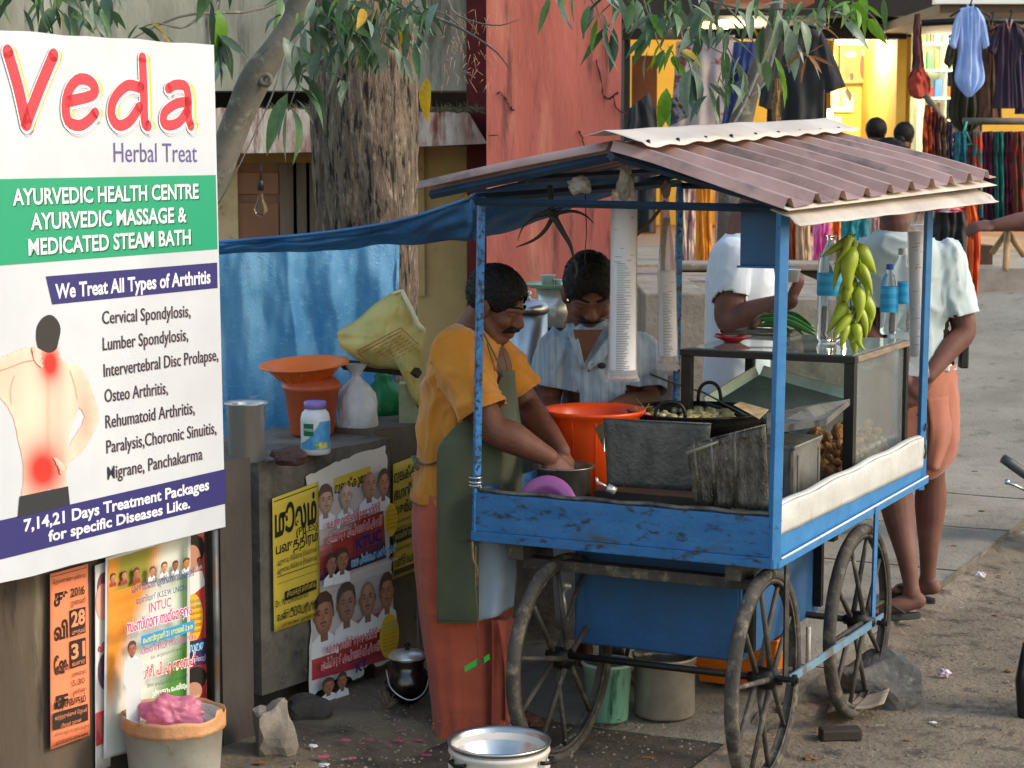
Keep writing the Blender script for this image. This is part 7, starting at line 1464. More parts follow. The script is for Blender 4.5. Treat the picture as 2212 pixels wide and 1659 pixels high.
for z in (.06, .12, .175):
    f = z/hh; a_, b_ = lerp(w0, w1, f)+.004, lerp(d0, d1, f)+.004; w_ = MB(); w_.tube([crate_pt(-a_, -b_, z), crate_pt(a_, -b_, z), crate_pt(a_, b_, z), crate_pt(-a_, b_, z), crate_pt(-a_, -b_, z)], .006, 4, smooth=False); w_.build('rim', OC_, t)
p = Gz(1745, 1460); q = MB(); p = Vector((W(1745, 1440, 7.0).x, 7.0, 0)); q.tube([p, Vector((p.x, 7.0, W(0, 1355, 7.0).z))], .009, 10); tag(q.build('white_pipe', mat('white_pvc', '#c9c8c2', '#a8a69e', sc=14, rough=.5)), 'short white plastic pipe standing behind the right hand wheels', 'pipe')
q = MB(); q.tube([Vector((p.x-.1, 6.85, 0)), Vector((p.x-.1, 6.85, W(0, 1330, 6.85).z))], .008, 8); tag(q.build('bamboo_stick', mat('yellow_stick', '#a8823a', rough=.7)), 'yellowish stick standing behind the front right wheel', 'stick')
# rock, board and block wedging the rear wheel
p = Gz(1908, 1535, -.055); rock('wedge_rock', 'big dark grey rock wedged behind the right rear wheel', p+Vector((-.02, .10, .065)), (.165, .11, .115), ROCK, 31, sub=4)
q = MB(); a = Gz(1810, 1558, -.055); q.grid(lambda u, v: Vector((a.x+lerp(-.04, .15, u)+v*.05, a.y-.02+lerp(0, .16, v), -.02+.03*u+.006*math.sin(u*7)*1+.01*v)), 10, 6); tag(q.build('thin_board', mat('pale_board', '#a09080', '#80705e', sc=9, rough=.85, st=(1, 6, 1), bump=.4), None, solid=.006), 'thin warped pale board under the right rear wheel', 'board')
q = MB(); p = Gz(1835, 1600, -.055); q.box((-.075, -.03, 0), (.06, .03, .038), Matrix.Translation(p+Vector((-.02, .02, 0))) @ Matrix.Rotation(.1, 4, 'Z')); tag(q.build('wood_block', WOODD, None, bevel=.006), 'short block of dark wood in front of the thin board', 'wood block')
# litter
PAP = mat('white_litter', '#d8d6d8', '#b8b0b8', sc=20, rough=.6); PINKL = mat('pink_litter', '#a83a5a', '#c8607a', sc=20, rough=.6); DRYL = mat('dry_leaf_litter', '#8a6038', '#6a4428', sc=20, rough=.8)
def litter(px, py, s_, m, label, z=0, seed=1, name='paper_scrap', cat='litter', grp=None, flat=.35):
    o = crumple(name, Gz(px, py, z)+Vector((0, 0, s_*flat*.8)), (s_, s_*.7, s_*flat), m, None, seed, sub=2, amp=.6); tag(o, label, cat, grp)
litter(2040, 1462, .022, mat('pinkish_paper', '#d8c8d8', '#b89ab0', sc=20, rough=.6), 'pinkish white crumpled paper on the road, largest piece right of the rock', -.055, 2, flat=.8)
litter(2118, 1248, .022, PAP, 'small white crumpled paper near the kerb beyond the sandals', -.055, 5, flat=.7)
litter(1937, 1428, .016, PAP, 'white scrap on the road just above the rock', -.055, 6); litter(2015, 1563, .012, PAP, 'tiny white scrap on the road below the rock', -.055, 7); litter(1232, 1622, .02, PAP, 'white crumpled paper beside the left front wheel',  -.065, 8, flat=.6)
litter(676, 1614, .014, PAP, 'round white scrap in front of the pale concrete lump', 0, 9, flat=.4); litter(700, 1655, .016, PAP, 'white scrap at the bottom edge near the concrete lump', 0, 10); litter(1290, 1505, .01, PAP, 'little white scrap under the cart between spokes',  -.065, 11)
litter(866, 1612, .014, mat('cream_litter', '#c8b8a0', rough=.7), 'torn cream wrapper on the footpath left of the long skirt cloth',  -.065, 12); litter(883, 1602, .016, mat('cream_litter'), 'curled cream paper strip just right of the torn wrapper',  -.065, 13, flat=.2)
for i, (x, y) in enumerate(((735, 1662), (760, 1638), (862, 1600), (840, 1610), (905, 1600), (920, 1632), (782, 1606), (800, 1598), (1105, 1640), (1470, 1625), (1240, 1600), (700, 1635), (960, 1560), (870, 1578), (745, 1600))):
    litter(x, y, .010+.004*(i % 3), PINKL, 'small pink petal like scrap lying on the dirt footpath', -.064*sstep(-.95, -.6, toL(Gz(x, y, -.05)).x), 20+i, 'petal', 'petal', 'pink petals scattered on the footpath', flat=.15)
for i, (x, y, z) in enumerate(((2160, 1245, -.05), (1880, 1480, -.05), (2090, 960, 0), (2060, 1180, 0), (2120, 1105, 0), (2105, 1020, 0), (2150, 1330, -.055), (2180, 1450, -.055), (1750, 1640, -.055), (1960, 1600, -.055), (560, 1650, 0), (1400, 1640, 0), (2100, 800, 0), (2060, 760, 0))):
    litter(x, y, .014+.004*(i % 3), DRYL, ('brown dry leaf '+('far behind the customer' if y < 1000 else 'beyond the sandals' if y < 1200 else 'far right of the sandals' if x > 2100 and y < 1380 else 'right of the rock and the pinkish paper' if x > 2100 and y > 1400 else 'right of the rock' if x > 2000 and y < 1400 else ('at the bottom edge under the cart' if x < 1500 else 'at the bottom edge between the right wheels' if x < 1800 else 'at the bottom edge near the post') if y > 1590 else 'beside the right rear wheel')+(', rightmost one' if x > 2155 else ', leftmost one' if x < 1000 else '')+(', small' if i % 3 == 0 else ', curled' if i % 3 == 1 else '')), z, 40+i, 'dry_leaf', 'dry leaf', 'dry leaves fallen on the ground', flat=.25)
# small green lighter-like tag hanging on a thread from the cart corner
t = thing('green_tag', 'small green and silver pouch strip hanging on a thread from the cart corner', 'pouch', W(1030, 1425, 6.1)); q = MB(); q.tube([W(1028, 1180, 6.13), W(1027, 1260, 6.1), W(1032, 1330, 6.1), W(1033, 1420, 6.1)], .0016, 5); q.build('thread', mat('coir_rope'), t)
q = MB(); q.tube([W(1020, 1170, 6.14), W(1022, 1210, 6.12), W(1031, 1225, 6.12), W(1030, 1265, 6.12)], .004, 5); q.build('frayed_cord', mat('coir_rope'), t)
for k, (x0, y0, x1, y1, m) in enumerate(((1003, 1440, 1030, 1424, mat('lime_foil', '#2fae3a', rough=.3)), (1030, 1428, 1044, 1420, mat('brown_foil', '#6a4a3a', rough=.4)), (1042, 1422, 1057, 1412, mat('lime_foil')))):
    q = MB(); a, b = W(x0, y0, 6.1), W(x1, y1, 6.1); q.add([a, b, b+Vector((.002, 0, -.018)), a+Vector((.002, 0, -.018))], [(0, 1, 2, 3)]); q.build('pouch', m, t, solid=.003)
# parked scooter edge at the right: hand grip, brake lever, mirror stem, tyre
t = thing('parked_scooter', 'black scooter at the right picture edge with grip, brake lever and tyre showing', 'scooter', Gz(2260, 1640, -.055)); SCB = mat('scooter_black', '#15161a', rough=.3); YS = 6.6
q = MB(); q.tube([W(2166, 990, YS), W(2182, 1000, YS), W(2204, 1016, YS), W(2250, 1050, YS)], [.016, .018, .018, .016], 14); q.build('hand_grip', mat('grip_rubber', '#3a3d42', rough=.5), t)
q = MB(); q.tube([W(2250, 1050, YS), W(2380, 1110, YS+.1), W(2400, 1400, YS+.1), W(2330, 1560, YS)], .03, 10); q.build('steering_column', SCB, t)
q = MB(); q.tube([W(2178, 1042, YS-.03), W(2196, 1050, YS-.03), W(2230, 1066, YS)], [.007, .005, .006], 8); q.ell(W(2176, 1041, YS-.03), (.010, .01, .010)); q.build('brake_lever', ALU, t)
c = W(2385, 1560, YS); c.z = .19; q = MB(); M = Matrix.Rotation(math.pi/2, 3, 'Y') @ Matrix.Rotation(0, 3, 'Z')
q.lathe(c, [(.20+.045*math.cos(a_), .045*math.sin(a_)) for a_ in [i*math.pi/6 for i in range(13)]], 44, M=Matrix.Rotation(-.25, 3, 'Z') @ Matrix.Rotation(math.pi/2, 3, 'X')); q.build('tyre', mat('scooter_rubber', '#17171a', rough=.8), t)
q = MB(); q.tube([W(2222, 1390, YS), W(2212, 1470, YS), W(2222, 1620, YS), W(2290, 1680, YS)], [.02, .03, .03, .04], 10); q.build('mudguard', SCB, t)
# ================================================================ people
def cap(mb, pts, rad, n=None, seg=14):
    P_ = [Vector(p) for p in pts]; c_ = catmull(P_, n or len(P_)*5); r_ = catmull([(r, 0, 0) for r in rad], len(c_)); R_ = [max(.002, v.x) for v in r_]
    d0 = (c_[0]-c_[1]).normalized(); d1 = (c_[-1]-c_[-2]).normalized(); a, b = [], []
    for k in range(1, 5):
        t_ = k/5*math.pi/2; a.append((c_[0]+d0*R_[0]*math.sin(t_), R_[0]*math.cos(t_))); b.append((c_[-1]+d1*R_[-1]*math.sin(t_), R_[-1]*math.cos(t_)))
    mb.tube([p for p, r in reversed(a)]+c_+[p for p, r in b], [r for p, r in reversed(a)]+R_+[r for p, r in b], seg)
def frame(fwd, up=(0, 0, 1)):
    f = Vector(fwd).normalized(); u = Vector(up); r = f.cross(u).normalized(); u = r.cross(f).normalized(); return Matrix((r, f, u)).transposed()
def head_blobs(mb, O, R, s):
    T = lambda x, y, z: O+R @ Vector((x*s, y*s, z*s))
    def E_(c, r, rot=None): mb.ell(T(*c), [v*s for v in r], R if rot is None else R @ rot, 22, 14)
    E_((0, -.012, .150), (.073, .092, .080)); E_((0, .030, .105), (.062, .062, .070)); E_((0, .030, .060), (.052, .052, .055)); E_((0, .062, .022), (.026, .024, .020))
    cap(mb, [T(-.052, .0, .06), T(-.035, .04, .025), T(0, .062, .016), T(.035, .04, .025), T(.052, .0, .06)], [.018*s]*5, seg=10)
    for sx in (-1, 1):
        E_((sx*.038, .058, .082), (.024, .022, .022)); cap(mb, [T(sx*.048, .062, .124), T(sx*.026, .080, .130), T(sx*.006, .083, .126)], [.009*s, .011*s, .010*s], seg=8)
        E_((sx*.013, .091, .078), (.011, .013, .009)); E_((sx*.076, -.008, .098), (.009, .020, .032), Matrix.Rotation(.25*sx, 3, 'Z')); E_((sx*.080, -.016, .106), (.008, .016, .022))
        E_((sx*.031, .069, .108), (.015, .012, .011))
    cap(mb, [T(0, .078, .126), T(0, .092, .105), T(0, .104, .087), T(0, .102, .080)], [.008*s, .009*s, .0115*s, .010*s], seg=10)
    cap(mb, [T(-.024, .078, .054), T(0, .089, .057), T(.024, .078, .054)], [.006*s, .0085*s, .006*s], seg=8); cap(mb, [T(-.020, .078, .043), T(0, .087, .041), T(.020, .078, .043)], [.006*s, .0095*s, .006*s], seg=8)
    cap(mb, [T(0, -.025, .09), T(0, -.035, .03), T(0, -.05, -.05), T(0, -.055, -.11)], [.055*s, .053*s, .056*s, .068*s], seg=16)
def hair_mesh(O, R, s, par, m, seed=0, line=.158, side=.085, back=.035, vol=1.0, name='hair'):
    q = MB(); su, sv = 56, 36; c = Vector((0, -.014, .148)); vs = []; ok = []
    for j in range(sv+1):
        for i in range(su):
            th = math.pi*j/sv; ph = 2*math.pi*i/su; d = Vector((math.sin(th)*math.cos(ph), math.sin(th)*math.sin(ph), math.cos(th)))
            p = Vector((d.x*.080*vol, d.y*.099*vol, d.z*.091*vol)); nn = .006*noise.noise(Vector((d.x*5+seed, d.y*5, d.z*5)))+.0035*noise.noise(Vector((d.x*17, d.y*17+seed, d.z*17)))
            p = p*(1+nn*8)+c
            if p.y > .05 and p.z > .1: p.z += .006
            az = math.atan2(d.y, abs(d.x))              # pi/2 = front, -pi/2 = back
            lim = lerp(side, line, sstep(.45, .95, az/(math.pi/2))) if az > 0 else lerp(side, back, sstep(0, .5, -az/(math.pi/2)))
            lim += .006*noise.noise(Vector((ph*5, seed, 1))); ok.append(p.z > lim); vs.append(O+R @ (p*s))
    fs = []
    for j in range(sv):
        for i in range(su):
            f = (j*su+i, j*su+(i+1) % su, (j+1)*su+(i+1) % su, (j+1)*su+i)
            if all(ok[k] for k in f): fs.append(f)
    q.add(vs, fs, True); 
    rnd = random.Random(seed); 
    for k in range(1600):                                  # short tufts so the outline is not a smooth cap
        f = rnd.choice(fs); p = (vs[f[0]]+vs[f[2]])/2; n = (p-(O+R @ (c*s))).normalized(); t_ = Vector((rnd.gauss(0, 1), rnd.gauss(0, 1), rnd.gauss(-.4, 1))); t_ = (t_-n*t_.dot(n)).normalized()
        L_ = rnd.uniform(.006, .012)*s; w_ = t_.cross(n)*.0016*s; q.add([p-w_, p+w_, p+t_*L_*.8+n*L_*.16], [(0, 1, 2)])
    return q.build(name, m, par, solid=.004*s, normals=False)
def face_bits(O, R, s, par, hair=True, m=None):
    T = lambda x, y, z: O+R @ Vector((x*s, y*s, z*s)); m = m or HAIR
    for sx in (-1, 1):
        q = MB(); q.ell(T(sx*.031, .0690, .1075), (.0120*s,)*3, R, 14, 10); q.build('eye', mat('eye_white', '#75665c', rough=.35), par)
        q = MB(); q.ell(T(sx*.031, .0765, .1045), (.0062*s,)*3, R, 10, 8); q.build('iris', mat('iris', '#120b08', rough=.1), par)
        q = MB(); cap(q, [T(sx*.045, .069, .110), T(sx*.031, .0775, .1145), T(sx*.017, .0745, .111)], [.006*s, .0068*s, .0055*s], seg=6); q.build('eyelid', SKIN, par)
        q = MB(); cap(q, [T(sx*.052, .065, .134), T(sx*.034, .083, .1405), T(sx*.014, .090, .138)], [.0025*s, .0042*s, .0036*s], seg=6); q.build('eyebrow', m, par)
    q = MB(); cap(q, [T(-.036, .070, .050), T(-.022, .088, .064), T(0, .099, .068), T(.022, .088, .064), T(.036, .070, .050)], [.0045*s, .0095*s, .0085*s, .0095*s, .0045*s], seg=8); q.build('moustache', m, par)
def hand(mb, wr, d, n, side, curl=.5, s=1.0, spread=.2, tcurl=.5):
    d = Vector(d).normalized(); n = Vector(n); n = (n-d*n.dot(d)).normalized(); l = d.cross(n).normalized(); M = Matrix((l, d, n)).transposed(); wr = Vector(wr)
    mb.ell(wr+d*.045*s, (.040*s, .052*s, .0155*s), M, 16, 10); mb.ell(wr+d*.07*s+l*.0, (.041*s, .03*s, .0145*s), M, 14, 10)
    for i, (lo, ln) in enumerate(((-.030, .062), (-.0105, .074), (.0095, .070), (.0285, .055))):
        b = wr+d*.080*s+l*lo*s*-side; p = b.copy(); pts = [b-d*.015*s, b]; a_ = 0; dd = d+l*lo*-side*spread*8
        for k, f in enumerate((.42, .32, .26)):
            a_ += curl*(1.0, 1.1, .8)[k]+.05*i; v = (dd.normalized()*math.cos(a_)-n*math.sin(a_)); p = p+v*ln*f*s; pts.append(p.copy())
        cap(mb, pts, [.0085*s, .0092*s, .0085*s, .0078*s, .0066*s], n=14, seg=8)
    b = wr+d*.022*s+l*.028*s*side-n*.004; v = (d*.65+l*side*.75-n*.25).normalized(); v2 = (d*.9+l*side*(.35-tcurl*.6)-n*(.3+tcurl*.4)).normalized()
    cap(mb, [b-v*.01, b+v*.026*s, b+v*.026*s+v2*.03*s, b+v*.026*s+v2*.052*s], [.013*s, .0115*s, .010*s, .0075*s], n=12, seg=8)
def rings(mb, rr, seg=40, fold=None, cap_=True):
    """rr: (px, py, half width px, half depth m, Y, pitch)"""
    vs = []; n = len(rr)
    C_ = catmull([(r[0], r[1], 0) for r in rr], n*5); Wd_ = catmull([(r[2], r[3], r[4]) for r in rr], n*5)
    for i, (c, w_) in enumerate(zip(C_, Wd_)):
        o = W(c.x, c.y, w_.z); hw = w_.x/FPX*w_.z
        for k in range(seg):
            a_ = 2*math.pi*k/seg; f = 1+(fold(a_, i/(n*5-1)) if fold else 0); vs.append(o+Vector((hw*math.cos(a_)*f, w_.y*math.sin(a_)*f, 0)))
    m = n*5; mb.add(vs, [(i*seg+k, i*seg+(k+1) % seg, (i+1)*seg+(k+1) % seg, (i+1)*seg+k) for i in range(m-1) for k in range(seg)]+([tuple(range(seg))[::-1], tuple(range((m-1)*seg, m*seg))] if cap_ else []), True)
def wrinkle(amp, sc, dirn=(1, 1, .6), seed=0):
    D = Vector(dirn)
    def f(co, n):
        p = Vector((co.x*D.x, co.y*D.y, co.z*D.z))*sc+Vector((seed, 0, 0)); w = Vector((noise.noise(p*.7), noise.noise(p*.7+Vector((9, 2, 4))), 0))*.9; v = noise.noise(p+w)
        r = 1-abs(noise.noise(p*.9+w+Vector((7, 3, 1))))*3.2; r2 = 1-abs(noise.noise(p*1.9+w*1.5+Vector((2, 8, 5))))*3.4
        return n*amp*(v*.6+1.0*max(0, r)**2+.55*max(0, r2)**2-.4)
    return f
def foot(mb, an, d, s=1.0):
    d = Vector(d).normalized(); l = Vector((-d.y, d.x, 0)); cap(mb, [an+Vector((0, 0, -.03))-d*.025, Vector((an.x, an.y, an.z-.045))+d*.05, Vector((an.x, an.y, an.z-.062))+d*.13], [.034*s, .034*s, .024*s], seg=12)
    for i in range(5): b = an+d*.125+l*(.034-.016*i); b.z = an.z-.066; cap(mb, [b, b+d*(.055-.007*i)], [.0125 if i == 0 else .009, .010 if i == 0 else .0075], n=6, seg=8)
def sandal(par, an, d, m):
    d = Vector(d).normalized(); l = Vector((-d.y, d.x, 0)); z0 = an.z-.078; q = MB(); ol = []
    for k in range(28):
        t_ = 2*math.pi*k/28; u = math.cos(t_); v = math.sin(t_); ol.append((.088+.128*u, v*(.040+.012*u-.004*math.sin(2*t_))))
    q.prism(ol, an*1+Vector((0, 0, z0-an.z+.0)), d, l, (0, 0, 1), .024); q.build('sandal', m, par, bevel=.004)
    for sg in (-1, 1):
        q = MB(); T0 = Vector((an.x, an.y, z0+.002))+d*.15; q.tube(catmull([T0, T0-d*.05+l*sg*.034+Vector((0, 0, .035)), T0-d*.11+l*sg*.044+Vector((0, 0, .005))], 12), [.006]*12, 8); q.build('strap', m, par)
def torso_blobs(mb, sh_l, sh_r, hip, neck, r=(.14, .15)):
    mid = (sh_l+sh_r)/2; cap(mb, [neck, mid-Vector((0, 0, .05)), (mid+hip)/2, hip], [.07, .12, .125, .13], seg=18); cap(mb, [sh_l, mid, sh_r], [.055, .08, .055], seg=12)

# ---- the vendor in orange shirt and olive apron
VY = 6.50
v = thing('person', 'man in ochre shirt, olive apron and orange wrap cloth bending over the batter pot', 'person', Vector((W(1010, 1600, VY).x, VY, -.07)))
R = frame((.88, -.30, -.40)); s_ = 1.02; O = W(1076, 654, VY-.01)-R @ Vector((0, .005, .120))*s_
B_ = MB(); head_blobs(B_, O, R, s_)
shn, shf = W(990, 760, VY-.15), W(1060, 752, VY+.17); hip = W(1005, 1040, VY+.02); nk = O+R @ Vector((0, -.055, -.08))
torso_blobs(B_, shn, shf, hip, nk)
en, wn_ = W(1062, 922, VY-.23), W(1186, 988, 6.25); ef, wf = W(1142, 880, VY+.16), W(1213, 975, 6.345)
cap(B_, [shn, lerp(shn, en, .5), en, lerp(en, wn_, .35), lerp(en, wn_, .72), wn_], [.060, .054, .050, .053, .040, .031], seg=16)
cap(B_, [shf, lerp(shf, ef, .5), ef, lerp(ef, wf, .35), lerp(ef, wf, .72), wf], [.056, .052, .047, .048, .037, .029], seg=16)
hand(B_, wn_, POTC+Vector((.012, -.02, -.035))-wn_, (0.1, -.75, .7), 1, .45, 1.05); hand(B_, wf, POTC+Vector((.02, .015, -.07))-wf, (.55, -.45, .6), -1, .5, 1.05)
for sx, px in ((0, 975), (1, 1045)):
    kn = Vector((W(px+20, 1300, VY).x, VY+.02+.05*sx, .42)); an = Vector((W(px+30, 1592, VY).x, VY+.0+.06*sx, .015)); cap(B_, [hip, lerp(hip, kn, .5)+Vector((.0, 0, 0)), kn, lerp(kn, an, .4), an], [.085, .085, .055, .052, .032], seg=14); foot(B_, an, (.95, -.25, 0))
me = remesh(B_, .0052, 3); from_mesh(me, 'body', SKIN, v)
hair_mesh(O, R, s_, v, HAIR, 3, line=.176, side=.098, back=.03, vol=1.0); face_bits(O, R, s_, v)
OCH = mat('ochre_shirt', '#c4801f', '#b27018', sc=5, rough=.85, bump=.25, bs=260, sheen=.25, spots=('#9a5c14', 3, .6, .8))
S_ = MB(); rings(S_, [(1022, 712, 44, .06, VY, 0), (1014, 736, 66, .12, VY, 0), (1008, 775, 82, .165, VY, 0), (1006, 840, 94, .15, VY, 0), (1004, 920, 102, .15, VY, 0), (1004, 1000, 106, .155, VY, 0), (994, 1050, 108, .16, VY, 0), (990, 1090, 108, .165, VY, 0)])
cap(S_, [shn+Vector((-.01, 0, .005)), lerp(shn, en, .45)+Vector((-.006, 0, 0)), lerp(shn, en, .86)], [.082, .080, .076], seg=20); cap(S_, [shf, lerp(shf, ef, .45), lerp(shf, ef, .84)], [.078, .076, .072], seg=20)
# trim the sleeve ends flat
def clip(mb_mesh, planes):
    bm = bmesh.new(); bm.from_mesh(mb_mesh)
    for co, no, near in planes:
        g_ = [e for e in list(bm.verts)+list(bm.edges)+list(bm.faces)]
        if near is None: bmesh.ops.bisect_plane(bm, geom=g_, plane_co=co, plane_no=no, clear_outer=True)
        else:
            fs_ = [x for x in bm.faces if (x.calc_center_median()-near[0]).length < near[1]]; es_ = {e for x in fs_ for e in x.edges}; vv_ = {e for x in fs_ for e in x.verts}
            bmesh.ops.bisect_plane(bm, geom=list(vv_)+list(es_)+fs_, plane_co=co, plane_no=no, clear_outer=True)
    bm.to_mesh(mb_mesh); bm.free(); return mb_mesh
me = remesh(S_, .009, 3, wrinkle(.015, 8, (1, 1, .55), 2))
dn, df = (en-shn).normalized(), (ef-shf).normalized()
clip(me, [(lerp(shn, en, .80), dn, (en, .13)), (lerp(shf, ef, .78), df, (ef, .13)), (W(990, 1078, VY), Vector((0, 0, -1)), None)])
sh_ = from_mesh(me, 'shirt', OCH, v); q_ = sh_.modifiers.new('s', 'SOLIDIFY'); q_.thickness = .003
q = MB(); T = lambda x, y, z: O+R @ Vector((x, y, z))      # collar
cc = [(T(.062*math.cos(a_), -.045+.062*math.sin(a_), -.055+.02*math.sin(a_))) for a_ in [i*2*math.pi/22 for i in range(22)]]
q.grid(lambda u, w_: (lambda k, f: cc[k % 22].lerp(cc[(k+1) % 22], f))(int(u*21.99), u*21.99-int(u*21.99))*1+Vector((0, 0, .0))+(Vector((0, 0, .034)) if w_ < .5 else Vector((0, 0, .0)))*1+((cc[int(u*21.99) % 22]-T(0, -.045, -.05)).normalized()*(.004 if w_ < .4 else (.0 if w_ < .6 else .016))), 44, 3); q.build('collar', OCH, v, solid=.003)
# wrap cloth
LUN = mat('orange_wrap_cloth', '#c05a3e', '#a84a32', sc=4, rough=.9, bump=.4, bs=220, sheen=.2, st=(1, 1, 2.4), spots=('#c46444', 9, .58, .75))
def lfold(a_, t_): return (.035*math.sin(a_*5+2*t_)+.02*math.sin(a_*11+3)+.015*math.sin(a_*17+t_*5))*(.35+.9*t_)+.055*(max(0, 1-abs(noise.noise(Vector((math.cos(a_)*2.6+.4*t_, math.sin(a_)*2.6, t_*1.3))))*3.5)**2)*(.3+t_)+.02*noise.noise(Vector((math.cos(a_)*2, math.sin(a_)*2, t_*5)))
LR = [(996, 1055, 104, .165, VY, 0), (998, 1150, 108, .17, VY, 0), (1002, 1250, 106, .165, VY, 0), (1006, 1350, 98, .155, VY, 0), (1014, 1450, 92, .15, VY, 0), (1020, 1540, 88, .15, VY-.01, 0), (1020, 1598, 92, .155, VY-.02, 0)]
q = MB(); rings(q, LR, 90, lfold, False); q.build('wrap_cloth', LUN, v, solid=.003)
HEM = mat('pale_hem', '#d8b8c4', '#c8a4b0', sc=9, rough=.85); q = MB(); n_ = len(LR)*5
base = MB(); rings(base, LR, 90, lfold, False); last = base.v[-90:]; cen = sum(last, Vector())/90
q.add([p+(p-cen)*.03+Vector((0, 0, dz_)) for dz_ in (.0, -.014) for p in last], [(i, (i+1) % 90, 90+(i+1) % 90, 90+i) for i in range(90)], True); q.build('hem', HEM, v, solid=.004)
def ribbon(pa, pb, name, m, par, nu=10, nv=20, bulge=0, fold=.0, seed=0, th=.002):   # cloth between two edge curves (world points)
    a, b = catmull(pa, nv), catmull(pb, nv); q = MB()
    def fn(u, w_):
        j = min(nv-1, int(round(w_*(nv-1)))); p = a[j].lerp(b[j], u); return p+Vector((0, -bulge*math.sin(math.pi*u)-fold*math.sin(u*9+seed+w_*2)*(.3+w_), 0))
    q.grid(fn, nu, nv); return q.build(name, m, par, solid=th)
ribbon([W(1062, 1340, 6.325), W(1064, 1430, 6.305), W(1062, 1575, 6.285)], [W(1106, 1330, 6.385), W(1108, 1430, 6.385), W(1112, 1560, 6.365)], 'wrap_flap', LUN, v, 12, 24, .02, .012, 2); ribbon([W(1062, 1575, 6.280), W(1062, 1586, 6.280)], [W(1112, 1560, 6.360), W(1112, 1572, 6.360)], 'hem', HEM, v, 12, 4, .02, .0)
ribbon([W(1076, 1340, 6.275), W(1090, 1450, 6.255), W(1092, 1560, 6.245)], [W(1110, 1335, 6.355), W(1114, 1450, 6.335), W(1112, 1552, 6.325)], 'wrap_flap', LUN, v, 10, 20, .015, .01, 4)
# apron
APR = mat('olive_apron', '#4d523c', '#434834', sc=5, rough=.85, bump=.3, bs=240, sheen=.15, spots=('#6a6e56', 8, .64, .8))
ap = MB()
def apf(u, w_):
    py = lerp(800, 1345, w_); lpx = lerp(1085, 945, sstep(800, 985, py)); rpx = lerp(1112, 1128, sstep(800, 960, py)) if py < 1100 else lerp(1128, 1034+60, sstep(1100, 1345, py))
    if py > 1165: rpx = 1034
    px = lerp(lpx, rpx, u); x = (px-1005)/112; dpt = .175*math.sqrt(max(.02, 1-min(1, abs(x))**2.4)); wv = .010*math.sin(px*.06+py*.012)*(.3+w_)+.006*noise.noise(Vector((px*.02, py*.01, 3)))
    bell = .015 if py > 950 else .0
    return W(px, py, VY-dpt-.026-bell-wv)
ap.grid(apf, 26, 60); ap.build('apron', APR, v, solid=.003)
q = MB(); e_ = [apf(0, k/30) for k in range(31)]; q.tube(e_[8:], .0025, 5); e_ = [apf(u/12, 1) for u in range(13)]; q.tube(e_, .003, 5); q.build('apron_hem', APR, v)
def strap(pts, w_, m=APR, name='apron_strap'):
    c_ = catmull(pts, 24); q = MB(); q.tube(c_, w_, 6, sq=.35, smooth=True); return q.build(name, m, v)
strap([W(1088, 812, 6.325), W(1074, 778, 6.315), W(1055, 740, 6.335), W(1046, 722, 6.365)], .007); strap([W(1100, 815, 6.385), W(1092, 780, 6.385), W(1084, 752, 6.405)], .006)
strap([W(950, 995, 6.355), W(925, 1003, 6.385), W(900, 998, 6.455), W(893, 985, 6.525)], .009); strap([W(902, 990, 6.425), W(896, 1004, 6.415), W(904, 1014, 6.405)], .008)
q = MB(); q.ell(W(988, 1108, 6.300), (.006, .003, .004)); q.build('dough_speck', WHITE, v)
# pale towel showing below the apron
PALE = mat('pale_blue_cotton', '#a8b4c4', '#8f9cae', sc=4, rough=.9, bump=.3, bs=200)
ribbon([W(1028, 1160, 6.320), W(1029, 1250, 6.320), W(1028, 1344, 6.315)], [W(1112, 1160, 6.385), W(1118, 1230, 6.385), W(1110, 1310, 6.375)], 'towel', PALE, v, 16, 24, .03, .008, 1)
q = MB(); q.tube([W(1052, 742, 6.335), W(1070, 800, 6.310)], .002, 5); q.build('button_line', mat('dark_orange', '#8a4a14', rough=.8), v)

# ---- second man, behind the tub
MY = 7.12
m2 = thing('person', 'moustached man in pale blue striped open shirt looking down behind the orange tub', 'person', Vector((W(1290, 900, MY).x, MY, 0)))
R = frame((.10, -.84, -.52), (0, 0, 1)); s_ = 1.12; O = W(1272, 628, MY-.02)-R @ Vector((0, .0, .118))*s_
B_ = MB(); head_blobs(B_, O, R, s_); sl_, sr_ = W(1205, 762, MY-.02), W(1385, 765, MY+.04); hip = W(1300, 1010, MY+.1); nk = O+R @ Vector((0, -.055, -.08))*s_
torso_blobs(B_, sl_, sr_, hip, nk); el, wl = W(1185, 865, MY-.03), W(1205, 950, MY-.22); er, wr_ = W(1398, 862, MY-.03), W(1320, 885, MY-.26)
cap(B_, [sl_, lerp(sl_, el, .5), el, lerp(el, wl, .5), wl], [.056, .052, .044, .042, .03]); cap(B_, [sr_, lerp(sr_, er, .5), er, lerp(er, wr_, .5), wr_], [.056, .052, .045, .042, .03])
hand(B_, wl, (.6, -.3, -.5), (0, -.5, .8), 1, .4); hand(B_, wr_, (-.8, -.4, -.2), (0, -.4, .9), -1, .4)
for px in (1265, 1325): kn = Vector((W(px, 900, MY).x, MY+.05, .46)); an = Vector((kn.x, MY+.08, .08)); cap(B_, [hip, lerp(hip, kn, .5), kn, lerp(kn, an, .4), an], [.09, .085, .058, .05, .034]); foot(B_, an, (0, -1, 0))
from_mesh(remesh(B_, .006, 3), 'body', SKIN, m2); hair_mesh(O, R, s_, m2, HAIRG, 11, line=.166, side=.082, back=.03, vol=1.02); face_bits(O, R, s_, m2)
SH2 = mat('striped_pale_shirt', '#aab8c8', '#8c9cb0', sc=24, rough=.88, bump=.3, bs=200, st=(3, .2, .15), lo=.42, hi=.6, sheen=.2)
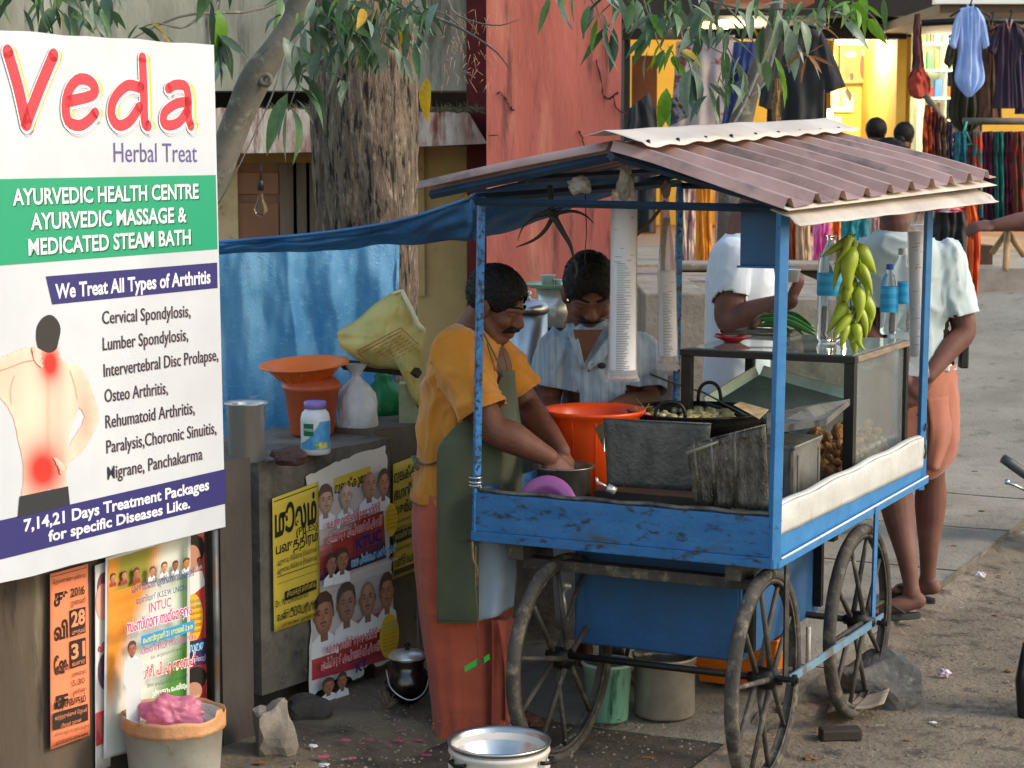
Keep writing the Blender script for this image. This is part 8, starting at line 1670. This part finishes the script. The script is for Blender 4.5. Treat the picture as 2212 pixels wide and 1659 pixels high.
S_ = MB(); rings(S_, [(1288, 690, 42, .06, MY+.04, 0), (1292, 715, 78, .10, MY+.02, 0), (1294, 748, 104, .125, MY, 0), (1294, 820, 108, .14, MY, 0), (1294, 900, 106, .15, MY, 0), (1294, 985, 104, .155, MY, 0)])
cap(S_, [sl_, lerp(sl_, el, .5), lerp(sl_, el, .78)], [.086, .084, .082]); cap(S_, [sr_, lerp(sr_, er, .5), lerp(sr_, er, .9)], [.086, .084, .084])
me = remesh(S_, .009, 3, wrinkle(.014, 8, (1, 1, .5), 5)); clip(me, [(lerp(sl_, el, .70), (el-sl_).normalized(), (el, .14)), (lerp(sr_, er, .86), (er-sr_).normalized(), (er, .13))])
from_mesh(me, 'shirt', SH2, m2).modifiers.new('s', 'SOLIDIFY').thickness = .003
q = MB(); q.add([W(1238, 712, MY-.155), W(1302, 712, MY-.155), W(1258, 792, MY-.168)], [(0, 1, 2)]); q.v += []; q.build('chest_skin', SKIN, m2, solid=.004)
for pa, pb in (([W(1222, 700, MY-.08), W(1232, 735, MY-.15), W(1256, 795, MY-.172)], [W(1240, 698, MY-.06), W(1250, 735, MY-.165), W(1264, 795, MY-.178)]), ([W(1325, 700, MY-.08), W(1300, 745, MY-.16), W(1262, 795, MY-.174)], [W(1345, 704, MY-.06), W(1322, 755, MY-.165), W(1274, 800, MY-.18)])): ribbon(pa, pb, 'collar', SH2, m2, 5, 10, .0, th=.004)
LUN2 = mat('pale_wrap', '#b8b4ac', rough=.9); q = MB(); rings(q, [(1294, 985, 104, .15, MY, 0), (1294, 1150, 100, .15, MY, 0), (1294, 1350, 98, .15, MY, 0)], 60, lfold, False); q.build('wrap_cloth', LUN2, m2, solid=.003)
q = MB(); q.tube([W(1271, 802, MY-.165), W(1278, 788, MY-.175), W(1290, 784, MY-.175)], .004, 6); q.ell(W(1300, 790, MY-.17), (.016, .005, .011)); q.build('spectacles', BLACKP, m2)

# ---- man in white polo shirt with tea cup, beyond the showcase
PY = 8.6
m3 = thing('person', 'man in white polo shirt raising a small white cup, head hidden behind the cart roof', 'person', Vector((W(1600, 900, PY).x, PY, 0)))
R = frame((.9, -.1, -.15)); s_ = 1.0; O = W(1618, 470, PY)-R @ Vector((0, -.04, -.07)); B_ = MB(); head_blobs(B_, O, R, s_)
sn_, sf_ = W(1585, 552, PY-.17), W(1630, 552, PY+.18); hip = W(1592, 860, PY); nk = O+R @ Vector((0, -.055, -.08)); torso_blobs(B_, sn_, sf_, hip, nk)
e3, w3 = W(1574, 692, PY-.24), W(1706, 650, PY-.36); cap(B_, [sn_, lerp(sn_, e3, .5), e3, lerp(e3, w3, .4), w3], [.066, .064, .056, .054, .036])
f3, g3 = W(1650, 690, PY+.2), W(1640, 790, PY+.1); cap(B_, [sf_, lerp(sf_, f3, .5), f3, lerp(f3, g3, .5), g3], [.058, .055, .045, .042, .03])
hand(B_, w3, (.42, -.05, .9), (.75, -.55, -.3), 1, .62, 1.1, tcurl=.9); hand(B_, g3, (0, 0, -1), (0, -1, 0), 1, .3)
for dy_ in (-.09, .09): kn = Vector((W(1598, 900, PY).x, PY+dy_, .47)); an = Vector((kn.x-.02, PY+dy_, .08)); cap(B_, [hip, lerp(hip, kn, .5), kn, lerp(kn, an, .4), an], [.095, .09, .06, .055, .036]); foot(B_, an, (1, 0, 0))
from_mesh(remesh(B_, .006, 3), 'body', SKIN2, m3); hair_mesh(O, R, s_, m3, HAIR, 21); face_bits(O, R, s_, m3)
POLO = mat('white_polo', '#d3dae4', '#c2cbd8', sc=4, rough=.9, bump=.15, bs=300, sheen=.2)
S_ = MB(); rings(S_, [(1612, 493, 27, .055, PY, 0), (1606, 512, 46, .11, PY, 0), (1600, 545, 66, .16, PY, 0), (1598, 610, 74, .17, PY, 0), (1594, 690, 70, .165, PY, 0), (1592, 780, 72, .17, PY, 0), (1590, 870, 74, .17, PY, 0)])
cap(S_, [sn_, lerp(sn_, e3, .4), lerp(sn_, e3, .75)], [.082, .080, .076]); cap(S_, [sf_, lerp(sf_, f3, .5), lerp(sf_, f3, .7)], [.08, .078, .074])
me = remesh(S_, .010, 3, wrinkle(.006, 7, (1, 1, .6), 8)); clip(me, [(lerp(sn_, e3, .62), (e3-sn_).normalized(), (lerp(sn_, e3, 1.15)+Vector((.03, -.04, 0)), .165))]); from_mesh(me, 'shirt', POLO, m3).modifiers.new('s', 'SOLIDIFY').thickness = .003
q = MB(); q.lathe(W(1614, 490, PY), [(.052, -.012), (.056, .0), (.053, .026), (.048, .028)], 24, sy=1.0); q.build('collar', POLO, m3, solid=.003)
q = MB(); rings(q, [(1592, 850, 72, .16, PY, 0), (1592, 1000, 66, .15, PY, 0), (1592, 1200, 60, .14, PY, 0)], 50, lfold, False); q.build('trousers', mat('grey_trousers', '#5a5a60', rough=.9), m3, solid=.003)
q = MB(); q.tube([lerp(e3, w3, .62)+Vector((0, 0, 0))+(lambda u, w_: u*math.cos(a_)*.041+w_*math.sin(a_)*.041)((w3-e3).cross(Vector((0, 1, 0))).normalized(), Vector((0, 1, 0))) for a_ in [i*.35 for i in range(19)]], .004, 6); q.build('bracelet', BRASS, m3)
c_ = W(1712, 583, PY-.40); q = MB(); q.lathe(c_, [(0, -.05), (.024, -.05), (.033, .0), (.035, .001), (.033, .003), (.022, -.044), (0, -.045)], 30); q.v = [p for p in q.v]; tag(q.build('paper_cup', WHITE), 'small white paper cup held up by the man in the polo shirt', 'cup')

# ---- customer with his back to us
QY = 8.02
m4 = thing('person', 'man seen from behind in pale shirt and folded peach wrap, hands behind his back', 'person', Gz(1965, 1320))
R = frame((-.45, .88, -.12)); s_ = 1.02; O = W(1935, 468, QY)-R @ Vector((0, -.045, -.075)); B_ = MB(); head_blobs(B_, O, R, s_)
sl_, sr_ = W(1876, 555, QY+.05), W(2042, 560, QY-.02); hip = W(1962, 800, QY); nk = O+R @ Vector((0, -.05, -.08)); torso_blobs(B_, sl_, sr_, hip, nk)
er, wr_ = W(2082, 712, QY-.05), W(2005, 812, QY-.17); el, wl = W(1862, 700, QY-.03), W(1955, 822, QY-.16)
cap(B_, [sr_, lerp(sr_, er, .5), er, lerp(er, wr_, .4), wr_], [.060, .058, .050, .047, .031]); cap(B_, [sl_, lerp(sl_, el, .5), el, lerp(el, wl, .4), wl], [.058, .056, .048, .045, .031])
hand(B_, wr_, (-.65, -.1, -.75), (.1, -.9, .2), 1, .35, 1.05, .3); hand(B_, wl, (.35, -.1, -.9), (.1, -.9, .1), -1, .35, 1.05, .3)
k1, a1 = W(1932, 1010, QY-.02), W(1972, 1286, QY-.30); a1.z = max(.085, a1.z); cap(B_, [hip+Vector((-.07, 0, 0)), W(1928, 900, QY), k1, W(1938, 1090, QY-.01), W(1958, 1200, QY-.12), W(1970, 1275, QY-.16)], [.098, .092, .060, .070, .042, .030], seg=16)
k2 = W(2012, 1010, QY+.05); cap(B_, [hip+Vector((.08, 0, 0)), W(2008, 900, QY+.03), k2, W(2010, 1085, QY+.09), W(2006, 1190, QY+.10), W(2004, 1265, QY+.12)], [.098, .09, .056, .066, .040, .030], seg=16)
A1, A2 = W(1970, 1280, QY-.16), W(2003, 1272, QY+.12); A1.z, A2.z = .095, .095; cap(B_, [W(1970, 1275, QY-.16), A1], [.033, .036], n=5); cap(B_, [W(2004, 1265, QY+.12), A2], [.032, .035], n=5); foot(B_, A1, (-.95, -.1, 0)); foot(B_, A2, (-.7, .6, 0))
from_mesh(remesh(B_, .006, 3), 'body', SKIN2, m4); hair_mesh(O, R, s_, m4, HAIR, 31, back=.02)
SANM = mat('dark_rubber_sandal', '#2a2d30', '#1e2022', sc=9, rough=.8); sandal(m4, A1, (-.95, -.1, 0), SANM); sandal(m4, A2, (-.7, .6, 0), SANM)
SH4 = mat('pale_grey_shirt', '#c0cccc', '#aebcbe', sc=3, rough=.9, bump=.2, bs=240, sheen=.2)
S_ = MB(); rings(S_, [(1938, 486, 30, .06, QY, 0), (1945, 508, 66, .11, QY, 0), (1955, 545, 96, .135, QY, 0), (1962, 620, 98, .14, QY, 0), (1962, 700, 96, .14, QY, 0), (1964, 770, 98, .15, QY, 0), (1966, 805, 100, .155, QY, 0)])
cap(S_, [sr_, lerp(sr_, er, .45), lerp(sr_, er, .9)], [.085, .084, .080]); cap(S_, [sl_, lerp(sl_, el, .45), lerp(sl_, el, .9)], [.083, .082, .078])
me = remesh(S_, .010, 3, wrinkle(.014, 7, (1, 1, .5), 12)); clip(me, [(lerp(sr_, er, .80), (er-sr_).normalized(), (lerp(sr_, er, 1.1)+Vector((.06, -.02, 0)), .155)), (lerp(sl_, el, .80), (el-sl_).normalized(), (lerp(sl_, el, 1.1)-Vector((.05, 0, 0)), .15)), (W(1960, 795, QY), Vector((0, 0, -1)), None)]); from_mesh(me, 'shirt', SH4, m4).modifiers.new('s', 'SOLIDIFY').thickness = .003
q = MB(); q.lathe(W(1936, 486, QY), [(.058, -.02), (.064, -.004), (.060, .022), (.054, .024)], 24); q.build('collar', SH4, m4, solid=.003)
PEA = mat('peach_wrap_cloth', '#ad6c56', '#965a46', sc=4, rough=.9, bump=.3, bs=200, sheen=.2)
def pf(a_, t_): return .04*(max(0, 1-abs(noise.noise(Vector((math.cos(a_)*3+t_, math.sin(a_)*3, t_*2.5))))*3.2)**2)+.02*math.sin(a_*4+t_*5)+.018*math.sin(a_*9+t_*3)+.03*noise.noise(Vector((math.cos(a_)*3, math.sin(a_)*3, t_*4)))
q = MB(); rings(q, [(1964, 785, 98, .15, QY, 0), (1966, 830, 100, .16, QY, 0), (1966, 900, 102, .165, QY, 0), (1962, 965, 102, .165, QY, 0), (1955, 1005, 92, .15, QY, 0), (1948, 1028, 74, .12, QY, 0)], 80, pf, False); q.build('wrap_cloth', PEA, m4, solid=.003)
ribbon([W(2002, 860, QY-.175), W(2010, 930, QY-.19), W(2000, 1010, QY-.16)], [W(2062, 850, QY-.06), W(2064, 940, QY-.08), W(2040, 1015, QY-.08)], 'wrap_fold', PEA, m4, 10, 20, .03, .006, 3)
q = MB(); a, b = W(2072, 795, QY+.02), W(2092, 735, QY+.02); q.box((a.x, QY, a.z), (b.x, QY+.05, b.z)); q.build('belt_pouch', BLACKP, m4, bevel=.006)

# ---- women in the lit shop, and a passer-by's arm at the right edge
def far_person(label, px, py, Y, hcol, cloth, bun=False, s=1.0):
    t = thing('person', label, 'person', Vector((W(px, 400, Y).x, Y, FZ))); R = frame((.5, .8, -.1)); O = W(px, py, Y)-R @ Vector((0, -.01, .13))*s; B_ = MB(); head_blobs(B_, O, R, s); a, b = O+Vector((-.17, 0, -.2)), O+Vector((.17, 0, -.2)); hp = O+Vector((0, 0, -.7)); torso_blobs(B_, a, b, hp, O+Vector((0, 0, -.1)))
    for sx in (-1, 1): p0 = O+Vector((sx*.19, 0, -.22)); cap(B_, [p0, p0+Vector((sx*.03, 0, -.28)), p0+Vector((sx*.02, -.05, -.52))], [.045, .04, .028]); hand(B_, p0+Vector((sx*.02, -.05, -.52)), (0, 0, -1), (sx, 0, 0), sx, .3); k0 = Vector((O.x+sx*.08, O.y, FZ+.09)); cap(B_, [hp, (hp+k0)/2, k0], [.09, .06, .035]); foot(B_, k0, (.5, .8, 0))
    from_mesh(remesh(B_, .012, 2), 'body', SKIN, t); h_ = hair_mesh(O, R, s, t, HAIR, px, side=.04, back=-.02, vol=1.12)
    if bun: q = MB(); q.ell(O+R @ Vector((0, -.10, .08))*s, (.055, .05, .055)); q.build('hair_bun', HAIR, t)
    q = MB(); q.tube([O+Vector((0, 0, -.14)), O+Vector((0, 0, -.22)), O+Vector((0, 0, -.5)), O+Vector((0, 0, -.8)), Vector((O.x, O.y, FZ+.15))], [.09, .2, .19, .2, .26], 24); q.build('dress', cloth, t)
    return t
far_person('dark haired woman with loose hair in the lit yellow shop, left of the other head', 1893, 283, 22.2, HAIR, mat('pale_sari', '#c8b08a', rough=.9), s=1.25)
far_person('woman with tied dark hair bun beside the pillar of the lit shop', 1953, 292, 22.0, HAIR, mat('pink_sari', '#a8586a', rough=.9), True, s=1.2)
t = thing('person', 'passer by at the right picture edge, only an outstretched bare arm showing', 'person', Vector((W(2330, 900, 9.5).x, 9.5, 0))); B_ = MB(); R = frame((-1, 0, 0)); O = Vector((W(2330, 900, 9.5).x, 9.5, 1.42)); head_blobs(B_, O, R, 1); hp = O+Vector((0, 0, -.6)); torso_blobs(B_, O+Vector((0, -.18, -.2)), O+Vector((0, .18, -.2)), hp, O+Vector((0, 0, -.1)))
w5 = W(2150, 487, 9.3); cap(B_, [O+Vector((0, -.18, -.2)), W(2290, 500, 9.3), W(2225, 478, 9.3), w5], [.055, .052, .048, .03]); hand(B_, w5, (-1, 0, -.05), (0, -.5, .8), 1, .45, 1.05)
cap(B_, [O+Vector((0, .18, -.2)), O+Vector((.02, .2, -.5)), O+Vector((0, .2, -.72))], [.05, .045, .03]); hand(B_, O+Vector((0, .2, -.72)), (0, 0, -1), (0, 1, 0), 1, .3)
for dy_ in (-.09, .09): an = Vector((O.x, 9.5+dy_, .09)); cap(B_, [hp, (hp+an)/2, an], [.09, .06, .035]); foot(B_, an, (-1, 0, 0))
from_mesh(remesh(B_, .008, 3), 'body', SKIN2, t); hair_mesh(O, R, 1, t, HAIR, 77); face_bits(O, R, 1, t)
q = MB(); q.tube([O+Vector((0, 0, -.12)), O+Vector((0, 0, -.2)), O+Vector((0, 0, -.6)), O+Vector((0, 0, -.95))], [.08, .2, .19, .2], 24); q.build('shirt', mat('check_shirt', '#7a4a3a', rough=.9), t)
q = MB(); q.tube([O+Vector((0, 0, -.6)), O+Vector((0, 0, -1.34))], [.185, .16], 24); q.build('wrap_cloth', LUN2, t)
